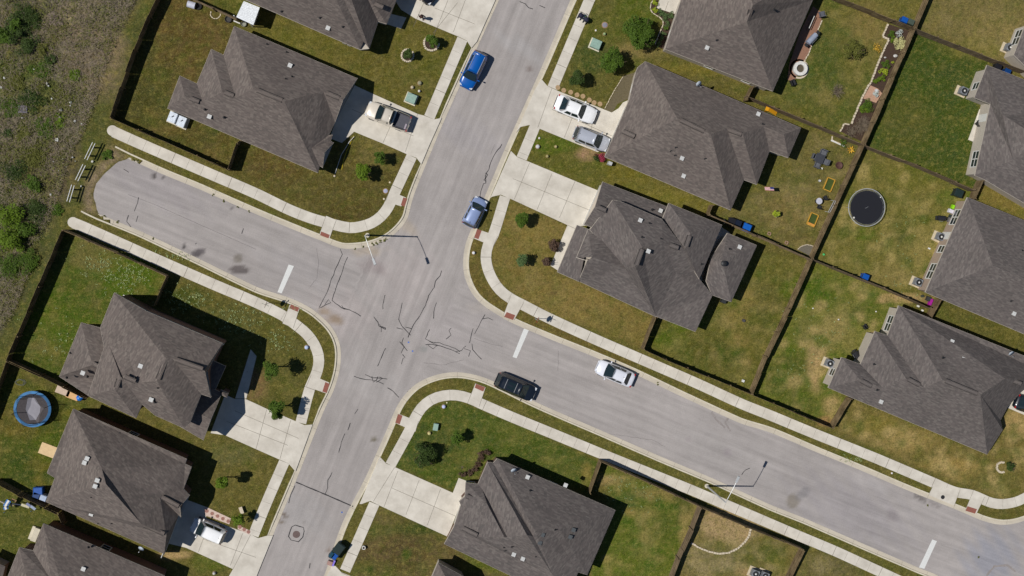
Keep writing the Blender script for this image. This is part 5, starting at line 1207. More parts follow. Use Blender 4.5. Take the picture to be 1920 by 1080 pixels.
shrub(1126, 295, 12, 1.0, 'red', 'pink red flowering bush at the silver hatchback nose', 420, .07)
shrub(1118, 296, 8, .7, 'dark', 'dark green plant left of the pink flowering bush', 200)
for i, (x, y, r, k, lab) in enumerate([(1229, 4, 7, 'yellow', 'yellow green round plant at the top of the curved flower bed'), (1228, 18, 6, 'yellow', 'yellow green round plant, second from the top of the curved flower bed'), (1236, 21, 6, 'blue', 'small leafy plant below the small concrete patio corner'), (1241, 25, 6, 'blue', 'leafy plant left of the largest flower bed shrub'), (1258, 30, 10, 'blue', 'largest shrub of the curved flower bed, beside the patio slab'), (1247, 33, 7, 'blue', 'leafy plant just below left of the largest bed shrub'), (1251, 43, 7, 'blue', 'leafy plant in the middle of the curved flower bed'), (1247, 53, 6, 'mid', 'greener plant in the narrow part of the flower bed'), (1243, 63, 6, 'blue', 'plant above the last three of the flower bed'), (1240, 72, 7, 'blue', 'second plant from the bottom of the flower bed'), (1235, 82, 7, 'blue', 'bottom plant of the flower bed near the house corner')]):
    shrub(x, y, r, .6, k, lab, 160, .08, group='plants of the curved flower bed')
for x, y, r, k, lab, n in [(1689, 84, 17, 'pale', 'large pale variegated bush in the mulched garden bed', 500), (1686, 62, 9, 'grey', 'silver spiky plant at the top of the mulched garden bed', 70), (1672, 66, 9, 'mid', 'low green plant left of the silver spiky plant', 200), (1674, 74, 7, 'bright', 'bright plant left of the pale variegated bush', 160), (1674, 117, 3.5, 'yellow', 'tiny yellow ball plant in the mulched bed', 80), (1660, 121, 10, 'mid', 'green perennial below the dark mulch gap', 300), (1657, 134, 9, 'yellow', 'yellow green perennial in the garden bed middle', 220), (1651, 147, 10, 'bright', 'bright perennial above the pink paved square', 260), (1640, 152, 6, 'bright', 'small bright plant at the bed edge stones', 120), (1645, 90, 12, 'gold', 'golden dry plant patch on the lawn beside the bed', 90), (1628, 198, 14, 'mid', 'dense green bush below the pink paved square', 600), (1620, 205, 10, 'bright', 'brighter half of the bush below the pink paving', 260), (1643, 176, 8, 'grey', 'white spiky agave on the pink paved square', 90), (1582, 268, 8, 'mid', 'green clump beside the white plank', 160), (1816, 372, 5, 'mid', 'weeds at the tan house corner', 60)]:
    shrub(x, y, r, .55 if r > 5 else .25, k, lab, n, .11 if k in ('pale', 'grey') else .09, group='plants of the mulched garden bed' if x < 1700 else None)
bare(1614, 236, 20, .9, 'bare tangled twigs at the lower end of the mulched garden bed', LF['dry'], 150)
bare(1594, 248, 13, .6, 'grey brown twigs by the crossing fences', LF['dry'], 60)
bare(866, 876, 0.1, .1, 'single dead twig by the brown hedge', LF['dry'], 4)
# hedge of brown plants round the corner of the bottom centre house
def hedge(pts, w_, h, kind, label):
    rs_ = random.Random(5); P = [at(x, y) for x, y in pts]; root = empty('hedge', P[0], label, 'hedge'); mb = MB(); st = MB()
    for a, b in zip(P, P[1:]):
        n = int((b - a).length / .35) + 1
        for i in range(n):
            c = a.lerp(b, i / n) + Vector((rs_.gauss(0, .08), rs_.gauss(0, .08), h * .45)); leaves(mb, c, (w_, w_, h * .5), 90, .07, rs_, 4); st.cyl((c.x, c.y, 0), (c.x, c.y, h * .6), .02, .01, 4)
    mb.build('foliage', LF[kind], root, P[0]); st.build('stem', M_BARK, root, P[0])
hedge([(918, 848), (900, 850), (896, 868), (888, 884), (872, 890), (866, 892)], .45, .7, 'brown', 'brown purple hedge curving round the bottom centre house corner')
# ---- brush field: individual bushes that stand out, the rest one tangle
for x, y, r, hh, k, lab in [(28, 55, 26, 1.4, 'dark', 'dark green bush at the upper left edge of the brush field'), (30, 48, 14, 1.6, 'mid', 'green bush top behind the dark bush in the brush field'), (12, 66, 22, 1.3, 'mid', 'bush touching the left edge near the top'), (140, 142, 11, .5, 'bright', 'small bright green bush in the middle of the brush field'), (110, 228, 13, .5, 'bright', 'low bright weeds near the scattered litter'), (60, 345, 18, .9, 'mid', 'green bush above the big lower field bush'), (18, 405, 26, 1.8, 'bright', 'upper crown of the big bright bush at the left edge'), (20, 450, 30, 2.0, 'bright', 'big bright green bush at the left edge of the field'), (48, 430, 20, 1.5, 'mid', 'right flank bush of the big bright bush'), (30, 150, 18, .5, 'olive', 'olive weeds below the dark bush in the brush field'), (95, 110, 12, .5, 'dark', 'small dark scrub clump in the brown field'), (45, 250, 16, .5, 'olive', 'olive scrub right of the litter pile'), (78, 95, 14, .7, 'olive', 'olive scrub beside the dark bush'), (100, 35, 16, .4, 'dry', 'dry twig mound near the top of the brush field'), (15, 250, 10, .5, 'dark', 'dark scrub at the left edge, middle of the field'), (200, 290, 12, .3, 'mid', 'weeds growing behind the closed street end')]:
    shrub(x, y, r, hh, k, lab, int(120 + r * r * 1.9), .12, 'bush', 'bush', 'bushes of the brush field', 8)
rs_ = random.Random(11); fp = P2([(-60, -60), (262, -20), (238, 40), (205, 110), (188, 170), (160, 240), (140, 280), (118, 345), (100, 400), (80, 440), (60, 500), (20, 600), (-60, 660)])
for kind, cnt, sz, nm, lab in (('dry', 22000, .10, 'dry_brush', 'tangled grey brown dry brush and dead weeds covering the field'), ('olive', 16000, .09, 'weeds', 'low olive green weeds spread over the brush field')):
    mb = MB(); k = 0
    bx0, by0 = fp.min(0); bx1, by1 = fp.max(0); cx_ = np.array([rs_.uniform(bx0, bx1) for _ in range(cnt * 2)]); cy_ = np.array([rs_.uniform(by0, by1) for _ in range(cnt * 2)])
    ok = inside(cx_, cy_, fp); f = (np.sin(cx_ * .55 + 1) + np.sin(cy_ * .7 + cx_ * .3) + np.sin(cx_ * 1.9 - cy_ * 1.3)) / 3
    f = f if kind == 'dry' else -f
    for x, y, o_, ff in zip(cx_, cy_, ok, f):
        if not o_ or ff + rs_.random() * .9 < .15: continue
        a = rs_.uniform(0, 3.14); L_ = sz * rs_.uniform(.6, 3.2) if kind == 'dry' else sz * rs_.uniform(.5, 1.3); w_ = .018 if kind == 'dry' else sz * .5; z = rs_.uniform(.05, .45); u = Vector((math.cos(a), math.sin(a), rs_.uniform(-.6, .6))) * L_; v = Vector((-u.y, u.x, 0)).normalized() * w_; p = Vector((x, y, z))
        n_ = len(mb.v); mb.v += [p - u - v * .6, p + u * 1.0 - v * .2, p + u + v * .2, p - u + v]; mb.f.append((n_, n_ + 1, n_ + 2, n_ + 3))
    o = mb.build(nm, LF[kind]); tag(o, lab, 'undergrowth'); o['kind'] = 'stuff'
# ---- grass tufts on lawns: one object, small blades, for a real rough surface
mb = MB(); rs_ = random.Random(21)
vis = P2([(-5, -5), (1925, -5), (1925, 1085), (-5, 1085)]); X_ = np.array([rs_.uniform(vis[:, 0].min(), vis[:, 0].max()) for _ in range(52000)]); Y_ = np.array([rs_.uniform(vis[:, 1].min(), vis[:, 1].max()) for _ in range(52000)])
bad = inside(X_, Y_, road_poly) | (dist(X_, Y_, road_poly) < .7) | inside(X_, Y_, fp)
for d in DRIVES: bad |= inside(X_, Y_, P2(d))
for s__, pts in SIDEWALKS: bad |= dist(X_, Y_, P2(pts), False) < .68
for q in RAMPS: bad |= inside(X_, Y_, P2(q))
for x, y, b_ in zip(X_, Y_, bad):
    if b_: continue
    for j in range(2):
        a = rs_.uniform(0, 6.28); r_ = rs_.uniform(.02, .07); h_ = rs_.uniform(.03, .09); p = Vector((x + rs_.gauss(0, .06), y + rs_.gauss(0, .06), 0)); u = Vector((math.cos(a), math.sin(a), 0)) * r_; v = Vector((-u.y, u.x, 0)) * .5
        n_ = len(mb.v); mb.v += [p - v, p + v, p + u * 1.6 + Vector((0, 0, h_))]; mb.f.append((n_, n_ + 1, n_ + 2))
o = mb.build('grass', leafmat('grass tufts', 104, 100, 42, .45)); tag(o, 'short mown grass tufts on the lawns', 'grass'); o['kind'] = 'stuff'
for x, y, r, hh, k, lab in [(50, 30, 26, .9, 'dark', 'dark thicket behind the upper left field bush'), (52, 85, 22, 1.1, 'dark', 'dark thicket right below the upper left field bush'), (75, 130, 20, .5, 'mid', 'soft green weeds left of the first white scraps'), (60, 185, 24, .5, 'dark', 'wide dark weeds above the wooden pallet'), (85, 240, 18, .5, 'mid', 'green weeds below the scattered scraps'), (60, 290, 26, .6, 'olive', 'olive scrub in the lower middle of the field'), (25, 320, 22, .7, 'dark', 'dark scrub at the left edge below the middle'), (65, 395, 22, .8, 'dark', 'dark scrub right of the big bright bush'), (50, 490, 22, .7, 'mid', 'green scrub below the big bright bush'), (15, 500, 22, .9, 'mid', 'green scrub at the left edge under the big bright bush'), (105, 395, 12, .4, 'mid', 'small green weeds at the lower field margin'), (20, 200, 20, .5, 'mid', 'mid green weeds left of the wooden pallet'), (120, 180, 14, .3, 'olive', 'olive weeds right of the white scraps')]:
    shrub(x, y, r * 1.15, hh, k, lab, int(160 + r * r * 2.4), .10, 'bush', 'bush', 'bushes of the brush field', 12)

SWP = [P2(pts) for s__, pts in SIDEWALKS]
mb = MB(); rs_ = random.Random(33)
for x, y, rx_, ry_, n_ in ((200, 500, 60, 30, 90), (240, 520, 50, 40, 120), (350, 560, 50, 26, 90), (440, 600, 60, 26, 80), (520, 640, 40, 24, 50), (130, 640, 60, 50, 60), (500, 580, 60, 10, 60), (300, 480, 80, 10, 50), (1540, 640, 70, 90, 60), (1700, 560, 50, 40, 20), (1180, 925, 90, 40, 60), (1600, 860, 60, 10, 40), (1690, 450, 90, 80, 25)):
    for i in range(n_):
        p = at(x + rs_.gauss(0, rx_ * .5), y + rs_.gauss(0, ry_ * .5), .08)
        X1 = np.array([p.x]); Y1 = np.array([p.y])
        if inside(X1, Y1, road_poly)[0] or any(dist(X1, Y1, swp, False)[0] < .66 for swp in SWP): continue
        for j in range(3):
            a = rs_.uniform(0, 6.28); u = Vector((math.cos(a), math.sin(a), .2)) * rs_.uniform(.03, .09); v = Vector((-u.y, u.x, 0)) * .5; q = p + Vector((rs_.gauss(0, .07), rs_.gauss(0, .07), 0)); k = len(mb.v); mb.v += [q - u, q - v, q + u, q + v]; mb.f.append((k, k + 1, k + 2, k + 3))
o = mb.build('wildflowers', leafmat('pale weed leaves', 150, 164, 110)); tag(o, 'pale leafed weeds and small white flowers sprinkled in the lawns', 'weeds'); o['kind'] = 'stuff'
# ---------------------------------------------------------------- street furniture and yard things
M_GAL = mat('galvanised pole', L3(206, 208, 208), .4, metal=.3, var=.06)
def street_lamp(base, ang, label, arm=2.5, h=8.0, dz=.25):
    b = at(*base); root = empty('street_lamp', b, label, 'street lamp', 'street lamps'); u = Vector((math.cos(ang), math.sin(ang), 0))
    MB().cyl(b, b + Vector((0, 0, .12)), .25, .25, 16).build('footing', M_CONC2, root, b)
    MB().cyl(b + Vector((0, 0, .1)), b + Vector((0, 0, h)), .11, .065, 12).build('pole', M_GAL, root, b)
    mb = MB(); pts = [b + Vector((0, 0, h - .35)) + u * (arm * t) + Vector((0, 0, .35 + dz * math.sin(t * 1.57))) * (1 if t > 0 else .8) for t in (0, .15, .35, .6, .85, 1)]
    mb.tube(pts, .035, 8); a = mb.build('arm', M_GAL, root, b)
    c = pts[-1] + u * .3; mb = MB(); M = Matrix.Rotation(ang, 3, 'Z'); mb.box(c, (.75, .28, .10), ang, taper=.8); mb.box(c - u * .28, (.22, .16, .14), ang); f = mb.build('lamp_head', M_GAL, root, b)
    MB().box(c + u * .08 - Vector((0, 0, .06)), (.4, .2, .05), ang).build('lens', M_GLASS, f, b)
def v2ang(dx, dy): return math.atan2(-dy, dx)
street_lamp((689, 441), v2ang(14, 40), 'tall grey street lamp on the curved verge upper left of the crossing')
street_lamp((1325, 911), v2ang(20, -42), 'tall grey street lamp on the east street south verge')
def stop_sign(base, ang, label):
    b = at(*base); root = empty('stop_sign', b, label, 'stop sign', 'stop signs at the crossing'); u = Vector((math.cos(ang), math.sin(ang), 0)); v = Vector((-u.y, u.x, 0))
    MB().cyl(b, b + Vector((0, 0, 3.0)), .03, .03, 8).build('pole', M_GAL, root, b)
    c = b + Vector((0, 0, 2.3)) + u * .05; P = [c + v * math.cos(t) * .38 + Vector((0, 0, math.sin(t) * .38)) for t in [math.pi / 8 + k * math.pi / 4 for k in range(8)]]
    mb = MB(); mb.add([p for p in P] + [p - u * .01 for p in P], [tuple(range(8)), tuple(range(15, 7, -1))] + [(i, 8 + i, 8 + (i + 1) % 8, (i + 1) % 8) for i in range(8)])
    s_ = mb.build('sign_plate', plain('sign red', 180, 26, 32, .4), root, b)
    cu = bpy.data.curves.new('lettering', 'FONT'); cu.body = 'STOP'; cu.size = .3; cu.align_x = 'CENTER'; cu.align_y = 'CENTER'; cu.extrude = .002
    oc = bpy.data.objects.new('lettering', cu); COL.objects.link(oc); bpy.context.view_layer.update(); me_ = bpy.data.meshes.new_from_object(oc.evaluated_get(bpy.context.evaluated_depsgraph_get())); bpy.data.objects.remove(oc)
    o = bpy.data.objects.new('lettering', me_); COL.objects.link(o); me_.materials.clear(); me_.materials.append(M_WHITE); o.parent = s_
    Mx = Matrix((v, Vector((0, 0, 1)), u)).transposed().to_4x4(); Mx.translation = c + u * .008 - b; o.matrix_basis = Mx
    MB().bar(b + Vector((0, 0, 2.82)) - v * .4, b + Vector((0, 0, 2.82)) + v * .4, .015, .15).build('street_name_blade', plain('sign green', 20, 90, 60, .4), root, b)
    MB().bar(b + Vector((0, 0, 2.98)) - u * .4, b + Vector((0, 0, 2.98)) + u * .4, .015, .15).build('street_name_blade', plain('sign green', 20, 90, 60, .4), root, b)
stop_sign((1003, 597), ANG, 'stop sign on the verge of the east street, north side')
stop_sign((504, 568), ANG + math.pi, 'stop sign on the verge of the west street, south side')
# guard rails at the closed end
def guard(p0, p1, label):
    A = at(*p0); B = at(*p1); root = empty('guard_rail', A, label, 'guard rail', 'metal guard rails at the closed street end'); d = (B - A).normalized(); nr = Vector((-d.y, d.x, 0)); n = 2
    for z, o in ((1.10, 0), (1.10, .28)):
        mb = MB(); mb.bar(A + nr * o + Vector((0, 0, z)), B + nr * o + Vector((0, 0, z)), .055, .16); mb.build('rail', M_METAL, root, A)
    for i in range(n):
        c = A.lerp(B, (i + .5) / n); MB().box((c.x + nr.x * .14, c.y + nr.y * .14, .5), (.12, .14, 1.0), ANG).build('post', M_DARK, root, A)
guard((179, 268), (164, 299), 'northernmost of three metal guard rails at the closed street end')
guard((161, 309), (147, 338), 'middle of three metal guard rails at the closed street end')
guard((140, 347), (131, 378), 'southernmost of three metal guard rails at the closed street end')
def box_thing(name, label, cat, px, py, sx, sy, h, m, group=None, lid=None, rz=None, z0=0.0):
    p = at(px, py, z0 + h); p.z = z0; root = empty(name, p, label, cat, group); rz = ANG if rz is None else rz
    MB().box(p + Vector((0, 0, h / 2 - .03)), (sx, sy, h - .06), rz).build('body', m, root, p)
    MB().box(p + Vector((0, 0, h - .03)), (sx + .06, sy + .06, .08), rz, taper=.93).build('lid', lid or m, root, p)
    return root, p
MGR = plain('utility green', 150, 178, 164, .6)
for px, py, lab in ((771, 184, 'green transformer box beside the gold pickup truck'), (1118, 82, 'green transformer box left of the biggest round tree')):
    r_, p = box_thing('transformer_box', lab, 'utility box', px, py, 1.05, .95, .75, MGR, 'green transformer boxes'); MB().box(p + Vector((0, 0, .04)), (1.3, 1.2, .08), ANG).build('pad', M_CONC2, r_, p)
box_thing('utility_box', 'small pale green utility box on the south corner lawn', 'utility box', 817, 801, .5, .75, .5, MGR, rz=ANG + .2)
for px, py, s_, c_, lab in ((787, 156, .45, (150, 148, 120), 'olive utility pedestal, top of four near the pickup lawn'), (773, 164, .35, (196, 186, 160), 'tan pedestal left of the olive one on the pickup lawn'), (786, 171, .28, (226, 226, 220), 'white pedestal above the transformer box'), (1117, 57, .22, (230, 232, 220), 'white pedestal left of the grey meter lid on the top lawn'), (1133, 64, .32, (150, 170, 120), 'pale green pedestal below the grey meter lid'), (1042, 275, .3, (180, 170, 120), 'tan pedestal in the grass strip left of the silver hatchback'), (1026, 293, .3, (170, 164, 110), 'tan pedestal near the double driveway edge'), (805, 812, .38, (200, 190, 130), 'cream pedestal below the small pale green box'), (575, 651, .45, (190, 206, 236), 'pale blue lid on the corner lawn by the curved sidewalk'), (832, 762, .42, (196, 204, 240), 'pale blue lid on the south corner lawn by the sidewalk'), (838, 755, .16, (240, 236, 190), 'cream cap beside the pale blue lid'), (720, 373, .22, (226, 218, 190), 'cream cap near the sidewalk below the tree pair'), (731, 342, .2, (230, 222, 190), 'cream cap right of the bright green tree'), (1011, 259, .22, (226, 226, 222), 'white marker in the strip left of the silver hatchback'), (1008, 275, .45, (205, 206, 206), 'grey meter lid by the narrow sidewalk'), (723, 358, .5, (176, 178, 200), 'grey lilac meter lid beside the corner sidewalk'), (1134, 47, .6, (140, 138, 150), 'grey round meter lid on the top lawn'), (888, 426, .0, (0, 0, 0), ''), (1672, 887, .22, (236, 236, 236), 'white cap in the east street verge'), (402, 1074, .35, (200, 196, 190), 'dark and white lid on the bottom left lawn'), (888, 474, .35, (226, 226, 226), 'small black and white box on the verge above the crossing')):
    if s_ <= 0: continue
    p = at(px, py); h_ = .35 if s_ < .5 and s_ > .25 else .1; root = empty('meter_cap', p, lab, 'utility cap', 'small utility caps in the lawns')
    m_ = plain('cap ' + str(c_), *c_); MB().lathe(p, [(s_ * .5, 0), (s_ * .46, h_ * .8), (s_ * .3, h_), (.01, h_ + .02)], 12).build('cap', m_, root, p); MB().lathe(p, [(s_ * .62, 0), (s_ * .6, .03)], 12).build('collar', M_DIRT, root, p)
def bin_(px, py, rz, c, label, body=None, lidc=None, w_=.62, d_=.75, h=1.05):
    p = at(px, py, h); p.z = 0; root = empty('wheelie_bin', p, label, 'wheelie bin', 'household bins'); M = Matrix.Rotation(rz, 3, 'Z')
    m_ = plain('bin plastic ' + str(c), *c, rough=.5); MB().box(p + Vector((0, 0, h * .5)), (d_ * .8, w_ * .85, h * .94), rz, taper=1.18).build('body', m_, root, p)
    l_ = MB().box(p + Vector((0, 0, h)), (d_, w_, .09), rz, taper=.85).build('lid', plain('bin lid ' + str(lidc or c), *(lidc or c), rough=.4), root, p)
    MB().bar(p + M @ Vector((-d_ * .55, -w_ * .35, h - .06)), p + M @ Vector((-d_ * .55, w_ * .35, h - .06)), .04, .04).build('handle', M_DARK, root, p)
    for s_ in (-1, 1): MB().cyl(p + M @ Vector((-d_ * .4, s_ * w_ * .36, .12)), p + M @ Vector((-d_ * .4, s_ * w_ * .46, .12)), .12, .12, 12).build('wheel', M_TYRE, root, p)
BL = (22, 84, 168); BD = (18, 62, 120); GK = (38, 52, 50); BK = (34, 34, 40)
bin_(1697, 37, ANG, BL, 'blue recycling bin inside the yard corner at the top right'); bin_(1709, 41, ANG, (76, 88, 78), 'grey green bin right of the blue one in the top right yard corner')
bin_(1624, 519, ANG, BL, 'blue bin against the fence below the black trampoline')
bin_(1374, 414, ANG, BK, 'black bin left of the blue bin behind the corner house'); bin_(1385, 418, ANG, (26, 34, 52), 'navy bin between the black and the blue bin'); bin_(1401, 427, ANG, (22, 96, 184), 'bright blue bin behind the corner house', d_=.95, w_=.9)
bin_(1799, 362, ANG, GK, 'dark green bin near the tan house gate', d_=1.0, w_=.9); bin_(71, 921, ANG + .4, BL, 'blue bin at the crooked ridge house fence', d_=1.0, w_=.8); bin_(81, 934, ANG, (176, 190, 214), 'pale bin beside the blue one at the crooked ridge house'); bin_(68, 929, ANG, BD, 'darker blue bin leaning at the fence')
bin_(635, 1030, ANG + 1.3, GK, 'large dark green bin on the kerb near the bottom edge', d_=1.3, w_=1.0, h=1.1); bin_(628, 1043, ANG + 1.3, BL, 'blue bin on the kerb right of its teal neighbour', d_=.8, w_=.6); bin_(622, 1041, ANG + 1.3, (22, 70, 90), 'teal dark bin on the kerb beside the blue bin', d_=.7, w_=.5)
bin_(1890, 134, ANG, BD, 'dark blue bin behind the upper right fence'); bin_(1873, 125, ANG, BK, 'black bin behind the upper right fence')
for px, py, c, lab, sx, sy, h_ in ((640, 1025, (228, 228, 240), 'white bag on the large kerb bin end', .55, .35, .5), (619, 1055, (176, 140, 130), 'pinkish cardboard box on the kerb near the bottom edge', .6, .5, .35), (626, 1055, (150, 130, 230), 'violet tube shaped toy on the kerb near the bottom edge', .2, .75, .3), (1357, 415, (206, 206, 190), 'pale sack beside the black bin', .25, .55, .5), (1743, 566, (168, 36, 150), 'magenta plastic toy by the short fence', .35, .8, .4), (1739, 560, (60, 60, 62), 'dark grey crate by the magenta toy', .5, .5, .4), (1785, 388, (150, 220, 30), 'lime green toy part by the tan house', .3, .5, .4), (1790, 393, (30, 80, 180), 'blue toy panel by the tan house', .2, .7, .4), (1781, 396, (220, 216, 226), 'white plastic toy by the tan house', .6, .45, .4), (1784, 407, (48, 62, 60), 'dark tarp covered box by the tan house', .8, .4, .4), (1781, 413, (116, 112, 112), 'grey storage box below the dark tarp box', .7, .6, .4), (1642, 170, (210, 212, 214), 'white pot on the pink paving', .3, .3, .3), (1678, 105, (206, 204, 200), 'white boulder in the dark mulch', .5, .4, .25), (1659, 108, (196, 194, 190), 'small white stone in the dark mulch', .3, .2, .15), (146, 764, (0, 0, 0), '', 0, 0, 0), (1544, 477, (90, 200, 120), 'small green ball by the fence crossing', .3, .3, .2), (1583, 267, (232, 232, 220), 'white pot near the yellow chair', .2, .2, .25), (1540, 316, (228, 228, 214), 'white cup shaped planter above the raised bed', .2, .2, .25), (1536, 339, (206, 206, 206), 'grey metal can left of the upper raised bed', .22, .22, .3), (1729, 555, (60, 66, 60), 'dark sack against the yard fence above the magenta toy', .5, .3, .2), (1721, 574, (230, 228, 220), 'white block on the bare strip beside the lower right house', .3, .2, .15), (1729, 582, (230, 228, 220), 'second white block on the bare strip, nearer the house', .25, .2, .15), (1742, 466, (232, 232, 232), 'white plastic bottle on the trampoline lawn', .28, .16, .1), (1642, 584, (236, 234, 228), 'white ball on the worn lawn', .18, .18, .16), (1572, 599, (232, 230, 224), 'white scrap on the worn lawn middle', .15, .15, .08), (1524, 578, (232, 230, 224), 'white scrap on the worn lawn left', .14, .14, .08), (1393, 714, (232, 232, 230), 'white pot on the corner house lawn end', .3, .3, .2), (1394, 601, (80, 78, 78), 'grey round pot on the corner house back lawn', .35, .3, .2), (1355, 564, (50, 52, 54), 'dark air cooler box behind the corner house', .6, .5, .6), (1142, 307, (190, 192, 194), 'grey wall cabinet at the long house corner', .45, .4, .9), (1278, 106, (130, 134, 138), 'grey cabinet on the slab beside the top right centre house', .5, .35, .8), (646, 80, (206, 206, 206), 'small pale meter cabinet on the top left house wall', .4, .3, .8), (655, 84, (206, 206, 206), 'second pale meter cabinet on the top left house wall', .4, .3, .8), (1806, 352, (200, 198, 190), 'white bucket by the dark green bin', .18, .18, .2)):
    if sx <= 0: continue
    p = at(px, py); root = empty('loose_object' if False else 'yard_item', p, lab, 'yard item', 'loose things lying in the yards'); m_ = plain('item ' + str(c), *c, rough=.55)
    mb = MB(); mb.blob(p + Vector((0, 0, h_ / 2)), (sx / 2, sy / 2, h_ / 2), 8, 5, .25) if 'ball' in lab or 'boulder' in lab or 'sack' in lab or 'bag' in lab or 'stone' in lab else mb.box(p + Vector((0, 0, h_ / 2)), (sx, sy, h_), ANG, taper=.9)
    mb.build('shell', m_, root, p); MB().box(p + Vector((0, 0, h_)), (sx * .7, sy * .25, .03), ANG).build('top', m_, root, p)
# air conditioners on pads
def ac(px, py, label, pad=(1.3, 1.1)):
    p = at(px, py, .4); p.z = 0; root = empty('air_conditioner', p, label, 'air conditioner', 'outdoor air conditioner units')
    MB().box(p + Vector((0, 0, .05)), (pad[0], pad[1], .1), ANG).build('pad', plain('tan pad', 206, 190, 160), root, p)
    MB().box(p + Vector((.05, 0, .5)), (.8, .8, .8), ANG).build('casing', plain('grey casing', 128, 132, 138, .5), root, p)
    c = p + Vector((.05, 0, .9)); MB().lathe(c, [(.34, 0), (.34, .03), (.3, .03), (.3, -.0)], 18).build('fan_ring', M_DARK, root, p); mb = MB()
    for k in range(7): mb.box(c + Vector((0, 0, .03)), (.62, .012, .012), k * math.pi / 7)
    f = mb.build('fan_grille', M_METAL, root, p); MB().lathe(c + Vector((0, 0, .02)), [(.1, 0), (.1, .04), (.05, .06)], 12).build('fan_hub', M_WHITE, f, p)
ac(1890, 90, 'air conditioner by the house at the upper right edge'); ac(1804, 171, 'air conditioner beside the pale wall on the dark green lawn'); ac(1719, 529, 'air conditioner beside the tan house lower corner'); ac(1553, 681, 'air conditioner beside the lower right house'); ac(1414, 1074, 'left air conditioner at the bottom edge', (1.2, 1.2)); ac(1432, 1078, 'right air conditioner at the bottom edge', (1.2, 1.2)); ac(1761, 444, 'air conditioner with a cream board beside the tan house')
# white water softener / cabinets with ribbed white tops beside upper left house
for px, py, lab in ((323, 220, 'left of two white louvred air conditioners beside the upper left house'), (340, 228, 'right of two white louvred air conditioners beside the upper left house')):
    p = at(px, py, .9); p.z = 0; root = empty('air_conditioner', p, lab, 'air conditioner', 'white louvred units'); wm = plain('white enamel', 224, 232, 242, .4)
    MB().box(p + Vector((0, 0, .05)), (1.2, 1.3, .1), ANG).build('pad', M_CONC2, root, p); MB().box(p + Vector((0, 0, .5)), (.85, 1.1, .8), ANG).build('casing', wm, root, p); mb = MB()
    for k in range(8): mb.box(p + Matrix.Rotation(ANG, 3, 'Z') @ Vector((0, -.48 + k * .137, .92)), (.8, .06, .03), ANG)
    mb.build('louvre', wm, root, p); MB().box(p + Vector((.05, .1, .96)), (.25, .07, .05), .5).build('badge', M_DARK, root, p)
# trampolines
p = at(1625, 389, .85); p.z = 0; t = empty('trampoline', p, 'large open black trampoline with a pale spring rim', 'trampoline'); R0 = 2.12; h_ = .85
MB().lathe(p + Vector((0, 0, h_ - .02)), [(R0 - .22, 0), (R0 - .22, .015)], 48).build('mat', mat('trampoline mat', L3(30, 31, 38), .75, var=.08), t, p)
mb = MB(); mb.ring(p + Vector((0, 0, h_ - .03)), R0 + .0, .06, .06, 48); mb.build('frame_ring', M_GAL, t, p); mb = MB()
for k in range(84): a = k * 2 * math.pi / 84; u = Vector((math.cos(a), math.sin(a), 0)); mb.bar(p + u * (R0 - .24) + Vector((0, 0, h_)), p + u * R0 + Vector((0, 0, h_)), .03, .02)
mb.build('spring', M_METAL, t, p)
for k in range(6): a = k * math.pi / 3; u = Vector((math.cos(a), math.sin(a), 0)); MB().tube([p + u * (R0 - .05), p + u * R0 + Vector((0, 0, h_))], .025, 6).build('leg', M_GAL, t, p)
for (x, y), lab, s_ in (((1601, 408), 'white scrap on the lower left of the black trampoline', .22), ((1651, 370), 'pale scrap on the upper right of the black trampoline', .16), ((1625, 389), 'short grey stick on the centre of the trampoline', .0)):
    q = at(x, y, h_); o = MB().blob(q + Vector((0, 0, .03)), (s_ / 2, s_ / 2, .04)).build('scrap', M_WHITE, rel=q) if s_ else MB().bar(q - Vector((.18, .1, -.02)), q + Vector((.18, .1, .03)), .03, .03).build('stick', M_METAL, rel=q); tag(o, lab, 'litter')
p = at(61, 767, .8); p.z = 0; t = empty('trampoline', p, 'round trampoline with a blue padded rim and dark safety net, lower left yard', 'trampoline'); R1 = 1.9
bm_ = mat('blue rim padding', L3(30, 112, 168), .45, var=.25, scale=2.5); MB().lathe(p + Vector((0, 0, .8)), [(R1 - .25, 0), (R1 - .25, .01)], 40).build('mat', plain('grey mat', 92, 86, 88), t, p)
MB().ring(p + Vector((0, 0, .79)), R1 - .10, .30, .07, 40).build('rim_pad', bm_, t, p); mb = MB(); pp = []
for k in range(6):
    a = k * math.pi / 3 + .2; u = Vector((math.cos(a), math.sin(a), 0)); pp.append(p + u * (R1 - .18) + Vector((0, 0, 2.5))); MB().tube([p + u * R1, p + u * R1 + Vector((0, 0, .8)), pp[-1]], .03, 6).build('net_pole', M_DARK, t, p)
net = bpy.data.materials.new('safety net'); net.use_nodes = True; nn_ = net.node_tree; tb = nn_.nodes.new('ShaderNodeBsdfTransparent'); mx = nn_.nodes.new('ShaderNodeMixShader'); nn_.nodes['Principled BSDF'].inputs['Base Color'].default_value = (.012, .012, .014, 1); mx.inputs[0].default_value = .42
nn_.links.new(tb.outputs[0], mx.inputs[1]); nn_.links.new(nn_.nodes['Principled BSDF'].outputs[0], mx.inputs[2]); nn_.links.new(mx.outputs[0], nn_.nodes['Material Output'].inputs[0])
vs = []
for k in range(36):
    a = k * math.pi / 18; u = Vector((math.cos(a), math.sin(a), 0)); sag = abs(math.sin(3 * (a - .2))); vs += [p + u * (R1 - .27) + Vector((0, 0, .85)), p + u * (R1 - .2 - .45 * sag) + Vector((0, 0, 2.5 - .2 * sag))]
MB().add(vs, [(2 * k, 2 * ((k + 1) % 36), 2 * ((k + 1) % 36) + 1, 2 * k + 1) for k in range(36)]).build('safety_net', net, t, p)
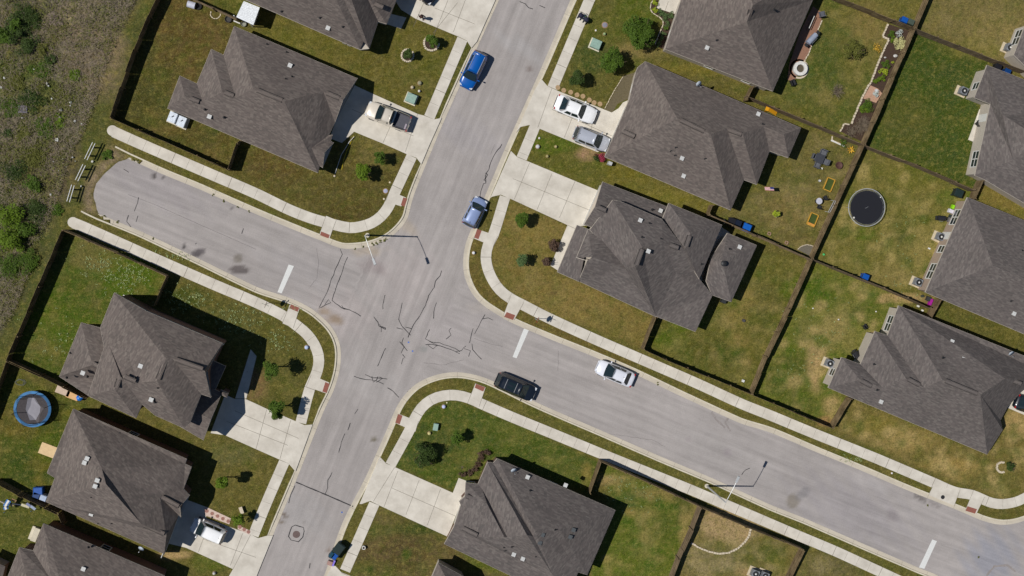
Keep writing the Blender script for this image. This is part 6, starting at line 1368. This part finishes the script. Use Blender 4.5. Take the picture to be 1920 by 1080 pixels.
mb = MB(); mb.add([p + Vector((x, y, .83)) for x, y in ((-.45, 1.25), (.3, 1.2), (.85, .2), (.75, -.4), (.35, -1.15), (-.3, -1.2), (-.7, 0.0))], [(0, 6, 5, 4, 3, 2, 1)]); mb.build('mat_patch', mat('worn pale mat', L3(150, 148, 156), .7, var=.12, scale=2), t, p)
p = at(38, 717, .1); t = empty('debris_ring', p, 'faint grey ring of flattened netting above the blue trampoline', 'netting'); mb = MB()
for k in range(30): a = rnd.uniform(0, 6.28); b_ = a + rnd.uniform(.5, 2); r_ = .55 + rnd.random() * .15; mb.bar(Vector((p.x + math.cos(a) * r_ * .9, p.y + math.sin(a) * r_ * .6, .04)), Vector((p.x + math.cos(b_) * r_ * .9, p.y + math.sin(b_) * r_ * .6, .05)), .03, .02)
mb.build('netting', plain('grey netting', 96, 98, 80), t, (p.x, p.y, .1))
# stone rings and edgings
def stones(pts, label, w_=.24, h=.12, closed=False, step=.33, name='stone_edging'):
    P = [at(x, y) for x, y in pts]; P += [P[0]] if closed else []; root = empty(name, P[0], label, 'garden edging', 'limestone edgings'); mb = MB(); acc = 0
    for a, b in zip(P, P[1:]):
        L_ = (b - a).length; n = max(1, round(L_ / step)); rz = math.atan2((b - a).y, (b - a).x)
        for i in range(n): c = a.lerp(b, (i + .5) / n); mb.box((c.x + rnd.gauss(0, .012), c.y + rnd.gauss(0, .012), h * .45), (L_ / n * .9, w_ * rnd.uniform(.85, 1.1), h * rnd.uniform(.85, 1.15)), rz + rnd.gauss(0, .07), taper=.9)
    mb.build('stone_row', M_STONE, root, P[0]); return root
def circ(x, y, r, a0=0, a1=360, n=18): return [(x + r * math.cos(R(a0 + (a1 - a0) * i / n)), y - r * math.sin(R(a0 + (a1 - a0) * i / n))) for i in range(n + 1)]
def bed(px, label, m, z=.006, name='planting_bed', cat='planting bed'):
    P = [at(x, y) for x, y in px]; c = sum(P, Vector()) / len(P); o = MB().prism(P, -.03, z).build(name, m, rel=(c.x, c.y, 0)); return struct(o)
stones(circ(809, 81, 14, 95, 360), 'white stone ring open to the upper right around the right small tree', .22); stones(circ(764, 104, 11.5, 70, 400), 'white stone ring around the left small tree, upper left lawn', .2)
bed(circ(809, 81, 12, 0, 350), '', M_MULCH); bed(circ(764, 104, 10, 0, 350), '', M_MULCH); stones(circ(1878, 876, 9.5, 60, 300), 'broken white stone ring around the small dark shrub tree', .24)
stones(T(2,0,[(1060,0),(1038,30),(1036,70),(1055,100),(1100,125),(1128,150),(1134,180),(1120,215),(1103,255)]) + [(1228, 84)], 'thin pale curb of the curved flower bed', .10, .12, step=.5)
bed(T(2,0,[(1050,-10),(1040,40),(1042,80),(1100,118),(1130,150),(1136,185),(1108,250),(1078,345),(1140,370),(1165,350),(1200,200),(1240,130),(1220,105),(1085,62),(1100,0)]), '', M_MULCH, .008)
bed(T(3,0,[(900,180),(865,270),(905,300),(830,460),(765,640),(700,760),(630,930),(570,935),(540,985),(700,1060),(820,830),(1000,400),(1090,240)]), '', M_MULCH, .008)
bed(T(3,0,[(768,640),(825,665),(855,700),(810,772),(712,738)]), '', mat('pink paving sand', L3(190, 152, 128), .9, var=.1, scale=6), .02)
stones(T(3,0,[(900,178),(858,272),(905,298),(860,390),(830,460),(770,620),(745,650),(700,745),(650,860),(625,930)]), 'limestone edging along the mulched garden bed', .2, .14); stones(T(3,0,[(610,935),(570,928),(540,990)]), 'short limestone edging at the lower end of the mulched bed', .16, .12)
stones(T(3,0,[(482,1020),(475,1050),(535,1078)]), 'short pale edging below the fence on the patio table lawn', .14)
stones(T(2,3,[(1340,830),(1400,865),(1470,895),(1550,912),(1620,905),(1690,875),(1740,830),(1775,780),(1790,725)]), 'curved limestone edging round the gravel bed', .22, .12)
bed(T(3,1,[(220,790),(250,765),(300,755),(345,770),(335,850)]), '', plain('grey gravel', 110, 104, 92), .008); stones(T(3,1,[(222,792),(245,768),(290,753),(345,768)]), 'thin arc edging at the fence crossing corner', .08)
stones([(1451, 404), (1450, 400), (1454, 396), (1459, 397), (1461, 402), (1457, 407)], 'hexagonal cream edging of the tiny yellow tree', .14, .14, True)
# mailbox bed right of pads, stepping pads
for i, (x, y) in enumerate([(1046, 164), (1057, 169.5), (1070, 173), (1082, 178), (1093, 180.5), (1105, 187.5), (1114, 192.5), (1125, 195)]):
    p = at(x, y); o = MB().lathe(p, [(.27, -.02), (.27, .03), (.24, .04)], 14).build('stepping_stone', plain('tan paver', 176, 148, 112), rel=p); tag(o, 'round tan stepping pad in the row beside the white sedan', 'stepping stone', 'round stepping pads')
bed(T(2,0,[(835,570),(700,820),(755,845),(790,780),(870,740),(890,660),(930,540)]), '', plain('grey brown mulch', 104, 94, 70), .008); stones(T(2,0,[(832,575),(760,690),(695,815)]), 'reddish edging along the mulch beside the long house', .08, .1)
for k, q in enumerate(([(382, 954), (386, 950), (433, 972), (430, 983), (384, 966)], [(446, 985), (470, 995), (468, 1003), (446, 992)])):
    o = struct(slab(q, .032, plain('pinkish path', 214, 190, 176), 'footpath')); mb = MB(); n = 5 if k == 0 else 3
    for i in range(n):
        a = (388, 958) if k == 0 else (450, 988); b = (428, 977) if k == 0 else (466, 997); t_ = i / (n - 1); c = at(a[0] + (b[0] - a[0]) * t_, a[1] + (b[1] - a[1]) * t_); mb.lathe((c.x, c.y, .032), [(.2, 0), (.2, .008)], 14)
    mb.build('round_paver', plain('red brown paver', 160, 116, 104), o)
# patio with railings, right of the top right centre house
P_ = T(3,0,[(335,60),(410,85),(405,150),(385,200),(345,250),(330,350),(290,440),(270,480),(235,560),(200,600),(165,610),(120,560)]); struct(slab([(1524, 12), (1542, 24), (1541, 34), (1520, 90), (1505, 118), (1489, 152), (1476, 150), (1480, 120), (1500, 60)], .05, mat('terracotta patio', L3(150, 112, 92), .85, var=.14, scale=7), 'patio'))
stones([(1541, 38), (1531, 62), (1516, 100), (1507, 117)], 'pale kerb along the terracotta patio', .12, .1)
p = at(1501.5, 128, .6); p.z = 0; t = empty('fire_pit', p, 'round white stone fire pit with a dark centre', 'fire pit'); MB().ring(p, .62, .36, .55, 28).build('wall', plain('white render', 222, 220, 214, .7), t, p); MB().lathe(p, [(.46, 0), (.46, .3)], 20).build('hearth', plain('ash', 92, 84, 70), t, p); MB().ring(p, 1.0, .2, .05, 28).build('step', M_STONE, t, p)
def furniture(name, label, cat, px, py, parts, group=None, rz=None):
    p = at(px, py, .3); p.z = 0; rz = ANG if rz is None else rz; root = empty(name, p, label, cat, group, rz)
    for nm, m_, boxes in parts:
        for b in (boxes if nm == 'leg' else [boxes]):
            mb = MB(); 
            for c, s_ in ([b] if nm == 'leg' else b): mb.box(c, s_)
            mb.build(nm, m_, root)
    return root
def chair(px, py, rz, label, m_, s=.55, group='dark patio chairs'):
    return furniture('patio_chair', label, 'chair', px, py, [('seat', m_, [((0, 0, .42), (s, s, .06))]), ('backrest', m_, [((-s * .5, 0, .7), (.06, s, .55))]), ('armrest', m_, [((0, s * .5, .62), (s, .05, .04)), ((0, -s * .5, .62), (s, .05, .04))]), ('leg', m_, [((x, y, .2), (.04, .04, .4)) for x in (-s * .45, s * .45) for y in (-s * .45, s * .45)])], group, rz)
GC = plain('charcoal wicker', 100, 102, 108, .7)
p = at(1537, 297, .7); p.z = 0; t = empty('patio_table', p, 'square dark patio table between four chairs on the right middle lawn', 'table'); MB().box(p + Vector((0, 0, .72)), (1.0, 1.0, .05), ANG).build('table_top', plain('dark table', 66, 68, 74, .5), t, p)
for dx, dy in ((-.4, -.4), (.4, -.4), (.4, .4), (-.4, .4)): MB().box(p + Matrix.Rotation(ANG, 3, 'Z') @ Vector((dx, dy, .35)), (.05, .05, .7), ANG).build('leg', M_DARK, t, p)
chair(1542, 287.5, ANG + math.pi / 2 + math.pi, 'dark patio chair on the upper right side of the square table', GC, .72); chair(1526, 294, ANG, 'dark patio chair on the left side of the square table', GC, .55); chair(1547, 304, ANG + math.pi, 'dark patio chair on the right side of the square table', GC, .6); chair(1531, 310, ANG + math.pi / 2, 'dark patio chair on the lower side of the square table', GC, .6)
p = at(1573, 310, .3); p.z = 0; t = empty('fire_bowl', p, 'rusty round fire bowl below the yellow sunburst chair', 'fire bowl'); MB().lathe(p + Vector((0, 0, .15)), [(.2, 0), (.4, .12), (.42, .2), (.38, .2), (.15, .06)], 20).build('bowl', plain('rusty iron', 92, 64, 58), t, p)
for k in range(3): a = k * 2.09; MB().cyl(p + Vector((math.cos(a) * .3, math.sin(a) * .3, 0)), p + Vector((math.cos(a) * .25, math.sin(a) * .25, .25)), .02, .02, 6).build('leg', M_DARK, t, p)
for (x, y), lab, fill in (((1555, 346), 'upper yellow timber raised bed frame', 0), ((1524, 412), 'lower yellow timber raised bed frame with a plank in it', 1)):
    p = at(x, y, .2); p.z = 0; t = empty('raised_bed', p, lab, 'raised bed', 'yellow timber raised beds'); ym = plain('yellow timber', 206, 160, 62, .7); M = Matrix.Rotation(ANG, 3, 'Z')
    for dx, dy, sx, sy in ((-.45, 0, .08, 1.4), (.45, 0, .08, 1.4), (0, .7, .98, .08), (0, -.7, .98, .08)): MB().box(p + M @ Vector((dx, dy, .12)), (sx, sy, .24), ANG).build('board', ym, t, p)
    MB().box(p + Vector((0, 0, .03)), (.8, 1.3, .05), ANG).build('soil', plain('grassy soil', 66, 82, 30), t, p)
    if fill: MB().box(p + M @ Vector((0, -.55, .16)), (.8, .25, .05), ANG).build('plank', plain('orange timber', 214, 150, 70), t, p)
p = at(1536, 377, .7); p.z = 0; t = empty('round_table', p, 'small round pale table with two dark chairs', 'table'); MB().lathe(p + Vector((0, 0, .7)), [(.36, 0), (.36, .03)], 24).build('table_top', plain('pale table top', 196, 196, 206, .4), t, p); MB().cyl(p, p + Vector((0, 0, .7)), .04, .04, 8).build('pedestal', M_DARK, t, p); MB().lathe(p, [(.25, 0), (.25, .03)], 12).build('foot', M_DARK, t, p)
chair(1546, 371, ANG + math.pi * .75, 'dark folding chair upper right of the small round table', M_DARK, .4); chair(1535, 388, ANG + math.pi / 2, 'dark folding chair below the small round table', M_DARK, .42)
p = at(1595, 281, .2); p.z = 0; t = empty('garden_star', p, 'yellow spiky star plant ornament near the fence corner', 'garden ornament')
for k in range(8): a = k * .785 + .3; u = Vector((math.cos(a), math.sin(a), 0)); v = Vector((-u.y, u.x, 0)); L_ = .42 + .1 * (k % 2); MB().add([p + v * .05 + Vector((0, 0, .1)), p - v * .05 + Vector((0, 0, .1)), p + u * L_ * .6 - v * .07 + Vector((0, 0, .3)), p + u * L_ + Vector((0, 0, .25)), p + u * L_ * .6 + v * .07 + Vector((0, 0, .3))], [(0, 1, 2, 3, 4)]).build('ray', LF['gold'], t, p)
MB().lathe(p, [(.08, 0), (.1, .15), (.03, .2)], 10).build('centre', M_BARK, t, p)
p = at(1560, 386, .1); t = empty('metal_gate', at(1562, 388), 'grey folded metal frame leaning on the fence beside the trampoline', 'metal frame'); a = at(1567, 377, .9); b = at(1556, 398, .9)
for o_ in (0, .12): MB().bar(a - Vector((o_, 0, o_ * 2)), b - Vector((o_, 0, o_ * 2)), .05, .05).build('tube', M_GAL, t, t.location)
for f in (0, 1): q = a.lerp(b, f); MB().bar(q, (q.x - .25, q.y + .1, .02), .04, .04).build('leg', M_GAL, t, t.location)
p = at(1578, 271, .1); o = MB().bar(at(1558, 263, .08), at(1583, 274, .08), .16, .08).build('plank', M_WHITE, rel=p); tag(o, 'white plank lying near the upper fence of the patio table lawn', 'plank')
for (x, y), lab in (((1442, 438), 'left of two small brick squares by the double bins fence'), ((1474.5, 455), 'right of two small brick squares by the double bins fence')):
    p = at(x, y); root = empty('brick_square', p, lab, 'garden edging'); mb = MB()
    for dx, dy, sx, sy in ((-.15, 0, .07, .36), (.15, 0, .07, .36), (0, .15, .3, .07), (0, -.15, .3, .07)): mb.box(p + Matrix.Rotation(ANG, 3, 'Z') @ Vector((dx, dy, .05)), (sx, sy, .1), ANG)
    mb.build('brick', plain('pinkish brick', 176, 140, 124), root, p)
# grills
def grill(px, py, rz, label, m_=None, w_=.75):
    p = at(px, py, .7); p.z = 0; root = empty('barbecue_grill', p, label, 'barbecue', 'barbecue grills', rz); m_ = m_ or plain('black enamel', 44, 45, 50, .35)
    MB().box((0, 0, .45), (w_ * .8, .5, .75)).build('cabinet', m_, root); mb = MB(); N_ = 8; vs = []
    for i in range(N_ + 1): t_ = math.pi * i / N_; vs += [(-w_ / 2, -math.cos(t_) * .3, .85 + math.sin(t_) * .25), (w_ / 2, -math.cos(t_) * .3, .85 + math.sin(t_) * .25)]
    mb.add(vs, [(2 * i, 2 * i + 1, 2 * i + 3, 2 * i + 2) for i in range(N_)] + [tuple(range(0, 2 * N_ + 2, 2)), tuple(range(2 * N_ + 1, 0, -2))]); mb.build('hood', m_, root)
    for s_ in (-1, 1): MB().box((s_ * w_ * .72, 0, .85), (w_ * .25, .4, .04)).build('side_shelf', M_DARK, root)
    MB().bar((-w_ * .3, -.36, .95), (w_ * .3, -.36, .95), .03, .03).build('handle', M_METAL, root)
grill(1522, 73, ANG + 1.2, 'large grey covered grill on the terracotta patio', plain('grey grill cover', 150, 158, 176, .6), 1.35); grill(1763, 409, ANG + .3, 'black grill left of the toys by the tan house', w_=.75); grill(1604, 664, ANG - .6, 'black drum grill at the step of the lower right house', w_=.7)
chair(1540, 27, ANG + 2.2, 'grey metal chair at the top of the terracotta patio', plain('grey steel', 96, 98, 106, .5), .6); chair(1486, 155, ANG + .8, 'dark metal chair below the fire pit', M_DARK, .6); chair(1833, 232, ANG + 1.2, 'black chair on the small slab of the upper right house', M_DARK, .55)
chair(1621, 612, ANG + 1.0, 'dark overturned chair on the worn lawn', M_DARK, .45)
# pergola-like black rail on patio
p = at(1535, 50); t = empty('patio_railing', p, 'white edged railing along the terracotta patio', 'railing')
a = at(1527, 30, .9); b = at(1517, 53, .9); MB().bar(a, b, .06, .06).build('handrail', M_WHITE, t, p)
for k in range(9): q = a.lerp(b, k / 8); MB().cyl((q.x, q.y, .04), q, .02, .02, 6).build('baluster', M_DARK, t, p)
# slabs and steps by right houses
for q, m_, z_, nm in (([(1826, 612 - 200), (0, 0)], None, 0, ''),):
    pass
struct(slab([(1626, 624), (1641, 621), (1613, 682), (1609, 660)], .08, plain('tan slab', 196, 166, 122), 'patio')); struct(slab([(1836, 205), (1856, 196), (1830, 268), (1815, 262)], .06, M_CONC, 'patio')); struct(slab([(1757, 434), (1770, 440), (1762, 457), (1748, 450)], .05, plain('tan slab', 196, 176, 140), 'patio'))
struct(slab([(1250, 96), (1286, 98), (1410, 150), (1404, 160), (1252, 98)], .02, plain('brown side path', 150, 128, 104), 'footpath'))
for x, y, s1, s2, rz, c, lab in ((92, 845, 2.0, 1.25, ANG, (226, 196, 150), 'pale plywood sheet beside the crooked ridge house'), (118, 733, 1.5, .8, ANG, (206, 184, 164), 'left pinkish board leaning stack behind the fence'), (136, 742, 1.3, .75, ANG, (226, 180, 128), 'orange toned board right of the pinkish one behind the fence')):
    p = at(x, y, .06); o = MB().box(p, (s1, s2, .05), rz).build('plywood_sheet', mat('board ' + lab[:6], L3(*c), .8, var=.1, scale=3), rel=p); tag(o, lab, 'board')
p = at(150, 745, .4); t = empty('paddling_pool', p, 'rolled blue plastic pool behind the fence', 'pool'); MB().blob(p, (.4, .38, .35), 10, 6, .3).build('shell', plain('blue plastic', 24, 118, 214, .35), t, p); MB().blob(p + Vector((.1, .1, .25)), (.15, .12, .1)).build('fold', M_WHITE, t, p)
# playset lower left
p = at(12, 945, .8); p.z = 0; t = empty('playset', p, 'blue and white toy swing set at the lower left edge', 'playset'); bw = plain('toy blue', 30, 110, 180, .4)
def arcbar(c, m_, nm, pts, w_): mb = MB(); [mb.bar(a, b, w_, .06) for a, b in zip(pts, pts[1:])]; mb.build(nm, m_, t, p)
A_ = [at(x, y, 1.2) for x, y in ((17, 938), (13, 944), (10, 950), (12, 955))]; arcbar(0, bw, 'canopy', A_, .5); arcbar(0, M_WHITE, 'canopy_stripe', [q + Vector((0, 0, .05)) for q in A_], .22)
for x0, y0, x1, y1, c, nm in ((20, 944, 58, 949, (60, 66, 84), 'beam'), (40, 946, 55, 951, (222, 214, 180), 'seat'), (50, 944, 57, 949, (150, 156, 190), 'seat'), (58, 949, 66, 955, (176, 190, 214), 'seat'), (0, 940, 8, 944, (210, 200, 180), 'beam'), (22, 936, 30, 940, (170, 140, 100), 'ladder'), (18, 943, 24, 949, (200, 180, 140), 'seat')):
    MB().bar(at(x0, y0, .9), at(x1, y1, .7), .28 if nm != 'beam' else .1, .08).build(nm, plain('toy ' + str(c), *c), t, p)
for x, y in ((10, 938), (12, 958), (60, 944), (62, 956)): q = at(x, y, 0); MB().cyl(q, q + Vector((.1, .1, 1.1)), .03, .03, 6).build('leg', bw, t, p)
p = at(66, 1003, 1.0); o = None
# white barrel, hoop, pots at the top left yard
p = at(360, 9, .3); p.z = 0; t = empty('barrel', p, 'white drum lying beside the top left fence', 'drum'); MB().cyl(p + Vector((-.45, .1, .35)), p + Vector((.35, -.12, .35)), .36, .36, 18).build('shell', plain('white drum', 206, 208, 222, .5), t, p); MB().cyl(p + Vector((.33, -.11, .35)), p + Vector((.42, -.14, .35)), .3, .3, 14).build('lid', M_DARK, t, p)
p = at(371, 11, .3); p.z = 0; t = empty('tyre', p, 'old tyre beside the white drum', 'tyre'); MB().ring(p, .28, .2, .22, 20).build('tread', M_TYRE, t, p); MB().lathe(p, [(.18, .02), (.18, .12)], 14).build('rim', plain('rusty rim', 110, 92, 80), t, p)
t = stones(circ(404, 26, 9.5, 150, 395, 8), 'white octagonal hoop lying on the top left lawn', .1, .06, step=2)
for x, y, r_, c, lab in ((428, 36, .38, (70, 68, 68), 'dark fire bowl near the top left fence'), (457, 45, .3, (150, 152, 140), 'grey pot beside the white lean-to')):
    p = at(x, y, .2); p.z = 0; t = empty('bowl', p, lab, 'pot'); MB().lathe(p, [(r_ * .7, 0), (r_, .25), (r_ * .9, .28), (r_ * .6, .12)], 16).build('bowl', plain('pot ' + str(c), *c), t, p); MB().lathe(p, [(r_ * .8, -.01), (r_ * .8, .03)], 12).build('base', M_DARK, t, p)
p = at(445, 41, .1); o = MB().bar(at(438, 39, .1), at(450, 44, .1), .12, .08).build('plank', M_WHITE, rel=p); tag(o, 'short white board beside the dark fire bowl', 'plank')
# hose and edging timber beside upper left house
mb = MB(); mb.tube([at(x, y, .05) for x, y in ((664, 254), (660, 262), (655, 273), (650, 283), (644, 300), (641, 318))], .04, 6); o = mb.build('garden_hose', plain('yellow hose', 190, 170, 40), rel=at(655, 270)); tag(o, 'yellow garden hose on the lawn edge by the upper left house', 'hose')
p = at(655, 262, .15); t = empty('downspout_pipe', p, 'pale gutter pipe lying by the upper left porch', 'pipe'); MB().tube([at(664, 256, .2), at(655, 266, .2), at(640, 290, .15), at(628, 326, .1)], .03, 8).build('pipe', M_WHITE, t, p); MB().lathe(at(627, 330, .02), [(.12, 0), (.1, .08)], 10).build('outlet', M_STONE, t, p)
# litter in the field
for i, (x, y, s_) in enumerate([(64, 130, .3), (88, 157, .28), (91, 161, .2), (2, 164, .3), (97, 185, .25), (132, 192, .25), (132, 198, .2), (114, 206, .25), (140, 227, .25), (106, 262, .38), (42, 221, .2), (153, 232, .15), (136, 295, .18), (95, 365, .25), (118, 298, .1), (8, 146, .3), (124, 313, .1), (141, 302, .12), (112, 220, .18), (100, 303, .1), (110, 320, .1), (173, 303, .25), (152, 349, .2)]):
    p = at(x, y, .2); o = MB().blob(p, (s_ * .5 * rnd.uniform(.7, 1.3), s_ * .5, .06), 6, 4, .5).build('litter', plain('pale rubbish', 214, 214, 206), rel=p); tag(o, 'small pale scrap of litter lying in the brush field', 'litter', 'scraps of litter in the brush field')
p = at(43, 205, .15); t = empty('pallet', p, 'grey wooden pallet lying in the brush field', 'pallet')
for k in range(6): MB().box(p + Vector((-.4 + k * .16, 0, .1)), (.1, .8, .03)).build('slat', plain('grey wood', 120, 116, 124), t, p)
for k in (-1, 0, 1): MB().box(p + Vector((0, k * .33, .04)), (.95, .08, .09)).build('runner', plain('grey wood', 120, 116, 124), t, p)
# kerb weeds
mb = MB(); rs_ = random.Random(3)
for x, y, s_ in ((697, 459, .35), (706, 457, .25), (716, 453, .4), (723, 449, .3), (680, 463, .15), (665, 467, .15), (220, 416, .25), (197, 406, .2), (259, 303, .2), (252, 300, .15), (400, 366, .15), (420, 377, .2), (446, 388, .15), (467, 396, .15), (1507, 804, .2), (1233, 720, .2), (287, 447, .15), (1835, 1045, .2), (1740, 947, .2)):
    c = at(x, y, -.05); leaves(mb, c, (s_, s_, .08), 60, .05, rs_, 3)
o = mb.build('kerb_weeds', LF['olive'], rel=(0, 0, 0)); tag(o, 'small weeds growing along the kerbs', 'weeds'); o['kind'] = 'stuff'
# ---------------------------------------------------------------- people
SKIN = mat('skin', (.42, .26, .19), .6, var=.05)
def person(px, py, rz, label, shirt, trousers, hair, z=Z0, arms=((.34, .05), (-.3, .1)), lean=0.0):
    loc = at(px, py, 1.0); loc.z = z; root = empty('person', loc, label, 'person', None, rz)
    V_ = [(0, 0, .95), (0, 0, 1.15), (.01, 0, 1.35), (.02, 0, 1.50), (.03, 0, 1.60), (0, .18, 1.42), (.02, .26, 1.18), (arms[0][0], .24, .98), (0, -.18, 1.42), (.0, -.27, 1.18), (arms[1][0], -.26, 1.0), (0, .10, .9), (.10, .11, .5), (.12, .12, .08), (.24, .13, .03), (0, -.10, .9), (-.04, -.11, .5), (-.16, -.12, .09), (-.04, -.13, .03)]
    E_ = [(0, 1), (1, 2), (2, 3), (3, 4), (2, 5), (5, 6), (6, 7), (2, 8), (8, 9), (9, 10), (0, 11), (11, 12), (12, 13), (13, 14), (0, 15), (15, 16), (16, 17), (17, 18)]
    Rr = [.15, .14, .16, .06, .055, .065, .048, .035, .065, .048, .035, .095, .065, .045, .04, .095, .065, .045, .04]
    me = bpy.data.meshes.new('body'); me.from_pydata(V_, E_, []); o = bpy.data.objects.new('body', me); COL.objects.link(o); o.parent = root
    sk = o.modifiers.new('skin', 'SKIN'); sd = o.modifiers.new('subsurf', 'SUBSURF'); sd.levels = 1; sd.render_levels = 1
    for i, r_ in enumerate(Rr): me.skin_vertices[0].data[i].radius = (r_ * (.8 if i < 3 else 1), r_)
    me.skin_vertices[0].data[0].use_root = True; me.materials.append(trousers)
    mb = MB(); mb.lathe((.02, 0, 0), [(.16, .92), (.175, 1.1), (.2, 1.35), (.16, 1.47), (.07, 1.51)], 14); q = mb.build('shirt', shirt, root, smooth=True)
    for s_, a in ((1, arms[0][0]), (-1, arms[1][0])): mb = MB(); mb.cyl((0, s_ * .17, 1.42), (.02, s_ * .26, 1.15), .075, .062, 10); mb.build('sleeve', shirt, root); mb = MB(); mb.cyl((.02, s_ * .26, 1.16), (a, s_ * .24, .98), .042, .032, 8); fa = mb.build('forearm', SKIN, root); mb = MB(); mb.blob((a + .04, s_ * .24, .95), (.05, .035, .03)); [mb.cyl((a + .05, s_ * .24 + k * .016, .95), (a + .12 - abs(k) * .008, s_ * .24 + k * .02, .91), .009, .007, 5) for k in (-1.5, -.5, .5, 1.5)]; mb.cyl((a + .03, s_ * .24 - s_ * .03, .96), (a + .08, s_ * .24 - s_ * .06, .94), .01, .008, 5); mb.build('hand', SKIN, fa)
    mb = MB(); mb.blob((.05, 0, 1.66), (.095, .078, .12), 12, 8, 0); mb.blob((.15, 0, 1.65), (.018, .012, .02), 6, 4, 0); [mb.blob((.05, s_ * .08, 1.66), (.015, .01, .03), 6, 4, 0) for s_ in (-1, 1)]; hd = mb.build('head', SKIN, root, smooth=True)
    MB().blob((.035, 0, 1.69), (.105, .088, .11), 12, 8, .03).build('hair', hair, hd, smooth=True)
    mb = MB(); [mb.blob((.135, s_ * .032, 1.67), (.01, .014, .008), 6, 4, 0) for s_ in (-1, 1)]; mb.build('eye', M_DARK, hd); MB().blob((.14, 0, 1.605), (.008, .022, .006), 6, 4, 0).build('mouth', plain('lips', 150, 80, 76), hd)
    for s_, x in ((1, .17), (-1, -.10)): MB().box((x, s_ * .125, .05), (.26, .1, .1), taper=.8).build('shoe', M_DARK, root)
    return root
person(790.5, 31, R(-80), 'person in a brown top walking on the top left driveway', plain('brown cloth', 84, 50, 42), plain('dark trousers', 60, 50, 52), plain('dark hair', 44, 32, 28))
# dark double pushchair across the sidewalk at the top
p = at(1094, 33, .6); p.z = .03; t = empty('pushchair', p, 'black double pushchair standing across the sidewalk near the top edge', 'pushchair', None, v2ang(14, 10)); cm = plain('navy fabric', 44, 44, 66, .8)
for x in (-.38, .38):
    mb = MB(); mb.blob((x, 0, .75), (.30, .27, .22), 12, 7, .05); mb.build('hood', cm, t, smooth=True); MB().box((x, 0, .45), (.5, .45, .25)).build('seat', M_DARK, t); MB().bar((x - .2, .3, 1.0), (x + .2, .3, 1.0), .035, .035).build('handle', M_DARK, t)
    for y in (-.28, .28):
        for dx in (-.18, .18): MB().cyl((x + dx - .02, y, .13), (x + dx + .02, y, .13), .13, .13, 14).build('wheel', M_TYRE, t)
MB().blob((.18, .2, .7), (.12, .1, .08)).build('bag', LF['mid'], t); MB().bar((-.7, 0, .6), (.7, 0, .6), .03, .03).build('crossbar', M_METAL, t)
# round planter by bottom sidewalk
p = at(682, 1027, .3); p.z = 0; t = empty('planter', p, 'white round planter ring beside the bottom sidewalk', 'planter'); MB().ring(p, .17, .07, .4, 18).build('wall', M_WHITE, t, p); MB().lathe(p, [(.15, 0), (.15, .3)], 12).build('soil', M_MULCH, t, p)
p = at(453, 956, .2); p.z = 0; t = empty('bench', p, 'pale stone bench beside the loose small tree near the bottom left', 'bench', None, v2ang(4, 12)); MB().box((0, 0, .42), (.75, .38, .07)).build('seat', M_STONE, t); [MB().box((s_ * .25, 0, .2), (.1, .3, .4)).build('leg', M_STONE, t) for s_ in (-1, 1)]
p = at(66, 1003, .5); p.z = 0; t = empty('door_canopy', p, 'small white boxed steps against the bottom left house', 'steps', None, ANG + math.pi / 2); MB().box((0, 0, .25), (1.5, .6, .5)).build('upper_step', M_CONC2, t); MB().box((0, .45, .12), (1.5, .35, .24)).build('lower_step', M_CONC2, t)
p = at(240, 562, .8); p.z = 0; t = empty('cabinet', p, 'white cabinet beside the two-storey house top corner', 'cabinet', None, ANG); MB().box((0, 0, .5), (1.1, .6, 1.0)).build('body', M_WHITE, t); MB().box((0, 0, 1.02), (1.2, .7, .06)).build('lid', M_WHITE, t)
# flag on a short pole behind the long house
p = at(1443, 352); t = empty('flag', p, 'small striped flag with a blue canton on a short pole behind the long house', 'flag'); a = at(1441, 352, .1); b = at(1437, 350, 1.7); MB().cyl((p.x, p.y, 0), (p.x - .1, p.y, 1.9), .025, .02, 8).build('pole', M_GAL, t, p)
fl = MB(); u = Vector((-.95, .05, -.25)); v = Vector((0, -.42, .25)); o_ = Vector((p.x - .1, p.y, 1.75))
for k in range(7):
    for c_, nm in ((0, 'red'), (1, 'white')):
        a0 = (k * 2 + c_) / 14; a1 = a0 + 1 / 14
        if nm == 'white' and k == 6: continue
        MB().add([o_ + v * a0, o_ + u + v * a0, o_ + u + v * a1, o_ + v * a1], [(0, 1, 2, 3)]).build('stripe', plain('flag ' + nm, *((190, 40, 50) if c_ == 0 else (230, 228, 228)), rough=.8), t, p)
MB().add([o_ + v * .0 + Vector((0, 0, .006)), o_ + u * .4 + Vector((0, 0, .006)), o_ + u * .4 + v * .5 + Vector((0, 0, .006)), o_ + v * .5 + Vector((0, 0, .006))], [(0, 1, 2, 3)]).build('canton', plain('flag blue', 40, 50, 120, rough=.8), t, p)
p = at(1448, 208, .6); p.z = 0; t = empty('toy_slide', p, 'orange yellow toy slide beside the fence and the long roof', 'toy slide', None, ANG); ym = plain('orange yellow plastic', 224, 160, 30, .4)
mb = MB(); mb.bar((-.5, 0, .75), (.7, 0, .1), .45, .05); mb.build('chute', ym, t); MB().box((-.65, 0, .72), (.4, .5, .06)).build('platform', ym, t); [MB().box((-.65, s_ * .25, .36), (.06, .06, .72)).build('leg', ym, t) for s_ in (-1, 1)]
